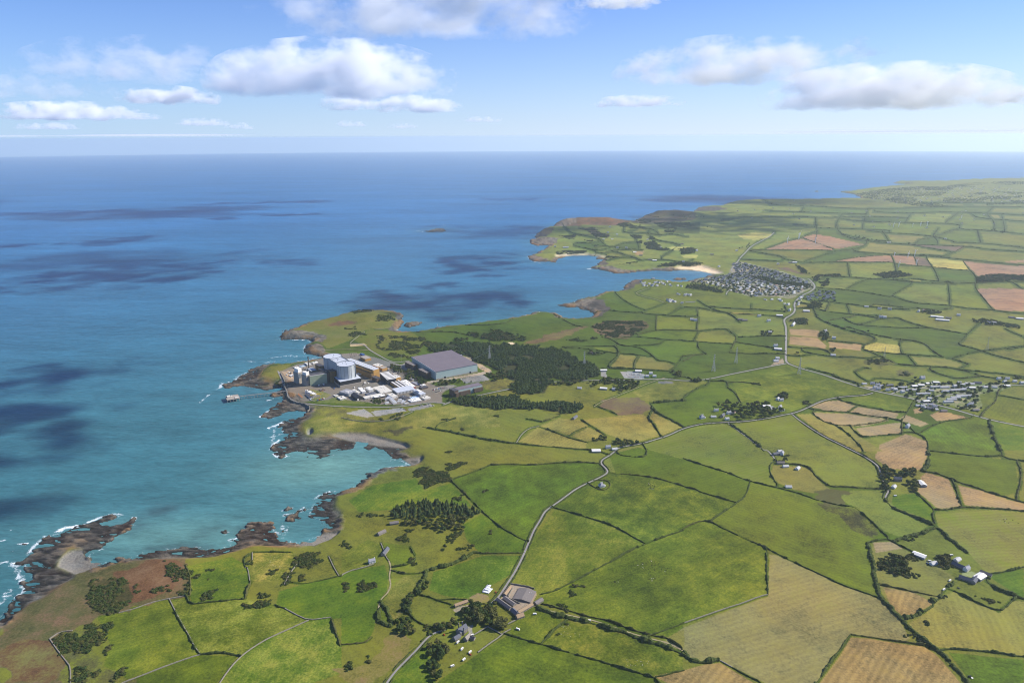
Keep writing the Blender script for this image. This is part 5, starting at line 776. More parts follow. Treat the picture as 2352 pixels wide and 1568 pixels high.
def block(name, label, cat, t, A, B, C, base, wallm, roofm, group=None, extra=None, gable=False, eave=.75, name_w='wall'):
    p, rz, L, W, h, z = quad(t, A, B, C, base); o = empty(name, (p[0], p[1], z-.6), rz); tag(o, label, cat, group); h += .6
    if not gable:
        MB().box(0, L, 0, W, 0, h).build(name_w, M[wallm], o); r = MB(); r.box(-.25, L+.25, -.25, W+.25, h, h+.5)
        r.build('roof', M[roofm], o)
    else:                                             # ridge along x if L > W
        he = h*eave; w_ = MB(); r = MB(); k = .35
        if L >= W:
            w_.add([(0, 0, 0), (L, 0, 0), (L, W, 0), (0, W, 0), (0, 0, he), (L, 0, he), (L, W, he), (0, W, he), (0, W/2, h), (L, W/2, h)], [[0, 1, 5, 4], [2, 3, 7, 6], [1, 2, 6, 9, 5], [3, 0, 4, 8, 7]])
            for y0, y1, z0, z1 in ((-k, W/2, he-.3, h+.1), (W+k, W/2, he-.3, h+.1)): r.add([(-k, y0, z0), (L+k, y0, z0), (L+k, y1, z1), (-k, y1, z1), (-k, y0, z0+.25), (L+k, y0, z0+.25), (L+k, y1, z1+.25), (-k, y1, z1+.25)], [[0, 1, 2, 3], [4, 5, 6, 7], [0, 1, 5, 4], [1, 2, 6, 5], [3, 0, 4, 7], [2, 3, 7, 6]])
        else:
            w_.add([(0, 0, 0), (L, 0, 0), (L, W, 0), (0, W, 0), (0, 0, he), (L, 0, he), (L, W, he), (0, W, he), (L/2, 0, h), (L/2, W, h)], [[0, 1, 5, 8, 4], [2, 3, 7, 9, 6], [1, 2, 6, 5], [3, 0, 4, 7]])
            for x0, x1, z0, z1 in ((-k, L/2, he-.3, h+.1), (L+k, L/2, he-.3, h+.1)): r.add([(x0, -k, z0), (x0, W+k, z0), (x1, W+k, z1), (x1, -k, z1), (x0, -k, z0+.25), (x0, W+k, z0+.25), (x1, W+k, z1+.25), (x1, -k, z1+.25)], [[0, 1, 2, 3], [4, 5, 6, 7], [0, 1, 5, 4], [1, 2, 6, 5], [3, 0, 4, 7], [2, 3, 7, 6]])
        w_.build(name_w, M[wallm], o); r.build('roof', M[roofm], o)
    if extra: extra(o, L, W, h)
    return o
def win(o, L, W, h, rows=1, front=True, side=True, m='glass', hh=1.5):
    """rows of windows on the front (y=0) and left end (x=0) walls"""
    for k in range(rows):
        z = (k+.45)*h/rows; b = MB()
        if front:
            n = max(2, int(L/4.5))
            for i in range(n): x = (i+.5)*L/n; b.box(x-L/n*.3, x+L/n*.3, -.12, .05, z, z+hh)
        if side:
            n = max(2, int(W/4.5))
            for i in range(n): y = (i+.5)*W/n; b.box(-.12, .05, y-W/n*.3, y+W/n*.3, z, z+hh)
        b.build('window_row', M[m], o)
def units(o, L, W, h, n, m='steel', s=2.2):
    r_ = random.Random(int(L*7+W))
    for _ in range(n):
        x = r_.uniform(.12, .85)*L; y = r_.uniform(.15, .8)*W; b = MB(); b.box(x, x+s*r_.uniform(.6, 1.6), y, y+s*r_.uniform(.6, 1.4), h+.5, h+.5+r_.uniform(.8, 2)); b.build('roof_vent', M[m], o)
# ------------------------------------------------------------------ power station
def reactor():
    b = GP('Z1', '1430,893')[0]; v = P('Z1', '1430,488')[0, 1]; h = 49.
    lo, hi = 0, 90
    for _ in range(40):
        h = (lo+hi)/2
        if project([[b[0], b[1], b[2]+h]])[0, 1] > v: lo = h
        else: hi = h
    zr = b[2]+h-drop(b[0], b[1]); U = lambda s: unproj_z(P('Z1', s), zr)[:, :2]
    n1 = U('1420,421')[0]; r1 = np.linalg.norm(U('1215,436')[0]-U('1622,436')[0])/2; n2 = U('1118,246')[0]; r2 = np.linalg.norm(U('920,238')[0]-U('1318,238')[0])/2
    o = empty('reactor_building', (n1[0], n1[1], b[2]-1)); tag(o, 'tall blue-grey twin-drum reactor building with flat pale roof', 'reactor building')
    c2 = n2-n1; H = h+1; d = c2/np.linalg.norm(c2); nn = np.array([-d[1], d[0]])
    for nm, c, r in (('near_drum', (0, 0), r1), ('far_drum', c2, r2)):
        poly = [(c[0]+r*math.cos(a), c[1]+r*math.sin(a)) for a in np.linspace(0, 2*math.pi, 41)[:-1]]
        q = MB(); q.prism(poly, 0, H, 0, 1); dr = q.build('drum', [M['clad'], M['roofgrey']], o)
        s = MB()
        for a in np.linspace(0, 2*math.pi, 17)[:-1]: s.box(-.3, .3, -.3, .3, 0, 0)  if False else s.bar((c[0]+(r+.05)*math.cos(a), c[1]+(r+.05)*math.sin(a), 0), (c[0]+(r+.05)*math.cos(a), c[1]+(r+.05)*math.sin(a), H), .42, 4)
        s.build('cladding_seam', M['cladtrim'], dr)
        p = MB()
        for i in range(40): a, b_ = poly[i], poly[(i+1) % 40]; p.bar((a[0], a[1], H+.5), (b_[0], b_[1], H+.5), .75, 4)
        p.build('parapet', M['cladtrim'], dr)
    wl = r1*.74; link = [tuple(nn*wl), tuple(-nn*wl), tuple(c2-nn*wl), tuple(c2+nn*wl)]
    q = MB(); q.prism(link, 0, H-.35, 0, 1); q.build('link_block', [M['clad'], M['roofgrey']], o)
    p = MB()
    for s_ in (1, -1): p.bar((*(nn*wl*s_+d*r1*.6), H+.4), (*(c2+nn*wl*s_-d*r2*.6), H+.4), .75, 4)
    for k in (.33, .62): p.bar((*(c2*k+nn*wl), H+.1), (*(c2*k-nn*wl), H+.1), .35, 4)
    p.build('roof_joint', M['cladtrim'], o)
    for k, (u, w_) in enumerate(((.1, .3), (.15, -.25), (-.05, .05), (.9, .1), (1.05, -.3), (.5, .2))): c = c2*u+nn*wl*w_; q = MB(); q.box(c[0]-1, c[0]+1, c[1]-1, c[1]+1, H-.1, H+1.4); q.build('roof_vent', M['cladtrim'], o)
    for i, a in enumerate((-2.05, -1.95, -1.85, -1.75)): q = MB(); q.box(r1*math.cos(a)-.9, r1*math.cos(a)+.9, r1*math.sin(a)-.5, r1*math.sin(a)+.3, H*.3, H*.3+2); q.build('white_panel', M['white'], o)  # row of plain white boxes on the near drum wall
    st = MB(); a = -.15; st.bar(((r1+1)*math.cos(a), (r1+1)*math.sin(a), 0), ((r1+1)*math.cos(a), (r1+1)*math.sin(a), H-2), 2.2, 6); st.build('stair_tower', M['cladtrim'], o)
reactor()
block('recess_block', 'black cube with white roof set against the reactor side', 'building', 'Z1', '1045,362', '1140,398', '1225,385', '1150,700', 'black', 'roofgrey')
block('podium', 'long black plinth hall with pale roof under the near drum', 'building', 'Z1', '1150,705', '1290,825', '1760,735', '1300,948', 'black', 'roofgrey', extra=lambda o, L, W, h: (MB().box(-1.5, L+1.5, -2.5, W, 0, h*.33).build('concrete_base', M['conc'], o), units(o, L, W, h, 3)))
block('brown_block', 'dark brown block rising below the reactor on the seaward side', 'building', 'Z1', '1000,560', '1085,600', '1200,575', '1085,850', 'ochred', 'brown')
block('brown_block', 'darkest block between green hall and the reactor', 'building', 'Z1', '880,520', '990,620', '1070,590', '990,850', 'brown', 'black')
block('upper_block', 'olive-brown block with dark roof behind the chimney', 'building', 'Z1', '735,425', '850,492', '948,470', '850,620', 'ochred', 'dkroof')
block('fuel_hall', 'pale green fuel hall wall between towers and reactor', 'building', 'Z1', '570,642', '605,695', '985,632', '605,912', 'greenw', 'dkroof', extra=lambda o, L, W, h: MB().box(0, L, -.3, .1, h-1.2, h+1.4).build('parapet', M['cream'], o))
def tower_top(a, b):
    def f(o, L, W, h): MB().box(L*.12, L*.9, W*.1, W*.85, h+.5, h+.5+a).build('white_plant_room', M['white'], o); MB().box(-.4, L*.5, -.4, .1, h*.5, h*.9).build('vent_panel', M['cladtrim'], o)
    return f
block('charge_tower', 'far grey concrete tower with white plant room on top', 'tower', 'Z1', '270,588', '350,628', '432,590', '350,868', 'conc', 'conc', 'twin concrete towers', tower_top(12, 0))
block('charge_tower', 'nearer grey concrete tower with white plant room on top', 'tower', 'Z1', '442,650', '530,692', '608,662', '532,917', 'conc', 'conc', 'twin concrete towers', tower_top(9, 0))
block('low_hall', 'low grey-roofed hall behind the towers at the chimney foot', 'building', 'Z1', '560,520', '640,580', '760,555', '640,610', 'conc', 'roofgrey', extra=lambda o, L, W, h: units(o, L, W, h, 4))
def stack(name, label, base, top, r, m):
    b = GP('Z1', base)[0]; v = P('Z1', top)[0, 1]; h = 10.
    while project([[b[0], b[1], b[2]+h]])[0, 1] > v: h += .5
    o = empty(name, (b[0], b[1], b[2])); tag(o, label, 'chimney'); MB().bar((0, 0, -1), (0, 0, h), r, 14, 0, r*.8).build('shaft', M[m], o); MB().bar((0, 0, h-2), (0, 0, h+.4), r*1.0, 14).build('cap', M['black'], o)
stack('chimney', 'tall slim brown chimney beside the reactor building', '595,548', '590,262', 2.1, 'brown'); stack('chimney', 'short thin steel chimney right of the tall chimney', '690,512', '690,400', 1.0, 'steel')
for i, (x, yb, yt) in enumerate(((1520, 310, 180), (1560, 305, 185), (1605, 250, 185), (1650, 240, 180))): stack('vent_stack', ('first', 'second', 'third', 'fourth')[i]+' thin brown vent stack behind the reactor, counted from it', f'{x},{yb}', f'{x},{yt}', .9, 'brown')
def thall(o, L, W, h):
    MB().box(-9, -.05, -.2, W*.97, 0, h*.62).build('side_aisle', M['ochred'], o)
    b = MB(); b.box(-.3, .1, W*.05, W*.95, h*.80, h*.96); b.build('window_band', M['glass'], o)
    for k in range(14):
        for j in (.3, .7): y = (k+.5)*W/14; MB().box(L*j-1.1, L*j+1.1, y-1.1, y+1.1, h+.5, h+1.9).build('roof_vent', M['cream'], o)
block('turbine_hall', 'long ochre turbine hall with pale roof and ridge vents', 'turbine hall', 'Z1', '1595,285', '2038,560', '2145,517', '2025,745', 'ochre', 'roofgrey', extra=thall)
def wshop(o, L, W, h):
    for k in range(6): y = (k+.4)*W/6.2; MB().box(.5, L-.5, y, y+2.2, h+.5, h+1.3).build('roof_monitor', M['dkroof'], o)
block('auxiliary_hall', 'long black-walled hall with white banded roof beyond the turbine hall', 'building', 'Z2', '275,492', '430,605', '592,582', '430,690', 'black', 'white', extra=wshop)
block('ochre_annex', 'largest ochre annex block at the landward side of the turbine hall', 'building', 'Z2', '200,335', '262,378', '346,347', '262,425', 'ochre', 'cream', 'ochre annex blocks', lambda o, L, W, h: units(o, L, W, h, 3))
block('ochre_annex', 'ochre annex block with tan roof at the top end of the turbine hall', 'building', 'Z2', '0,195', '50,245', '135,218', '50,285', 'ochre', 'conc', 'ochre annex blocks')
block('ochre_annex', 'ochre annex beside the lime green machine', 'building', 'Z2', '290,385', '345,412', '428,388', '345,455', 'ochre', 'conc', 'ochre annex blocks')
block('ochre_annex', 'ochre annex block at the end of the banded roof hall', 'building', 'Z2', '505,535', '588,574', '668,548', '588,630', 'ochre', 'cream', 'ochre annex blocks', lambda o, L, W, h: units(o, L, W, h, 4))
block('link_annex', 'dark low annex at the turbine hall foot', 'building', 'Z2', '180,545', '245,585', '305,565', '245,650', 'brown', 'dkroof')
def stripes(o, L, W, h):
    for k in range(3): x = (k+.3)*L/3; MB().box(x, x+L/7, .4, W-.4, h+.5, h+1.4).build('roof_light', M['white'], o)
block('workshop', 'ochre-ended workshop with black and white striped roof', 'workshop', 'Z2', '475,645', '630,745', '802,708', '630,778', 'ochre', 'dkroof', extra=stripes)
block('workshop', 'white-roofed workshop with a red end wall', 'workshop', 'Z2', '635,625', '800,745', '925,722', '800,775', 'red', 'white', extra=lambda o, L, W, h: units(o, L, W, h, 9, 'cream'))
block('office_block', 'long white three-storey office range facing the visitor cars', 'offices', 'Z2', '510,760', '605,830', '925,770', '605,865', 'white', 'roofgrey', extra=lambda o, L, W, h: win(o, L, W, h, 3))
block('office_block', 'white office tower with stepped plant room on the roof', 'offices', 'Z2', '885,785', '1010,862', '1100,838', '1010,912', 'white', 'roofgrey', extra=lambda o, L, W, h: (win(o, L, W, h, 4), MB().box(L*.2, L*.7, W*.3, W*.75, h+.5, h+5).build('plant_room', M['white'], o)))
SMALL = [('Z2', '670,885', '765,942', '828,915', '765,962', 'conc', 'dkroof', 'grey-roofed hut row before the office range'), ('Z2', '1020,910', '1085,940', '1190,912', '1085,958', 'white', 'cream', 'low white gatehouse beside the site entrance'), ('Z2', '840,935', '885,985', '1025,955', '885,998', 'white', 'white', 'lower white barrel-roofed cabin row by the gatehouse'), ('Z2', '825,905', '850,938', '985,905', '850,948', 'white', 'sky', 'upper white cabin row by the gatehouse'), ('Z2', '790,950', '855,990', '885,982', '855,1002', 'white', 'white', 'white and blue cabin left of the cabin rows'),
    ('Z1', '1680,962', '1785,1050', '1872,1035', '1785,1090', 'white', 'white', 'bright white store in the middle of three near the podium'), ('Z1', '1855,950', '1942,1005', '2038,985', '1942,1052', 'white', 'white', 'tall white store right of the middle white store'), ('Z1', '1590,990', '1690,1072', '1745,1055', '1690,1098', 'white', 'cream', 'lower white store left of the middle white store'), ('Z1', '2070,945', '2190,1030', '2345,960', '2190,1062', 'cream', 'cream', 'wide pale flat-roofed store right of the white stores'), ('Z1', '2190,1045', '2260,1095', '2352,1070', '2260,1120', 'cream', 'conc', 'pale low store below the wide flat-roofed store'),
    ('Z2', '215,730', '330,840', '510,795', '330,862', 'cream', 'cream', 'broad cream workshop range left of the office range'), ('Z2', '455,850', '520,905', '600,878', '520,935', 'white', 'cream', 'square cream hut with dark gable by the containers'), ('Z2', '190,890', '215,915', '395,878', '215,938', 'black', 'white', 'long black hut with white pipes on its roof'), ('Z2', '60,840', '100,880', '250,840', '100,892', 'sky', 'slate', 'blue-grey glazed low roof below the white stores'), ('Z1', '1880,1080', '1920,1130', '2090,1080', '1920,1145', 'conc', 'slatel', 'grey solar-roofed shed behind the long pale range'), ('Z1', '1820,1150', '1850,1200', '2230,1100', '1850,1225', 'cream', 'cream', 'long pale range above the site shrubs'), ('Z1', '1240,1160', '1300,1215', '1430,1180', '1300,1240', 'cream', 'cream', 'flat beige hut with roof plant left of the dark warehouse'),
    ('Z1', '500,1090', '610,1180', '690,1165', '612,1205', 'white', 'dkroof', 'long white and grey storage shed beside the yellow gantry'), ('Z1', '590,1030', '700,1110', '760,1090', '700,1130', 'white', 'white', 'white-roofed shed behind the yellow gantry'), ('Z1', '820,1000', '860,1030', '950,1000', '860,1038', 'rust', 'brown', 'rusty brown open store behind the grass plot'), ('Z1', '520,390', '560,440', '640,420', '560,470', 'white', 'cream', 'white hut left of the tall chimney near the shore'), ('Z1', '665,385', '690,405', '775,372', '690,425', 'white', 'white', 'white cabin row by the shore behind the upper block'), ('Z1', '395,465', '410,490', '505,465', '410,515', 'white', 'sky', 'white seaside cabin left of the chimney hut'), ('Z1', '255,490', '300,515', '370,490', '300,535', 'conc', 'cream', 'dark low hut behind the far tower'), ('Z1', '155,668', '180,690', '272,665', '180,705', 'white', 'white', 'white shed on the bare yard left of the far tower'),
    ('Z2', '840,580', '870,600', '905,588', '870,620', 'cream', 'cream', 'small cream cube hut beside the tree belt'), ('Z2', '880,640', '950,690', '1005,670', '950,700', 'sky', 'slatel', 'blue and white lorry shed below the tree belt'), ('Z2', '1010,690', '1035,712', '1100,690', '1035,722', 'white', 'white', 'bright white-roofed hut at the lower end of the tree belt'), ('Z2', '1000,725', '1035,755', '1130,720', '1035,775', 'brown', 'dkroof', 'dark gable hut at the lower end of the tree belt'), ('Z2', '1650,175', '1690,190', '1725,170', '1690,205', 'steel', 'steel', 'grey switchgear hut behind the big shed'), ('Z1', '1730,190', '1790,215', '1840,205', '1790,240', 'blue', 'blue', 'dark blue plant cabin behind the reactor'), ('Z1', '1500,700', '1530,712', '1600,690', '1530,730', 'steel', 'steel', 'small steel plant deck on the podium edge'), ('Z1', '1640,640', '1710,665', '1770,650', '1710,690', 'conc', 'roofgrey', 'small grey annex right of the near drum'), ('Z1', '1140,1120', '1190,1150', '1260,1130', '1190,1165', 'greenw', 'cream', 'pale green cabin left of the dark warehouse')]
for t, A, B, C, b, wm, rm, lab in SMALL: block('site_hut', lab, 'hut', t, A, B, C, b, wm, rm, 'low huts and stores of the power station', lambda o, L, W, h: (win(o, L, W, h, 1, True, False, hh=min(1.2, h*.3)), units(o, L, W, h, 2)))
block('dark_warehouse', 'dark gabled warehouse with white door on the site lower edge', 'warehouse', 'Z1', '1465,1085', '1660,1150', '1805,1130', '1665,1245', 'black', 'dkroof', gable=True, eave=.62, extra=lambda o, L, W, h: MB().box(L*.1, L*.3, -.2, .1, 0, h*.45).build('door', M['white'], o))
block('warehouse', 'white scaffolded warehouse behind the dark warehouse', 'warehouse', 'Z1', '1340,1020', '1480,1095', '1590,1020', '1480,1150', 'steel', 'slatel', extra=lambda o, L, W, h: units(o, L, W, h, 6, 'white', 3))
def shed(o, L, W, h):
    MB().box(-.2, L+.2, -.25, .1, 0, h*.16).build('concrete_base', M['conc'], o)
    for x in (.19, .80): MB().box(L*x, L*x+L*.04, -.5, .05, 0, h*.27).build('door', M['black'], o)
    b = MB(); b.box(L*.012, L*.035, -.35, 0, h*.86, h*.95); b.box(L*.02, L*.027, -.35, 0, h*.76, h*.87); b.build('pale_marking', M['cream'], o)
    for x in (.12, .145): MB().box(L*x, L*x+1, -.35, 0, h*.36, h*.46).build('wall_panel', M['cream'], o)
    MB().box(-.6, L+.6, -.6, -.1, h-.7, h+.9).build('parapet', M['cladtrim'], o); MB().box(-.6, -.1, -.1, W+.6, h-.7, h+.9).build('parapet', M['roofgrey'], o)
block('big_shed', 'huge flat-roofed shed with purple-grey roof and grey-green walls', 'shed', 'Z2', '805,215', '1277,470', '2022,345', '1278,610', 'shedw', 'purple', extra=shed)
block('shed_annex', 'brown annex box nearer the far corner of the huge shed', 'annex', 'Z2', '770,290', '880,358', '948,338', '880,446', 'brown', 'asb', 'brown annexes of the huge shed')
block('shed_annex', 'brown annex box nearer the front corner of the huge shed', 'annex', 'Z2', '990,415', '1112,487', '1182,468', '1112,585', 'brown', 'asb', 'brown annexes of the huge shed')
block('low_shed', 'long low shed with purple-grey roof among the entrance trees', 'shed', 'Z2', '1590,745', '1672,785', '2105,703', '1680,885', 'shedw', 'purple', extra=lambda o, L, W, h: (MB().box(L*.04, L*.46, -6, -.05, 0, h*.72).build('brown_lean_to', M['brown'], o), MB().box(L*.62, L*.99, -7, -.05, h*.15, h*.72).build('brown_lean_to', M['brown'], o)))
block('low_shed', 'brown stepped end block of the long low shed', 'shed', 'Z2', '1505,760', '1600,802', '1672,785', '1605,905', 'brown', 'dkroof', extra=lambda o, L, W, h: MB().box(L*.1, L*.9, -8, -.05, 0, h*.72).build('lower_block', M['brown'], o))
# prefab cabins in rows, oil drums and containers
cab = MB().box(-6, 6, -1.6, 1.6, 0, 5.4); 
def cabin(x, y, z, rz, label, group, m='white', s=(1, 1, 1)):
    o = empty('site_cabin', (x, y, z), rz); o.scale = s; tag(o, label, 'cabin', group); b = MB(); b.box(-6, 6, -1.6, 1.6, 0, 5.2); b.build('cabin_body', M[m], o); b = MB()
    for k in range(4):
        for zz in (1, 3.6): b.box(-5+k*2.7, -3.6+k*2.7, -1.66, -1.55, zz, zz+1)
    b.build('window_row', M['glass'], o); b = MB(); b.box(-6.1, 6.1, -1.7, 1.7, 5.2, 5.45); b.build('roof', M['roofgrey'], o)
q0 = quad('Z2', '1590,745', '1672,785', '2105,703', '1680,885')[1]
for x, y in ((425, 1020), (565, 1022), (548, 1002), (530, 984), (512, 966), (495, 950), (478, 935), (460, 922), (440, 940), (425, 955)): p = GP('Z2', f'{x},{y}')[0]; cabin(p[0], p[1], p[2], q0, 'white two-storey cabin in the stepped block of cabins by the perimeter road', 'stepped block of white cabins')
for x, y in ((640, 985), (690, 975), (700, 1005), (650, 955), (765, 1020), (720, 985)): p = GP('Z2', f'{x},{y}')[0]; cabin(p[0], p[1], p[2], q0, 'white single cabin in the loose row left of the gatehouse cabin rows', 'loose row of white cabins', s=(1, 1, .55))
for x, y, m, l in ((630, 1225, 'sky', 'pale blue container beside the yellow gantry leg'), (790, 1238, 'blue', 'dark blue container on the grass below the gantry'), (825, 1232, 'red', 'dark red container between two blue ones'), (868, 1222, 'blue', 'second blue container in the coloured row'), (905, 1212, 'red', 'red container next to the white one'), (930, 1205, 'white', 'white container ending the coloured row'), (1160, 975, 'blue', 'blue skip beside the podium foot'), (590, 865, 'white', 'white tank trailer in front of the green hall')):
    p = GP('Z1', f'{x},{y}')[0]; o = empty('container', p, q0+1.2); tag(o, l, 'container'); b = MB(); b.box(-3, 3, -1.25, 1.25, 0, 2.6); b.build('body', M[m], o); b = MB()
    for k in range(8): b.box(-2.8+k*.78, -2.5+k*.78, -1.32, 1.32, .1, 2.5)
    b.build('corrugation', M[m], o)
def gantry():
    a = GP('Z1', '645,1182')[0]; b = GP('Z1', '845,1162')[0]; c = (a+b)/2; d = b-a; L = np.linalg.norm(d[:2]); o = empty('gantry_crane', c, math.atan2(d[1], d[0])); tag(o, 'yellow gantry crane over the storage yard by the jetty road', 'crane'); h = 9
    MB().box(-L/2-3, L/2+5, -.9, .9, h, h+1.8).build('beam', M['yel'], o)
    for s in (-1, 1):
        q = MB(); q.bar((s*L/2, -3, 0), (s*L/2, 0, h), .45); q.bar((s*L/2, 3, 0), (s*L/2, 0, h), .45); q.bar((s*L/2, -3, .4), (s*L/2, 3, .4), .4); q.build('leg', M['yel'], o)
    MB().box(-2, 1, -1.5, 1.5, h+1.8, h+3).build('trolley', M['white'], o)
gantry()
for i, (x, y) in enumerate(((360, 1120), (385, 1140), (410, 1165), (435, 1190))):
    p = GP('Z1', f'{x},{y}')[0]; o = empty('pipe_rack', p, q0+.9); tag(o, ('farthest', 'second farthest', 'second nearest', 'nearest')[i]+' rusty steel rack in the row by the sea wall', 'rack', 'rusty racks by the sea wall'); b = MB()
    for s in (-3, 3): b.bar((s, -1, 0), (s, -1, 4), .25); b.bar((s, 1, 0), (s, 1, 4), .25)
    b.build('frame', M['rust'], o); b = MB(); b.box(-4, 4, -1.3, 1.3, 3.8, 4.6); b.build('load', M['rust'], o)
for i, (x, y) in enumerate(((525, 1072), (562, 1070))):
    p = GP('Z1', f'{x},{y}')[0]; o = empty('silo', p); tag(o, ('left', 'right')[i]+' white silo of the pair behind the storage shed', 'silo', 'pair of white silos'); MB().bar((0, 0, 0), (0, 0, 9), 2.2, 14).build('tank', M['white'], o); MB().bar((0, 0, 9), (0, 0, 10.2), 2.2, 14, 0, .4).build('cap', M['white'], o)
# jetty
def jetty():
    dk = 9.; A = unproj_z(P('T4', '205,850'), dk)[0]; B = unproj_z(P('T4', '212,882'), dk)[0]; C = unproj_z(P('T4', '313,865'), dk)[0]
    e1 = (A-B)[:2]; e2 = (C-B)[:2]; rz = math.atan2(e2[1], e2[0]); L = np.linalg.norm(e2); W = abs(np.cross(np.append(e2/L, 0), np.append(e1, 0))[2]); z0 = drop(B[0], B[1])
    o = empty('jetty', (B[0], B[1], z0), rz); tag(o, 'long thin concrete jetty with square head platform on piles', 'jetty')
    MB().box(0, L, 0, W, dk-1, dk).build('platform', M['conc'], o)
    for i in range(5):
        for j in range(4): MB().bar((1.5+i*(L-3)/4, 1+j*(W-2)/3, -6), (1.5+i*(L-3)/4, 1+j*(W-2)/3, dk-1), .55, 6).build('pile', M['conc'], o)
    for x0, x1, y0, y1, h in ((.1, .35, .5, .85, 3.5), (.4, .5, .6, .8, 2.5), (.65, .95, .15, .3, 2)): MB().box(L*x0, L*x1, W*y0, W*y1, dk, dk+h).build('deck_hut', M['cream'], o)
    p = unproj_z(P('T4', '308,852'), dk)[0]; q = unproj_z(P('T4', '690,808'), dk)[0]; c, s = math.cos(-rz), math.sin(-rz); loc = lambda v: np.array([(v[0]-B[0])*c-(v[1]-B[1])*s, (v[0]-B[0])*s+(v[1]-B[1])*c])
    p, q = loc(p), loc(q); d = (q-p)/np.linalg.norm(q-p); n = np.array([-d[1], d[0]]); LL = np.linalg.norm(q-p)
    m = MB(); m.prism([tuple(p-n*2), tuple(q-n*2), tuple(q+n*2), tuple(p+n*2)], dk-.9, dk-.05); m.build('walkway', M['conc'], o); m = MB()
    for sgn in (-1, 1):
        for zz in (.6, 1.2): m.bar((*(p+n*2*sgn), dk+zz), (*(q+n*2*sgn), dk+zz), .12)
    m.build('railing', M['steel'], o)
    for k in range(15):
        c_ = p+d*LL*(k+.5)/15; m = MB(); m.bar((*(c_-n*1.8), -6), (*(c_-n*1.4), dk-.9), .4, 6); m.bar((*(c_+n*1.8), -6), (*(c_+n*1.4), dk-.9), .4, 6); m.bar((*(c_-n*1.7), 4), (*(c_+n*1.7), 4), .25); m.build('trestle', M['conc'], o)
jetty()
# sea wall round the compound
tag(add('sea_wall', wallmesh(smoothline(GP('Z1', '-40,640 0,720 60,840 40,940 110,1090 110,1180 220,1265 330,1300 480,1320 590,1370 620,1440 560,1490')[:, :2], 1), 2.2, 4)), 'concrete sea wall curving round the jetty corner of the site', 'wall')
# pylons, wires
def pylon_mesh(h):
    b = MB(); w0, w1 = h*.085, h*.018; z1 = h*.6
    for sx in (-1, 1):
        for sy in (-1, 1): b.bar((sx*w0, sy*w0, 0), (sx*w1, sy*w1, z1), .32, 4, 0, .25); b.bar((sx*w1, sy*w1, z1), (sx*.2, sy*.2, h), .25, 4, 0, .15)
    for k in range(7):
        f0, f1 = k/7, (k+1)/7; a = w0+(w1-w0)*f0; c = w0+(w1-w0)*f1
        for s in (-1, 1):
            b.bar((-a, s*a, f0*z1), (c, s*c, f1*z1), .16); b.bar((a, s*a, f0*z1), (-c, s*c, f1*z1), .16); b.bar((s*a, -a, f0*z1), (s*c, c, f1*z1), .16)
    arms = MB()
    for zz, l in ((.62, .15), (.77, .19), (.92, .13)):
        for s in (-1, 1): arms.bar((0, -.5, zz*h), (s*l*h, 0, zz*h+.4), .22); arms.bar((0, 0, (zz+.06)*h), (s*l*h, 0, zz*h+.4), .18)
    return mesh('frame', b.v, b.f, [M['steel']]), mesh('crossarm', arms.v, arms.f, [M['steel']])
PY = pylon_mesh(40)
PYL = [('T9', 1020, 928, 828, 'lattice pylon standing over the wood behind the big shed'), ('T9', 1672, 962, 868, 'lattice pylon at the far edge of the conifer plantation'), ('T8', 210, 1008, 890, 'lattice pylon in the field left of the crossroads'), ('T8', 365, 952, 842, 'lattice pylon on a white base beyond the crossroads field'), ('T8', 800, 1028, 912, 'lattice pylon straddling the main road below the crossroads'), ('T8', 1388, 905, 840, 'lattice pylon beside the yellow hay field'), ('T8', 2095, 862, 772, 'lattice pylon in the big dark green triangle field')]
TOPS = []
for t, x, yb, yt, lab in PYL:
    b = GP(t, f'{x},{yb}')[0]; v = P(t, f'{x},{yt}')[0, 1]; h = 10.
    while project([[b[0], b[1], b[2]+h]])[0, 1] > v and h < 70: h += .5
    o = empty('pylon', b, .9); o.scale = (h/40,)*3; tag(o, lab, 'pylon', 'lattice pylons'); add('frame', PY[0], o); add('crossarm', PY[1], o); TOPS.append((b, h))
def cable(a, b, r, sag=6, n=14):
    m = MB(); pts = [np.array(a)*(1-k/n)+np.array(b)*k/n-np.array([0, 0, sag*4*(k/n)*(1-k/n)]) for k in range(n+1)]
    for p, q in zip(pts[:-1], pts[1:]): m.bar(p, q, r, 3)
    return m
def span(i, j, lab, r):
    (a, ha), (b, hb) = TOPS[i], TOPS[j]
    for k, (zz, l) in enumerate(((.62, .15), (.77, .19), (.92, .13))):
        for s, sn in ((-1, 'left'), (1, 'right')):
            off = lambda h: np.array([s*l*h*math.cos(.9), s*l*h*math.sin(.9), zz*h]); c = cable(a+off(ha), b+off(hb), r)
            tag(c.build('power_line', M['steel']), f'{("lowest", "middle", "top")[k]} {sn} wire {lab}', 'cable', 'high voltage wires')
span(4, 5, 'between the roadside pylon and the hay field pylon', .10); span(5, 6, 'between the hay field pylon and the triangle field pylon', .13); span(1, 2, 'from the plantation pylon to the crossroads pylon', .05)
e_ = GP('Z2', '1930,285')[0]
for k in range(3): tag(cable(TOPS[0][0]+np.array([0, 0, TOPS[0][1]*(.6+.15*k)]), e_+np.array([k*7-7, k*5, 9]), .16, 4).build('power_line', M['steel']), ('lower', 'middle', 'upper')[k]+' wire from the wood pylon down to the shed switchyard', 'cable', 'switchyard wires')
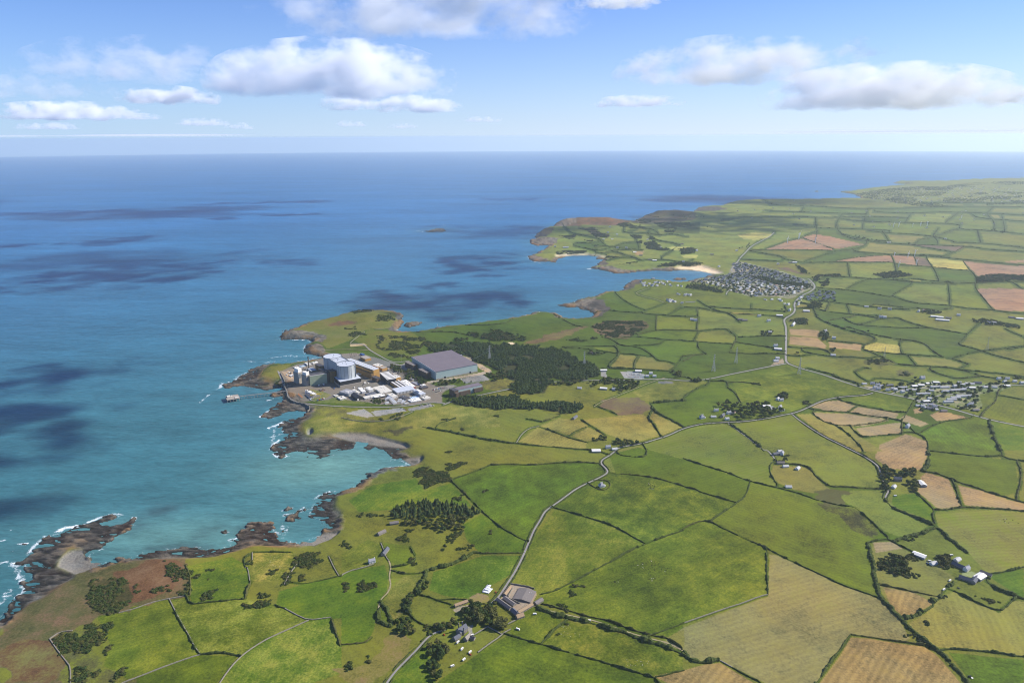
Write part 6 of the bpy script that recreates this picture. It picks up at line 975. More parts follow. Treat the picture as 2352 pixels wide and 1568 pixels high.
# switchyard frames
for i, (x, y) in enumerate(((2060, 440), (2090, 430), (2120, 445), (2150, 425), (2075, 410), (2110, 405))):
    p = GP('Z2', f'{x},{y}')[0]; b = MB(); b.bar((-3, 0, 0), (-3, 0, 8), .25); b.bar((3, 0, 0), (3, 0, 8), .25); b.bar((-4, 0, 8), (4, 0, 8), .3); b.bar((-2, 0, 0), (-2, 0, 4), .4); b.bar((2, 0, 0), (2, 0, 5), .4); o = b.build('switchgear_frame', M['steel'], None, p); tag(o, 'grey steel switchgear frame at the right end of the big shed', 'frame', 'switchyard frames')
for i, (t, x, yb, h, lab) in enumerate((('Z2', 680, 305, 26, 'tall floodlight mast beside the big shed far corner'), ('Z1', 105, 900, 12, 'lamp mast on the sea wall by the jetty'))):
    p = GP(t, f'{x},{yb}')[0]; o = empty('lamp_mast', p); tag(o, lab, 'mast'); MB().bar((0, 0, 0), (0, 0, h), .3, 6, 0, .18).build('pole', M['steel'], o); MB().box(-1.2, 1.2, -.4, .4, h, h+.8).build('lamp_head', M['white'], o)
# wind turbines
M['turb'] = M_('turbine_white', (226, 228, 230), var=.05)
def turbine(t, x, yb, yh, lab, rot, grp):
    b = GP(t, f'{x},{yb}')[0]; v = P(t, f'{x},{yh}')[0, 1]; h = 10.
    while project([[b[0], b[1], b[2]+h]])[0, 1] > v and h < 80: h += .5
    k = 1+np.hypot(b[0], b[1])/9000; o = empty('wind_turbine', b, .5); tag(o, lab, 'wind turbine', grp); MB().bar((0, 0, -1), (0, 0, h), 1.3*k, 8, 0, .8*k).build('tower', M['turb'], o); MB().box(-1*k, 1*k, -3, 2.2, h-.8, h+1.4).build('nacelle', M['turb'], o)
    hb = MB().bar((0, -3.8, h+.3), (0, -2.8, h+.3), 1.1, 8).build('hub', M['turb'], o); R = h*.52
    for j in range(3): a = rot+j*2*math.pi/3; MB().bar((0, -3.4, h+.3), (R*math.sin(a), -3.4, h+.3+R*math.cos(a)), .75*k, 4, 0, .22*k).build('blade', M['turb'], hb)
for i, (t, x, yb, yh, lab) in enumerate((('T8', 720, 125, 90, 'white turbine on the left edge of the upper brown field'), ('T8', 797, 97, 62, 'white turbine at the back tip of the upper brown fields'), ('T8', 912, 126, 90, 'white turbine standing in the right of the upper brown field'), ('T8', 803, 90, 56, 'white turbine close behind the one at the brown field tip'), ('T8', 1457, 212, 192, 'leftmost white turbine above the lower brown strip'), ('T8', 1550, 226, 192, 'white turbine behind the middle of the lower brown strip'), ('T8', 1597, 216, 178, 'white turbine above the dark brown plot'), ('T8', 1487, 292, 258, 'white turbine in the hedge corner below the lower brown strip'), ('T8', 1608, 276, 244, 'white turbine at the foot of the dark brown plot'), ('T3', 1320, 1425, 1402, 'faint turbine far off, left of a close far pair'), ('T3', 1352, 1425, 1400, 'faint turbine far off, right of a close far pair'), ('T3', 1440, 1422, 1404, 'faint turbine alone between the far pairs'), ('T3', 1488, 1420, 1400, 'faint turbine far off above the mauve strip left end'), ('T3', 1530, 1420, 1394, 'tallest faint turbine above the mauve strip'), ('T3', 1745, 1370, 1355, 'faintest turbine out on the right plain'))): turbine(t, x, yb, yh, lab, i*.9, 'white wind turbines of the plain')

# loose plant about the yards
pr_ = np.random.default_rng(21)
for zn_, (t, poly, n, lab) in enumerate((('Z1', '1780,760 1960,880 1990,960 1700,1000 1500,960 1760,900', 12, 'small plant skid in the yard right of the podium'), ('Z1', '380,480 560,500 600,600 420,600', 8, 'small plant skid in the shore yard by the tall chimney'), ('Z2', '560,690 700,760 900,700 980,760 900,780 640,760', 8, 'small plant skid between the office range and workshops'), ('Z1', '620,860 900,840 940,900 640,920', 7, 'small plant skid at the foot of the green hall'), ('Z2', '430,400 560,470 700,600 820,680 780,700 600,560 440,440', 14, 'small plant skid along the landward yard by the tree belt'), ('Z1', '60,600 260,590 270,720 150,760', 7, 'builder store on the bare yard left of the towers'))):
    q = GP(t, poly)[:, :2]; c_ = 0
    while c_ < n:
        x, y = pr_.uniform(q.min(0), q.max(0))
        if not inpoly(np.array([x]), np.array([y]), q)[0]: continue
        c_ += 1; k = pr_.integers(4); o = empty('plant_skid', (x, y, float(gz(x, y))), q0+pr_.integers(2)*1.57); tag(o, lab, 'plant skid', 'plant skids, zone '+('one', 'two', 'three', 'four', 'five', 'six')[zn_])
        w_, d_, h_ = pr_.uniform(2, 5), pr_.uniform(1.5, 3), pr_.uniform(1.5, 4); MB().box(-w_, w_, -d_, d_, 0, .5).build('base', M['conc'], o); MB().box(-w_*.8, w_*.5, -d_*.7, d_*.7, .5, h_).build('body', M[('steel', 'white', 'cream', 'brown')[k]], o); MB().bar((w_*.75, 0, .5), (w_*.75, 0, h_*.8), d_*.35, 8).build('tank', M[('white', 'steel', 'rust', 'steel')[k]], o)
M['palroof'] = M_('pale_grey_roof', (184, 182, 178), var=.2, scale=.4)
# ------------------------------------------------------------------ houses
def house_parts(L, W, he, hr, wm, rm, chim=2, wins=True):
    """meshes of one house: wall, roof, chimneys, windows (x along the ridge)"""
    a = MB(); a.add([(-L/2, -W/2, -.8), (L/2, -W/2, -.8), (L/2, W/2, -.8), (-L/2, W/2, -.8), (-L/2, -W/2, he), (L/2, -W/2, he), (L/2, W/2, he), (-L/2, W/2, he), (-L/2, 0, hr), (L/2, 0, hr)], [[0, 1, 5, 4], [2, 3, 7, 6], [1, 2, 6, 9, 5], [3, 0, 4, 8, 7]])
    r = MB(); k = .35; d = .22
    for s in (-1, 1): r.add([(-L/2-k, s*(W/2+k), he-.2), (L/2+k, s*(W/2+k), he-.2), (L/2+k, 0, hr+.08), (-L/2-k, 0, hr+.08), (-L/2-k, s*(W/2+k), he-.2+d), (L/2+k, s*(W/2+k), he-.2+d), (L/2+k, 0, hr+.08+d), (-L/2-k, 0, hr+.08+d)], [[0, 1, 2, 3], [4, 5, 6, 7], [0, 1, 5, 4], [1, 2, 6, 5], [3, 0, 4, 7], [2, 3, 7, 6]])
    out = [('wall', mesh('wall', a.v, a.f, [M[wm]])), ('roof', mesh('roof', r.v, r.f, [M[rm]]))]
    for i in range(chim): c = MB(); x = (-1, 1)[i]*(L/2-.6); c.box(x-.5, x+.5, -.45, .45, hr-1, hr+1.5); out.append(('chimney', mesh('chimney', c.v, c.f, [M['stone' if wm == 'stone' else wm]])))
    if wins:
        for s in (-1, 1):
            w_ = MB(); n = max(2, int(L/3))
            for i in range(n):
                for z in ((.9, 3.3) if he > 4 else (.9,)): x = -L/2+(i+.5)*L/n; w_.box(x-.5, x+.5, s*W/2-.08, s*W/2+.08, z, z+1.2)
            out.append(('window', mesh('window', w_.v, w_.f, [M['glass']])))
    return out
def put(parts, name, loc, rz, label, cat, group=None, s=(1, 1, 1), sub=None):
    o = empty(name, loc, rz); o.scale = s; tag(o, label, cat, group)
    for n, me in parts: add(n, me, o)
    return o
HT = {'white': house_parts(12, 7.5, 5.2, 8.2, 'white', 'slatel'), 'whitebung': house_parts(14, 8.5, 2.8, 5.4, 'white', 'palroof', 1), 'stone': house_parts(16, 8, 5.6, 9.6, 'stone', 'slate'), 'terr': house_parts(34, 8, 5, 8.2, 'white', 'palroof', 2), 'pale': house_parts(11, 8, 4.8, 7.6, 'white', 'palroof', 1), 'barn': house_parts(18, 8, 3.4, 6, 'stone', 'asb', 0, False), 'tile': house_parts(20, 7, 3, 5.4, 'stone', 'tile', 0, False), 'dark': house_parts(22, 8, 4, 7, 'stone', 'slate', 0), 'shed': house_parts(22, 13, 4.5, 6.5, 'steel', 'white', 0, False), 'pink': house_parts(12, 9, 3, 6, 'cream', 'pink', 1)}
def hs(t, x, y, kind, rot, label, group=None, s=1., name='house', cat='house'):
    """rot: turn of the ridge from the view's left-right, in degrees"""
    p = GP(t, f'{x},{y}')[0]; return put(HT[kind], name, p, math.radians(rot)-math.atan2(p[0], p[1])*.5, label, cat, group, (s, s, s) if not isinstance(s, tuple) else s)
# hipped villa with tall chimneys
def villa(t, x, y, label, rot=25, s=1.):
    p = GP(t, f'{x},{y}')[0]; o = empty('villa', p, math.radians(rot)); o.scale = (s,)*3; tag(o, label, 'house'); L, W, h, hr = 11, 9.5, 4.6, 9.5
    MB().box(-L/2, L/2, -W/2, W/2, -.8, h).build('wall', M['white'], o); r = MB(); k = .5
    r.add([(-L/2-k, -W/2-k, h), (L/2+k, -W/2-k, h), (L/2+k, W/2+k, h), (-L/2-k, W/2+k, h), (-1.5, 0, hr), (1.5, 0, hr)], [[0, 1, 5, 4], [1, 2, 5], [2, 3, 4, 5], [3, 0, 4], [3, 2, 1, 0]]); r.build('roof', M['slatel'], o)
    for cx in (-3, 0, 3): MB().box(cx-.5, cx+.5, .5, 1.5, hr-4, hr+1.6).build('chimney', M['white'], o)
    for s_ in (-1, 1):
        b = MB()
        for i in range(3): b.box(-4+i*3.2, -2.6+i*3.2, s_*W/2-.08, s_*W/2+.08, 1, 2.6)
        b.build('window', M['glass'], o)
    MB().box(L/2, L/2+3.5, -3, 3, -.5, 2.8).build('porch', M['white'], o)
villa('T6', 1752, 245, 'white hipped villa with tall chimneys standing alone by the lane'); villa('Z7', 470, 400, 'white hipped villa with clustered chimneys left of the hamlet', 20, 1.1)
# farm
block('barn', 'large dark-roofed cattle barn with rooflights, ridge running away', 'barn', 'Z5', '1180,545', '1455,600', '1555,430', '1455,632', 'asb', 'asb', gable=True, eave=.55, extra=lambda o, L, W, h: [MB().box(L*.72+k*0, L*.74, W*(.15+.11*k), W*(.15+.11*k)+1.2, h*.8, h*.9).build('roof_light', M['white'], o) for k in range(4)])
def farm(x, y, rz, L, W, he, hr, wm, rm, name, label, cat='outbuilding'):
    p = GP('Z5', f'{x},{y}')[0]; q = GP('Z5', rz)[0]-p; return put(house_parts(L, W, he, hr, wm, rm, 0, True), name, p, math.atan2(q[1], q[0]), label, cat)
farm(1095, 455, '1140,395', 24, 7, 3, 5, 'stone', 'tile', 'byre', 'ochre-roofed byre along the lane side of the barn yard'); farm(1040, 660, '1130,725', 34, 7, 3.2, 5.6, 'stone', 'asb', 'byre', 'long grey-roofed range on the lower side of the yard'); farm(1130, 620, '1200,670', 26, 8, 3, 5.2, 'stone', 'asb', 'byre', 'middle grey range with broken open roof bay'); farm(1375, 730, '1480,670', 32, 7, 3.2, 5.6, 'stone', 'tile', 'byre', 'orange-lichened roof range closing the yard on the right'); farm(1290, 850, '1345,830', 13, 9, 3.4, 6.6, 'stone', 'tile', 'byre', 'small orange hipped store at the lowest corner of the farmyard'); farm(1215, 790, '1260,830', 16, 8, 3.4, 6.2, 'stone', 'slate', 'byre', 'slate range running into the small orange store'); farm(1585, 620, '1640,585', 17, 8, 3, 5.4, 'stone', 'asb', 'byre', 'pale mossy-roofed shed alone right of the yard'); farm(370, 650, '460,615', 24, 6.5, 3, 5, 'stone', 'tile', 'open_shed', 'orange-roofed open shed left of the farm above the copse')
for a, b, l in (('1140,330', '1430,380', 'back'), ('1430,380', '1520,410', 'right end'), ('1085,545', '1290,640', 'curved front'), ('1110,530', '1180,400', 'inner')): tag(add('yard_wall', wallmesh(GP('Z5', a+' '+b)[:, :2], 1.0, 2.6)), f'stone wall on the {l} side of the cattle yard', 'wall', 'cattle yard walls')
# stone house
farm(385, 1090, '440,1050', 17, 11, 7, 12, 'stone', 'slate', 'manor_house', 'big grey stone house with steep slate roof and tall chimneys', 'house')
for i, (x, y) in enumerate(((335, 1065), (395, 1040), (410, 1130))): p = GP('Z5', f'{x},{y}')[0]; b = MB(); b.box(-.8, .8, -.8, .8, 0, 15); o = b.build('chimney_stack', M['stone'], None, p); tag(o, ('rear left', 'rear right', 'front')[i]+' tall stone chimney of the big stone house', 'chimney')
farm(300, 1190, '330,1170', 11, 8, 3.5, 6.5, 'stone', 'slate', 'outhouse', 'slate outhouse at the front left of the stone house'); farm(470, 1190, '500,1160', 12, 7, 4, 7.5, 'stone', 'stone', 'outhouse', 'pale-gabled wing before the stone house'); farm(540, 1190, '600,1210', 10, 6, 3, 5, 'stone', 'dkroof', 'outhouse', 'dark shed by the walled garden corner')
# caravans and vans on the lawn
def van(t, x, y, rz, label, kind='caravan', s=1.):
    p = GP(t, f'{x},{y}')[0]; o = empty(kind, p, rz); o.scale = (s,)*3; tag(o, label, kind); b = MB(); b.add([(-3.2, -1.15, .5), (3.2, -1.15, .5), (3.2, 1.15, .5), (-3.2, 1.15, .5), (-3.0, -1.1, 2.7), (2.7, -1.1, 2.7), (2.7, 1.1, 2.7), (-3.0, 1.1, 2.7)], [[3, 2, 1, 0], [4, 5, 6, 7], [0, 1, 5, 4], [1, 2, 6, 5], [2, 3, 7, 6], [3, 0, 4, 7]]); b.build('body', M['white'], o)
    w_ = MB(); w_.box(-2.2, 2, -1.2, -1.12, 1.5, 2.2); w_.box(-2.2, 2, 1.12, 1.2, 1.5, 2.2); w_.build('window', M['glass'], o)
    for sx in (-1, 1):
        for sy in (-1, 1): MB().bar((sx*2, sy*.9, .35), (sx*2, sy*1.2, .35), .36, 10).build('wheel', M['tyre'], o)
for a in (('Z5', 322, 1250, .9, 'white van parked nearest the stone house front'), ('Z5', 385, 1355, 1.1, 'white caravan with a pale awning below the first van'), ('Z5', 512, 1405, .9, 'white motorhome beside the red car by the garden hedge'), ('Z5', 415, 1520, .9, 'white motorhome lower down the lawn by the copse'), ('T6', 748, 1455, .5, 'white box caravan lowest on the lawn near the picture bottom'), ('Z5', 540, 1140, .2, 'rounded white caravan against the walled garden'), ('Z6', 560, 685, -.5, 'small white caravan next to the blue car on the straw slope'), ('Z6', 945, 1055, .6, 'white van on the grass track before the slate farm'), ('Z6', 830, 1225, .5, 'white van at the head of the curved gorse hedge'), ('Z6', 975, 575, 0, 'white caravan in the rough plot above the slate farm'), ('Z5', 1525, 808, 0, 'small white trailer in the field below the orange range'), ('T6', 1668, 1150, 0, 'white horsebox on the farm track right of the barn'), ('Z5', 1260, 1045, -.5, 'grey feed trailer lying in the field right of the walled garden'), ('T7', 1430, 308, 0, 'long white static caravan beside the lane below the ringed farm')): van(*a)
for i in range(5): van('Z3', 728+i*21, 572, .1, 'white caravan in the line of caravans on the seaside field', 'caravan', 1.3)
for o in [o for o in col.objects if o.get('label') == 'white caravan in the line of caravans on the seaside field']: o['group'] = 'line of seaside caravans'
# wrapped bales
bl = MB(); bl.bar((-.6, 0, .65), (.6, 0, .65), .68, 10); BALE = [mesh('bale', bl.v, bl.f, [M[m]]) for m in ('wrap', 'wrapb')]
p0 = GP('Z5', '700,455')[0]; px = GP('Z5', '800,480')[0]-p0; py = GP('Z5', '790,355')[0]-p0
for i in range(12):
    for j in range(16):
        if i > 5 and j > 10: continue
        for z in range(2 if j > 3 and i < 8 else 1):
            p = p0+px*i/11+py*j/15; o = add('silage_bale', BALE[1 if (i*7+j*3+z) % 5 == 0 or i < 2 and j % 2 else 0], None, (p[0], p[1], gz(p[0], p[1])+z*1.25)); o.rotation_euler = (0, 0, math.atan2(py[1], py[0])); d_ = (i*7+j*3+z) % 5 == 0 or i < 2 and j % 2
            tag(o, 'black wrapped silage bale in the stack across the lane from the barn' if d_ else 'white wrapped silage bale in the stack across the lane from the barn', 'bale', 'wrapped silage bales')
# scattered houses: tile, x, y, kind, turn, label
HS = [('T6', 205, 755, 'white', 20, 'white gabled cottage close to the shore above the creek'), ('T6', 295, 690, 'dark', 70, 'roofless grey stone barn on the lane up from the seaside cottage'), ('T6', 355, 495, 'barn', 10, 'grey stone hut at the left edge of the pine grove'), ('T6', 270, 560, 'barn', 40, 'small ruined stone pen near the creek'), ('T6', 1715, 10, 'shed', 5, 'low white barn left of the lane bend cottage'), ('T9', 1835, 1535, 'white', 20, 'white cottage with big gables at the lane bend'), ('T9', 1880, 1545, 'whitebung', 20, 'white single-storey wing of the lane bend cottage'), ('T9', 1607, 1330, 'dark', 60, 'small dark stone barn above the golden hay fields'),
    ('Z7', 1865, 1030, 'white', 70, 'tall white gabled cottage at the end of the hedged lane'), ('Z7', 1770, 1035, 'dark', 30, 'slate-roofed wing left of the tall gabled cottage'), ('Z7', 1820, 1000, 'pale', 30, 'grey middle range of the tall gabled cottage'), ('Z7', 1840, 1190, 'barn', 10, 'small grey barn in the yard below the gabled cottage'), ('Z7', 715, 280, 'white', 15, 'white two-storey house at the upper left of the hamlet'), ('Z7', 670, 385, 'whitebung', 10, 'small white pyramid-roofed lodge in the hamlet'), ('Z7', 935, 325, 'white', 30, 'white house half hidden by hamlet trees'), ('Z7', 1010, 310, 'pink', 40, 'pinkish-walled house beside the half hidden white house'), ('Z7', 830, 375, 'stone', 60, 'grey stone house in the hamlet lane'), ('Z7', 905, 430, 'pale', 20, 'slate house at the hamlet corner of the lane'), ('Z7', 1590, 205, 'shed', 10, 'pale flat-roofed barn inside the hamlet wood'), ('Z7', 1705, 245, 'whitebung', 20, 'small white cottage right of the hamlet barn'), ('Z7', 1830, 220, 'white', 60, 'white cottage by the hamlet road fork'), ('Z7', 1860, 270, 'whitebung', 30, 'tiny white gatehouse at the hamlet road fork'), ('Z7', 1850, 100, 'white', 30, 'white villa above the hamlet under a big tree'), ('Z7', 1790, 80, 'pale', 60, 'slate-roofed rear wing of the upper hamlet villa'),
    ('T7', 1445, 205, 'stone', 5, 'long grey farmhouse inside the ring of trees'), ('T7', 1420, 250, 'whitebung', 60, 'white shed in the ringed farm garden'), ('T7', 1608, 232, 'shed', 100, 'white-roofed barn right of the ringed farm'), ('T7', 690, 112, 'whitebung', 20, 'small white shed in the olive paddock'), ('T7', 710, 250, 'whitebung', 10, 'tiny pale hut on the paddock hedge'), ('T7', 772, 126, 'whitebung', 60, 'white wreck of a shed in the olive paddock'),
    ('Z6', 1110, 790, 'dark', -35, 'long blue-slate farmhouse nearest the grass lane'), ('Z6', 1260, 850, 'white', 50, 'white gabled end house of the slate farm'), ('Z6', 1250, 1040, 'dark', -20, 'long dark slate barn below the farm lawn'), ('Z6', 1415, 1060, 'dark', 60, 'dark gabled cross wing of the slate barn'), ('Z6', 1510, 1000, 'shed', 50, 'grey tin-roofed barn right of the slate barn'), ('Z6', 1625, 935, 'barn', -30, 'dark shed at the back corner of the slate farm'), ('Z6', 360, 590, 'shed', -30, 'long white mobile home under the trees'), ('Z6', 630, 735, 'whitebung', 40, 'white chalet beside the small caravan on the straw slope'), ('Z6', 1085, 665, 'whitebung', 50, 'cream shed at the end of the grass lane'),
    ('T9', 2045, 1010, 'shed', 0, 'long white-roofed block of the training centre'), ('T9', 2130, 1025, 'pale', 10, 'gabled grey block of the training centre'), ('T9', 2105, 1045, 'pale', 10, 'left front gable of the training centre'), ('T9', 2155, 1045, 'pale', 10, 'right front gable of the training centre'), ('T9', 1805, 1005, 'shed', 5, 'low white building left of the training centre car park'), ('T9', 1640, 1125, 'whitebung', -10, 'flat pale pavilion at the corner of the sports field'), ('T9', 1805, 1130, 'shed', -10, 'white clubhouse in the trees right of the sports field'), ('T9', 1875, 1135, 'pale', -10, 'grey shed right of the clubhouse'), ('T9', 1730, 885, 'barn', 10, 'ruined grey farm beside the plantation far corner'), ('T9', 2345, 540, 'white', 10, 'white house right of the seaside farm'),
    ('T8', 650, 925, 'pale', 10, 'grey house at the crossroads corner'), ('T8', 640, 940, 'whitebung', 10, 'white bungalow at the crossroads corner'), ('T8', 638, 838, 'white', 20, 'white farm house left of the main road'), ('T8', 655, 860, 'shed', -10, 'white barn left of the main road'), ('T8', 1035, 900, 'whitebung', 0, 'pale farm right of the main road pylons'), ('T8', 1040, 783, 'pale', 0, 'grey house in the trees by the tan strips'), ('T8', 980, 738, 'white', 40, 'white house in the trees above the tan strips'), ('T8', 600, 745, 'pale', 0, 'grey bungalow left of the road bend'), ('T8', 590, 665, 'white', 30, 'white villa below the village chapel'), ('T8', 525, 632, 'white', 20, 'white villa in its own field left of the chapel'), ('T8', 395, 655, 'barn', 0, 'grey farm range below the sloping lane'), ('T8', 425, 660, 'barn', 10, 'second grey farm range, beside the first below the sloping lane'), ('T8', 665, 628, 'shed', 0, 'white garage by the main road bend'), ('T8', 735, 590, 'white', 60, 'tall white chapel beside the main road'), ('T8', 760, 690, 'terr', 70, 'short terrace right of the main road bend'), ('T8', 850, 597, 'shed', 0, 'long white-roofed garage with parked cars'), ('T8', 60, 655, 'pale', 0, 'grey farm left of the sloping lane'), ('T8', 85, 660, 'white', 10, 'white end of the farm left of the sloping lane'), ('T8', 1355, 582, 'white', 0, 'left white cottage of the pair below the village edge'), ('T8', 1425, 584, 'white', 0, 'right white cottage of the pair below the village edge'), ('T8', 1265, 565, 'whitebung', 0, 'white bungalows along the village edge lane'), ('T8', 1625, 600, 'white', 60, 'tall white farmhouse with dark trees behind'), ('T8', 1665, 592, 'pink', 20, 'pink house right of the tall white farmhouse'), ('T8', 1730, 635, 'shed', -5, 'leftmost white roof of the large dairy farm'), ('T8', 1770, 640, 'shed', -5, 'middle roof of the large dairy farm'), ('T8', 1810, 662, 'shed', -5, 'lower white roof of the large dairy farm'), ('T8', 1765, 658, 'shed', -5, 'lower left roof of the large dairy farm'), ('T8', 1830, 645, 'barn', -5, 'grey end roof of the large dairy farm'), ('T8', 1365, 638, 'white', 10, 'white farm in trees by the stream hedges'), ('T8', 1390, 640, 'pale', 10, 'grey barn of the white farm by the stream hedges'), ('T8', 2110, 680, 'white', 0, 'white house in the long dark wood strip'), ('T8', 2145, 680, 'pale', 0, 'grey house in the long dark wood strip'), ('T8', 2265, 640, 'barn', 0, 'farm range beyond the wood strip'), ('T8', 2320, 650, 'shed', 0, 'white shed at the far right farm'), ('T8', 1900, 625, 'pale', 0, 'house beyond the dairy farm'), ('T8', 1650, 1060, 'white', 20, 'white cottage on the green above the roadside village'), ('T8', 600, 1262, 'whitebung', 0, 'low roof at the hamlet wood edge'), ('T8', 1548, 1395, 'white', 60, 'lone white cottage among dark bushes below the roadside village'), ('T8', 740, 262, 'barn', 0, 'left range of the farm behind the dense village'), ('T8', 770, 262, 'shed', 0, 'right white range of the farm behind the dense village'), ('T8', 655, 272, 'pale', 0, 'grey house behind the dense village'), ('T8', 370, 180, 'white', 20, 'white house beside the north road'), ('T8', 200, 205, 'barn', 0, 'long dark farm range above the beach'), ('T8', 248, 290, 'white', 40, 'small white house above the beach'), ('T8', 1420, 125, 'shed', 0, 'pale farm roof on the plain left of a dark copse'), ('T8', 1810, 98, 'pale', 0, 'farm on the plain below the mauve strip'), ('T8', 95, 180, 'white', 30, 'white house beside the dark copse above the beach')]
HS += [('H', x, y, k, r, l) for x, y, k, r, l in ((1235, 400, 'white', 20, 'lone white house on the heather hill slope'), (1210, 468, 'white', 20, 'white house below the heather hill'), (1325, 490, 'whitebung', 0, 'white cottages in the hollow below the hills'), (1160, 550, 'whitebung', 0, 'white chapel hut beside the churchyard field'), (1265, 550, 'whitebung', 0, 'white hut at the right of the churchyard field'), (1330, 658, 'white', 0, 'white farm in the middle of the far fields'), (1440, 660, 'white', 0, 'white farm right of the middle far farm'), (1540, 712, 'shed', 30, 'pale barn at the edge of the tan patch'), (1620, 752, 'barn', 0, 'grey farm below the tan patch'), (1790, 815, 'shed', 0, 'pale farm roofs above the wooded cliff'), (1730, 805, 'barn', 0, 'grey farm roofs above the wooded cliff'), (2145, 832, 'white', 0, 'white cottage above the beach end'), (560, 645, 'white', 0, 'small white church on the far cliff top'), (1865, 660, 'white', 20, 'white house in the dark far copse'), (2310, 690, 'white', 40, 'white tower house beside the round far copse'), (1705, 555, 'whitebung', 0, 'white hut by the far thicket'), (2130, 610, 'barn', 0, 'ruin on the rough far ground'), (690, 655, 'terr', 0, 'row of cottages on the far cliff top'))]
for t, x, y, k, r, l in HS: hs(t, x, y, k, r, l, None, 1. if t in ('T5', 'T6', 'T7', 'Z6', 'Z7', 'T9') else 1.2)
# roadside village: terraces and semis
Z4H = [(315, 190, 'white'), (385, 210, 'white'), (430, 230, 'white'), (395, 260, 'white'), (350, 245, 'white'), (520, 275, 'white'), (545, 215, 'dark'), (590, 260, 'pale'), (620, 270, 'pale'), (715, 245, 'terr'), (875, 222, 'shed'), (965, 208, 'shed'), (1065, 188, 'shed'), (1165, 172, 'shed'), (1155, 235, 'terr'), (1280, 240, 'terr'), (720, 300, 'pale'), (800, 275, 'whitebung'), (870, 270, 'whitebung'), (1105, 280, 'whitebung'), (965, 330, 'terr'), (1055, 320, 'whitebung'), (1310, 295, 'terr'), (1420, 280, 'terr'), (1490, 275, 'terr'), (1545, 268, 'pale'), (1080, 395, 'pale'), (1420, 225, 'pale'), (1480, 180, 'pale'), (1585, 185, 'whitebung'), (1650, 190, 'whitebung'), (1520, 200, 'whitebung'), (1330, 435, 'terr'), (1375, 405, 'terr'), (1430, 380, 'terr'), (1500, 360, 'terr'), (1580, 355, 'terr'), (1640, 465, 'white'), (1620, 480, 'white'), (1700, 545, 'barn'), (990, 495, 'pale'), (1090, 480, 'white'), (1150, 500, 'white'), (1040, 510, 'whitebung'), (1100, 525, 'dark'), (1160, 535, 'whitebung'), (930, 485, 'whitebung'), (1270, 555, 'barn'), (1725, 180, 'dark'), (1830, 235, 'whitebung'), (1955, 235, 'whitebung'), (2115, 218, 'shed'), (2010, 125, 'white'), (2125, 125, 'white'), (2090, 165, 'pale'), (2225, 160, 'pale'), (2320, 180, 'pale'), (205, 190, 'whitebung'), (985, 120, 'white'), (1650, 245, 'shed')]
zn = {'white': 'white gabled house', 'dark': 'dark slate-roofed house', 'pale': 'pale house with grey roof', 'terr': 'pale-roofed terrace', 'shed': 'bright white-roofed house', 'whitebung': 'small white bungalow', 'barn': 'dark low barn'}
Z4M = [('the inn at the left end', 400, 250), ('the upper right row', 2100, 160), ('the upper white-roofed row', 1030, 195), ('the central double terrace', 1400, 290), ('the stepped lower terrace', 1450, 400), ('the garage and scrap yard', 1060, 490), ('the white houses by the dark trees', 1650, 475), ('the village middle green', 850, 290)]
for i, (x, y, k) in enumerate(Z4H):
    m = min(Z4M, key=lambda q: (q[1]-x)**2+((q[2]-y)*2)**2); dx = x-m[1]; dy = y-m[2]; side = 'right of' if dx > 45 else 'left of' if dx < -45 else 'above' if dy < -12 else 'below' if dy > 12 else 'at'
    lb = f'{zn[k]} {side} {m[0]} in the roadside village'; c = _seen.get(lb, 0); _seen[lb] = c+1
    if c: lb = f'{("second", "third", "fourth", "fifth")[min(c, 4)-1]} {lb}'
    s = .85 if k in ('terr', 'shed') else 1.
    hs('Z4', x, y, k, 12+(i*37 % 25)-8 if k != 'terr' else 20, lb, 'houses of the roadside village', s)
rf = GP('Z4', '1040,432')[0]; b = MB(); b.box(-11, 11, -5, 5, 4.6, 5.4)
o = empty('filling_station', rf, .1); tag(o, 'white flat canopy of the filling station beside the main road', 'canopy'); b.build('canopy', M['white'], o)
for sx in (-7, 7):
    for sy in (-2, 2): MB().bar((sx, sy, 0), (sx, sy, 4.6), .25).build('post', M['white'], o)
# dense village by the bay: the houses that show
dv, r_ = scatter(GP('Z3', '1240,150 1330,140 1500,185 1650,215 1850,275 2060,350 2060,420 1900,480 1700,500 1430,505 1330,480 1180,435 1040,385 900,355 800,350 960,310 1180,270 1290,250 1230,200')[:, :2], 35, 42, .3)
keepers = []
wd = [GP('Z3', s)[:, :2] for s in ('1370,290 1600,300 1720,340 2080,380 2100,415 1900,395 1700,380 1500,320', '700,390 900,380 1110,440 1090,475 900,440 720,415')]
for x, y in dv:
    if any(inpoly(np.array([x]), np.array([y]), w_)[0] for w_ in wd): continue
    keepers.append((x, y))
hp = np.array([(x, y) for x, y in ([GP('Z3', f'{a},{b}')[0][:2] for a, b in ((230, 355), (250, 375), (270, 365), (290, 395), (262, 392), (320, 375), (350, 395), (365, 380), (385, 360), (420, 360), (450, 355), (470, 370), (490, 380), (515, 350), (365, 318), (560, 395), (545, 385), (630, 395), (670, 400), (405, 395), (525, 555), (545, 548), (565, 560), (585, 570), (545, 570), (600, 572), (640, 485), (715, 498), (770, 498), (740, 495), (1590, 545), (1660, 545), (1740, 540), (1760, 560), (1800, 590), (1840, 600), (1970, 545), (1960, 575), (1975, 525), (1990, 510), (1950, 600))])])
ex, r2_ = scatter(GP('Z3', '2040,490 2150,450 2352,450 2352,560 2200,540 2050,545')[:, :2], 34, 43, .35)
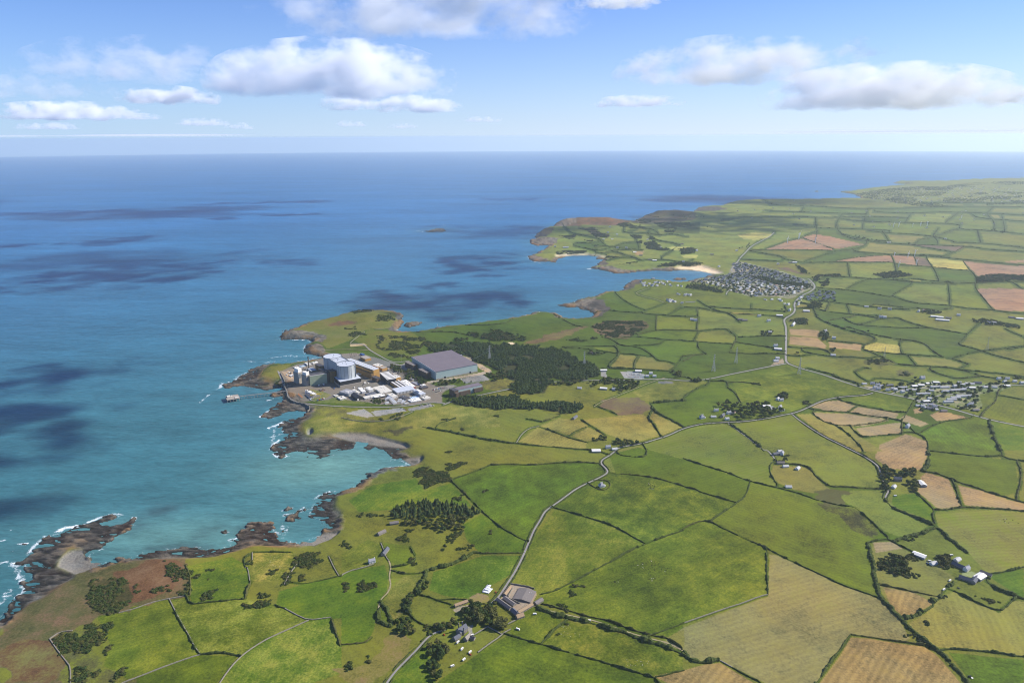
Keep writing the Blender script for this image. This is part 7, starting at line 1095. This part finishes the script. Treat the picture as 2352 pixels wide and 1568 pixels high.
VG = [('headland', hp[:20], 'white cottage crowded on the little headland of the village bay'), ('farm', hp[20:26], 'white building of the seaside farm above the caravans'), ('field', hp[26:30], 'cottage on the lane above the caravan line'), ('road', hp[30:], 'house of the lower village estate beside the main road'), ('village', np.array(keepers), None), ('edge', ex, 'house in the leafy outskirts right of the village road')]
cap = 300-len([o for o in col.objects if o.name.split('.')[0] in ('house',)])
cent = np.mean(keepers, 0)
order = np.argsort(np.hypot(np.array(keepers)[:, 0], np.array(keepers)[:, 1])); nv = 0
def vlabel(x, y, k):
    d = project([[x, y, 10]])[0]; u = d[0]-1750; v = d[1]-655
    part = 'upper left estate' if u < -40 and v < -12 else 'harbour side' if u < -40 else 'upper estate rows' if v < -8 else 'lower streets' if v > 8 else 'middle streets'
    return f'{k} in the {part} of the dense village by the beach'
KN = {'white': 'white gabled house', 'pale': 'pale grey house', 'whitebung': 'white bungalow', 'pink': 'tan-roofed house'}
rest = []
for nm, pts, lab in VG:
    idx_ = order if nm == 'village' else range(len(pts))
    for i in idx_:
        x, y = pts[i]; k = ['pale', 'whitebung', 'pale', 'white', 'whitebung', 'pink'][int(r_.integers(6))] if nm not in ('headland', 'farm') else 'white'
        if nv >= cap: rest.append((x, y)); continue
        nv += 1; put(HT[k], 'house', (x, y, float(gz(x, y))), r_.uniform(-.25, .25)+(.5 if i % 3 else -1.0), lab or vlabel(x, y, KN[k]), 'house', 'houses of the dense village by the beach', tuple(np.array((1.1, 1.05, .95))*r_.uniform(.8, 1.25)))
print('village', nv, len(rest))
# distant houses beyond telling apart
tw, r3 = scatter(GP('T3', '1080,1235 1130,1200 1400,1170 2000,1170 2139,1200 2139,1270 1800,1270 1300,1280')[:, :2], 120, 44, .5); tw = [tuple(p) for p in tw]+rest
for s in ('520,1252 620,1250 760,1252 900,1252 900,1262 520,1262', '300,1300 700,1290 900,1340 700,1400 400,1400', '1000,1320 2139,1310 2139,1420 1000,1440'): q, r3 = scatter(GP('T3', s)[:, :2], 330, 45, .5); tw += [tuple(p) for p in q]
b = MB()
for x, y in tw:
    s = r3.uniform(5, 9); z = float(gz(x, y)); w_ = s*.6; b.box(x-s, x+s, y-w_, y+w_, z-1, z+5, int(r3.integers(3))); b.add([(x-s-.4, y-w_-.4, z+5), (x+s+.4, y-w_-.4, z+5), (x+s+.4, y+w_+.4, z+5), (x-s-.4, y+w_+.4, z+5), (x-s-.4, y, z+8), (x+s+.4, y, z+8)], [[0, 1, 5, 4], [2, 3, 4, 5], [1, 2, 5], [3, 0, 4]], 3)
tag(b.build('far_town', [M['white'], M['cream'], M['slatel'], M['slate']]), 'scattered far houses of the coastal town and plain', 'town', kind='stuff')
gp, r4 = scatter(GP('Z3', '1240,150 1330,140 1500,185 1850,275 2060,350 2060,420 1900,490 1430,515 1180,440 900,370 760,360 960,310 1290,250')[:, :2], 15, 46, .5); V = []; F = []; k = 0
pr = [(np.array([v.co[:] for v in q.vertices]), [list(p.vertices) for p in q.polygons]) for q in BUSH]
gp4, _ = scatter(GP('Z4', '280,180 900,150 1250,160 1800,170 2240,170 2150,230 1750,340 1800,480 1740,570 1400,480 1180,540 900,540 900,420')[:, :2], 17, 47, .5); gpE, _ = scatter(GP('Z3', '2040,490 2150,440 2352,440 2352,560 2050,550')[:, :2], 20, 49, .5)
for x, y in np.concatenate([gp, gp4, gpE]):
    if r4.random() < .42: continue
    v, f = pr[r4.integers(3)]; q = r4.uniform(1.6, 4.0); V.append(np.stack([x+v[:, 0]*q, y+v[:, 1]*q, gz(x, y)+v[:, 2]*q], 1)); F += [[i+k for i in g] for g in f]; k += len(v)
tag(add('garden_shrubs', mesh('garden_shrubs', np.concatenate(V), F, [M_LEAF[0]])), 'green garden bushes and trees between the village houses', 'shrubs', kind='stuff')
# ------------------------------------------------------------------ cars
def car_meshes(m):
    b = MB(); b.box(-2.1, 2.1, -.88, .88, .3, .95); b.add([(-1.5, -.82, .95), (1.1, -.82, .95), (1.1, .82, .95), (-1.5, .82, .95), (-1.1, -.7, 1.5), (.5, -.7, 1.5), (.5, .7, 1.5), (-1.1, .7, 1.5)], [[4, 5, 6, 7], [0, 1, 5, 4], [1, 2, 6, 5], [2, 3, 7, 6], [3, 0, 4, 7]])
    w_ = MB(); w_.box(-1.05, .6, -.8, .8, 1.0, 1.32); t = MB()
    for sx in (-1.3, 1.3):
        for sy in (-.8, .8): t.bar((sx, sy-.1, .32), (sx, sy+.1, .32), .32, 10)
    return [('body', mesh('body', b.v, b.f, [m])), ('window', mesh('window', w_.v, w_.f, [M['glass']])), ('wheels', mesh('wheels', t.v, t.f, [M['tyre']]))]
CARS = [car_meshes(M[m]) for m in ('cpaint', 'white', 'steel', 'red', 'blue')]; CN = ('dark', 'white', 'silver', 'red', 'blue'); cr = np.random.default_rng(3)
def cars(t, a, b, n, lab, grp):
    p, q = GP(t, a)[0], GP(t, b)[0]
    for i in range(n):
        if cr.random() < .12: continue
        c = p+(q-p)*(i+.5)/n; k = int(cr.choice(5, p=[.45, .17, .2, .1, .08])); put(CARS[k], 'car', (c[0], c[1], float(gz(c[0], c[1]))+.1), math.atan2((q-p)[1], (q-p)[0])+1.57, f'{CN[k]} car {lab}', 'car', grp)
cars('Z2', '1205,780', '1380,740', 12, 'in the upper row of the staff car park', 'cars in the staff car park'); cars('Z2', '1215,792', '1440,740', 14, 'in the second row of the staff car park', 'cars in the staff car park'); cars('Z2', '1265,822', '1380,795', 9, 'in the lower row of the staff car park', 'cars in the staff car park')
cars('Z2', '985,1062', '1165,1030', 11, 'in the roadside bays below the perimeter road', 'cars in the roadside bays'); cars('Z2', '1120,1075', '1250,1052', 8, 'in the second line of roadside bays', 'cars in the roadside bays'); cars('Z2', '660,1095', '770,1135', 5, 'in the short row at the empty car park corner', 'cars at the empty car park'); cars('T9', '1960,1030', '2070,1030', 16, 'in the training centre car park', 'cars at the training centre'); cars('T9', '1970,1048', '2075,1048', 12, 'in the lower training centre row', 'cars at the training centre'); cars('T8', '800,600', '900,603', 9, 'outside the long white-roofed garage', 'cars outside the garage')
for t, x, y, k, l in (('T8', 708, 770, 3, 'red car on the main road above the crossroads'), ('T8', 706, 795, 0, 'dark car following down the main road'), ('T8', 727, 957, 1, 'white car turning at the crossroads'), ('T8', 870, 1003, 0, 'dark car on the road below the crossroads'), ('T8', 1145, 1093, 1, 'white car nearing the roadside village'), ('T8', 2180, 1355, 0, 'dark car leaving the roadside village'), ('Z5', 515, 1440, 3, 'red car beside the motorhome by the garden hedge'), ('Z5', 105, 1130, 3, 'red car in the trees left of the stone house'), ('Z6', 515, 725, 4, 'blue car beside the small caravan on the straw slope'), ('Z2', 450, 1108, 0, 'dark car alone in the empty car park'), ('Z2', 1715, 595, 1, 'white van-like car on the big paved apron'), ('Z6', 1110, 1195, 0, 'dark car on the grass below the slate farm'), ('Z5', 915, 465, 3, 'rusty red car by the bale stack')):
    p = GP(t, f'{x},{y}')[0]; put(CARS[k], 'car', (p[0], p[1], p[2]+.4), cr.uniform(0, 3), l, 'car')
# tractor in the mown field
p = GP('T7', '1930,1525')[0]; o = empty('tractor', p, 2.2); tag(o, 'dark tractor mowing the striped field edge at the bottom right', 'tractor'); MB().box(-2, 1.6, -.6, .6, .8, 1.8).build('body', M['cpaint'], o); MB().box(-1.6, .1, -.7, .7, 1.8, 3).build('cab', M['glass'], o); MB().box(-4.6, -2.2, -1.4, 1.4, .4, 1).build('mower', M['white'], o)
for sx, r in ((-1.2, .85), (1.2, .55)):
    for sy in (-.95, .95): MB().bar((sx, sy-.2, r), (sx, sy+.2, r), r, 12).build('wheel', M['tyre'], o)
# ------------------------------------------------------------------ sheep and cows: one body, low-poly
def beast(L, H, m, name):
    b = MB(); ring = lambda x, z, r, rz: [(x, r*math.cos(a), z+rz*math.sin(a)) for a in np.linspace(0, 2*math.pi, 9)[:-1]]
    sec = [(-L*.5, H*.66, .05, .05), (-L*.47, H*.68, L*.13, H*.2), (-L*.2, H*.66, L*.18, H*.25), (L*.15, H*.65, L*.18, H*.27), (L*.36, H*.72, L*.13, H*.22), (L*.5, H*.86, L*.08, H*.14), (L*.6, H*.95, L*.09, H*.13), (L*.72, H*.84, L*.05, H*.07), (L*.74, H*.82, .01, .01)]
    v = [p for s in sec for p in ring(*s)]; n = len(sec); b.add(v, [[i*8+k, i*8+(k+1) % 8, (i+1)*8+(k+1) % 8, (i+1)*8+k] for i in range(n-1) for k in range(8)])
    for x in (-L*.38, L*.28):
        for s in (-1, 1): b.bar((x, s*L*.1, H*.6), (x+.04, s*L*.1, H*.3), L*.06, 5, 0, L*.035); b.bar((x+.04, s*L*.1, H*.3), (x-.02, s*L*.1, 0), L*.035, 5, 0, L*.03)
    for s in (-1, 1): b.bar((L*.58, s*.05, H*1.02), (L*.55, s*L*.13, H*1.04), L*.03, 4)
    b.bar((-L*.49, 0, H*.8), (-L*.54, 0, H*.35), L*.02, 4); return mesh(name, b.v, b.f, [m])
COW = [beast(2.3, 1.5, M[m], 'cow') for m in ('hide', 'fleece')]; SHEEP = beast(1.25, .95, M['fleece'], 'sheep'); ar = np.random.default_rng(9)
def herd(t, poly, n, kind, lab, grp):
    q = GP(t, poly)[:, :2]; c = 0
    while c < n:
        x, y = ar.uniform(q.min(0), q.max(0))
        if not inpoly(np.array([x]), np.array([y]), q)[0]: continue
        c += 1; k = int(ar.random() < .35); o = add(kind, SHEEP if kind == 'sheep' else COW[k], None, (x, y, float(gz(x, y)))); o.rotation_euler = (0, 0, ar.uniform(0, 6.28)); tag(o, (('black ', 'white ')[k] if kind == 'cow' else 'white ')+kind+' '+lab, kind, grp)
herd('T6', '2060,215 2145,260 2080,265 2050,235', 20, 'cow', 'in the tight herd of the field right of the white villa', 'herd by the white villa'); herd('T6', '1980,780 2150,720 2260,800 2110,890 1990,840', 30, 'cow', 'grazing in the big field above the barn', 'cattle of the big field'); herd('T6', '1830,870 1870,875 1860,905 1840,900', 5, 'cow', 'near the gorse mound right of the barn', 'cattle by the gorse mound')
herd('T5', '1780,720 1950,710 1930,790 1780,790', 12, 'sheep', 'on the small shore pasture', 'sheep of the shore pasture'); herd('T6', '1440,1180 1600,1170 1640,1250 1480,1260', 18, 'sheep', 'on the stony slope below the track', 'sheep of the stony slope'); herd('T6', '1900,1410 2090,1400 2050,1470 1920,1460', 14, 'sheep', 'in the field at the bottom right of the centre', 'sheep of the bottom field'); herd('T9', '980,1390 1140,1385 1110,1430 990,1440', 16, 'sheep', 'on the pasture above the turquoise cove', 'sheep above the cove'); herd('T7', '2120,460 2297,470 2297,500 2140,490', 9, 'cow', 'in the olive field at the right edge', 'cattle at the right edge')
# small boat in the bay
p = unproj(P('T9', '660,692'))[0]; o = empty('sailing_boat', p, .4); tag(o, 'tiny white sailing boat in the bay behind the headland', 'boat'); MB().add([(-3, 0, .8), (-1.5, -1.2, .8), (3, -.9, .8), (3, .9, .8), (-1.5, 1.2, .8), (-2, 0, -.3), (2.6, 0, -.3)], [[0, 1, 2, 3, 4], [0, 1, 5], [1, 2, 6, 5], [2, 3, 6], [3, 4, 5, 6], [4, 0, 5]]).build('hull', M['white'], o); MB().bar((0, 0, .8), (0, 0, 10), .1).build('mast', M['steel'], o); MB().add([(0, .03, 1.6), (2.8, .03, 1.6), (0, .03, 9.6), (0, -.03, 1.6), (2.8, -.03, 1.6), (0, -.03, 9.6)], [[0, 1, 2], [5, 4, 3], [0, 3, 4, 1], [1, 4, 5, 2], [2, 5, 3, 0]]).build('sail', M['white'], o)
# ------------------------------------------------------------------ air: one even box of haze round the scene
def haze():
    m = bpy.data.materials.new('haze_air'); m.use_nodes = True; N = m.node_tree.nodes; L = m.node_tree.links; N.clear()
    o = N.new('ShaderNodeOutputMaterial'); v = N.new('ShaderNodeVolumePrincipled'); L.new(v.outputs[0], o.inputs['Volume'])
    v.inputs['Color'].default_value = (.79, .905, .955, 1); v.inputs['Density'].default_value = HAZE; v.inputs['Anisotropy'].default_value = .25
    mb = MB(); mb.box(-71000, 71000, -71000, 71000, drop(70000, 0)-2, CAMZ+8)
    tag(mb.build('haze', m), 'pale blue haze fading the far land', 'haze', kind='stuff')
HAZE = 2.7e-5
haze()

# ------------------------------------------------------------------ clouds: bodies of thin vapour
def cloudmat(name, w, dp, h, dens, thr, seed, fine=1.0, soft=.22, amp=7.5):
    m = bpy.data.materials.new(name); m.use_nodes = True; N = m.node_tree.nodes; L = m.node_tree.links; N.clear()
    o = N.new('ShaderNodeOutputMaterial'); v = N.new('ShaderNodeVolumePrincipled'); L.new(v.outputs[0], o.inputs['Volume'])
    v.inputs['Color'].default_value = (1, 1, 1, 1); v.inputs['Anisotropy'].default_value = 0.0
    tc = N.new('ShaderNodeTexCoord'); x = N.new('ShaderNodeSeparateXYZ'); L.new(tc.outputs['Object'], x.inputs[0])
    def Mt(op, a, b=None, clamp=False):
        n = N.new('ShaderNodeMath'); n.operation = op; n.use_clamp = clamp
        for i, q in enumerate((a, b)):
            if q is None: continue
            if isinstance(q, (int, float)): n.inputs[i].default_value = q
            else: L.new(q, n.inputs[i])
        return n.outputs[0]
    mp = N.new('ShaderNodeMapping'); mp.inputs['Scale'].default_value = (w/h*.7, dp/h*.7, 1.15); mp.inputs['Location'].default_value = (seed*3.1, seed*1.7, seed); L.new(tc.outputs['Object'], mp.inputs[0])
    n1 = N.new('ShaderNodeTexNoise'); n1.inputs['Scale'].default_value = 1.15*fine; n1.inputs['Detail'].default_value = 7; n1.inputs['Roughness'].default_value = .62; L.new(mp.outputs[0], n1.inputs['Vector'])
    r2 = N.new('ShaderNodeVectorMath'); r2.operation = 'DOT_PRODUCT'
    z = x.outputs[2]; zb = Mt('MULTIPLY', Mt('MINIMUM', Mt('ADD', z, .15), 0.0), 2.6)            # flat base: falls off quickly below the middle
    cm = N.new('ShaderNodeCombineXYZ'); L.new(x.outputs[0], cm.inputs[0]); L.new(x.outputs[1], cm.inputs[1]); L.new(Mt('ADD', z, zb), cm.inputs[2]); L.new(cm.outputs[0], r2.inputs[0]); L.new(cm.outputs[0], r2.inputs[1])
    s = Mt('ADD', Mt('SUBTRACT', 1.0, r2.outputs['Value']), Mt('MULTIPLY', Mt('SUBTRACT', n1.outputs[0], .5), amp))
    d = Mt('MULTIPLY', Mt('SUBTRACT', s, thr), 1/soft, True); L.new(Mt('MULTIPLY', d, dens), v.inputs['Density'])
    return m
_ico = bmesh.new(); bmesh.ops.create_icosphere(_ico, subdivisions=3, radius=1.0); _iv = [v.co[:] for v in _ico.verts]; _if = [[v.index for v in f.verts] for f in _ico.faces]; _ico.free()
def cloud(c, w, dp, h, rz, dens, thr, seed, label, group, fine=1., soft=.9, step=.25, amp=7.5):
    m = cloudmat('cloud_vapour', w, dp, h, dens, thr, seed, fine, soft, amp); m.cycles.volume_step_rate = step if hasattr(m.cycles, 'volume_step_rate') else 1
    o = add('cloud', mesh('cloud', _iv, _if, [m])); o.location = c; o.scale = (w/2, dp/2, h/2); o.rotation_euler = (0, 0, rz)
    return tag(o, label, 'cloud', group)
# centre x, y, width, height in survey pixels; distance; density; threshold
CL = [(985, 36, 700, 180, 5200, .008, -.1, 'huge soft white cloud at the top edge'), (770, 186, 500, 155, 8500, .020, -.35, 'bright cumulus left of centre with grey base'), (320, 162, 400, 115, 6800, .009, .05, 'grey-white cloud upper left'), (60, 208, 300, 70, 7200, .008, .1, 'dull grey cloud bank at the left edge'), (390, 228, 190, 42, 9000, .010, .1, 'small flat grey cloud under the upper left cloud'), (150, 264, 260, 42, 11000, .010, .05, 'long flat pinkish cloud low at the left'), (800, 245, 130, 44, 9500, .009, .1, 'small puff below the bright cumulus'), (955, 248, 200, 44, 9500, .009, .1, 'ragged flat cloud right of the small puff'), (1690, 165, 480, 130, 6800, .014, -.05, 'bright slanting cumulus right of centre'), (2030, 222, 450, 118, 10500, .018, -.35, 'brightest solid white cumulus at the right'), (1960, 118, 150, 62, 8500, .007, .1, 'faint puff between the two bright right cumuli'), (1460, 238, 200, 30, 9800, .007, .1, 'thin flat veil low right of centre'), (1985, 303, 340, 24, 21000, .006, .0, 'long white streak low over the right horizon'), (2250, 307, 200, 20, 21000, .005, .05, 'broken white streak at the far right horizon'), (2345, 228, 110, 40, 8500, .007, .1, 'pale wisp at the right edge'), (465, 284, 100, 22, 14000, .008, .1, 'small dark sliver of cloud over the left sea'), (548, 293, 60, 18, 15000, .008, .1, 'tiny dark cloud right of the small sliver'), (318, 271, 90, 16, 13000, .008, .1, 'thin dark streak beside the pinkish cloud'), (360, 312, 360, 16, 22000, .005, .0, 'long faint grey streak over the left horizon'), (115, 293, 110, 18, 15000, .007, .1, 'faint dark streak below the pinkish cloud'), (805, 287, 70, 16, 15000, .007, .1, 'tiny grey cloud low in the centre left'), (925, 292, 70, 14, 15000, .007, .1, 'tiny flat cloud low near the centre'), (1110, 277, 90, 16, 14000, .006, .1, 'faint grey dash low in the centre'), (40, 325, 130, 22, 24000, .005, .0, 'faint grey smudge at the left horizon'), (1420, 8, 200, 40, 5200, .006, .1, 'thin veil at the top edge right of the huge cloud')]
for i, (x, y, w_, h_, dist, dens, thr, lab) in enumerate(CL):
    v = rays([(x, y)])[0]; c = np.array([0, 0, CAMZ])+v*dist; c[2] = max(c[2], CAMZ+60); pxm = dist/FPX; W, H = w_*pxm, h_*pxm
    H = min(H, 2*(c[2]-CAMZ-25)) if c[2]-H/2 < CAMZ+25 else H
    big = h_ > 60; cloud(c, W*1.08, W*.6, max(H, 40)*(1.12 if big else 1.25), -math.atan2(c[0], c[1]), dens*6500/dist*(.30 if big else 1.6), thr+(.5 if big else .25), i+1, lab, 'cumulus clouds over the sea', fine=1.25 if big else .8, amp=6.5 if big else 6.0)
# clouds high above the picture, whose shadows lie on the water and the far hill: centre and size of the shadow in survey pixels
SH = [(150, 862, 330, 62, 2300), (80, 970, 360, 170, 2300), (285, 632, 520, 56, 2300), (275, 553, 210, 18, 2600), (20, 1170, 240, 70, 2300), (1110, 605, 220, 56, 2500), (1020, 690, 420, 84, 2500), (520, 502, 70, 8, 3200), (680, 492, 150, 8, 3200), (1660, 512, 440, 52, 3200), (25, 566, 120, 12, 2600)]
for i, (x, y, w_, h_, z) in enumerate(SH):
    p = unproj([(x, y), (x-w_/2, y), (x+w_/2, y), (x, y-h_/2), (x, y+h_/2)]); W = np.linalg.norm(p[2]-p[1]); D_ = min(np.linalg.norm(p[4]-p[3]), W*1.5)
    k = z/math.tan(SUN_EL); c = p[0]+np.array([SUND.x, SUND.y, 0])/math.cos(SUN_EL)*k; c[2] = p[0][2]+z
    cloud(c, W*1.15, D_*1.15, 260, -math.atan2(p[0][0], p[0][1]), .022, .62 if i != 9 else .42, i+60, f'broken cloud high out of view, {("first","second","third","fourth","fifth","sixth","seventh","eighth","ninth","tenth","eleventh")[i]} from the left shadowing the ground', 'high clouds above the view', fine=1.0, soft=.9, step=.5, amp=6 if i == 9 else 8)
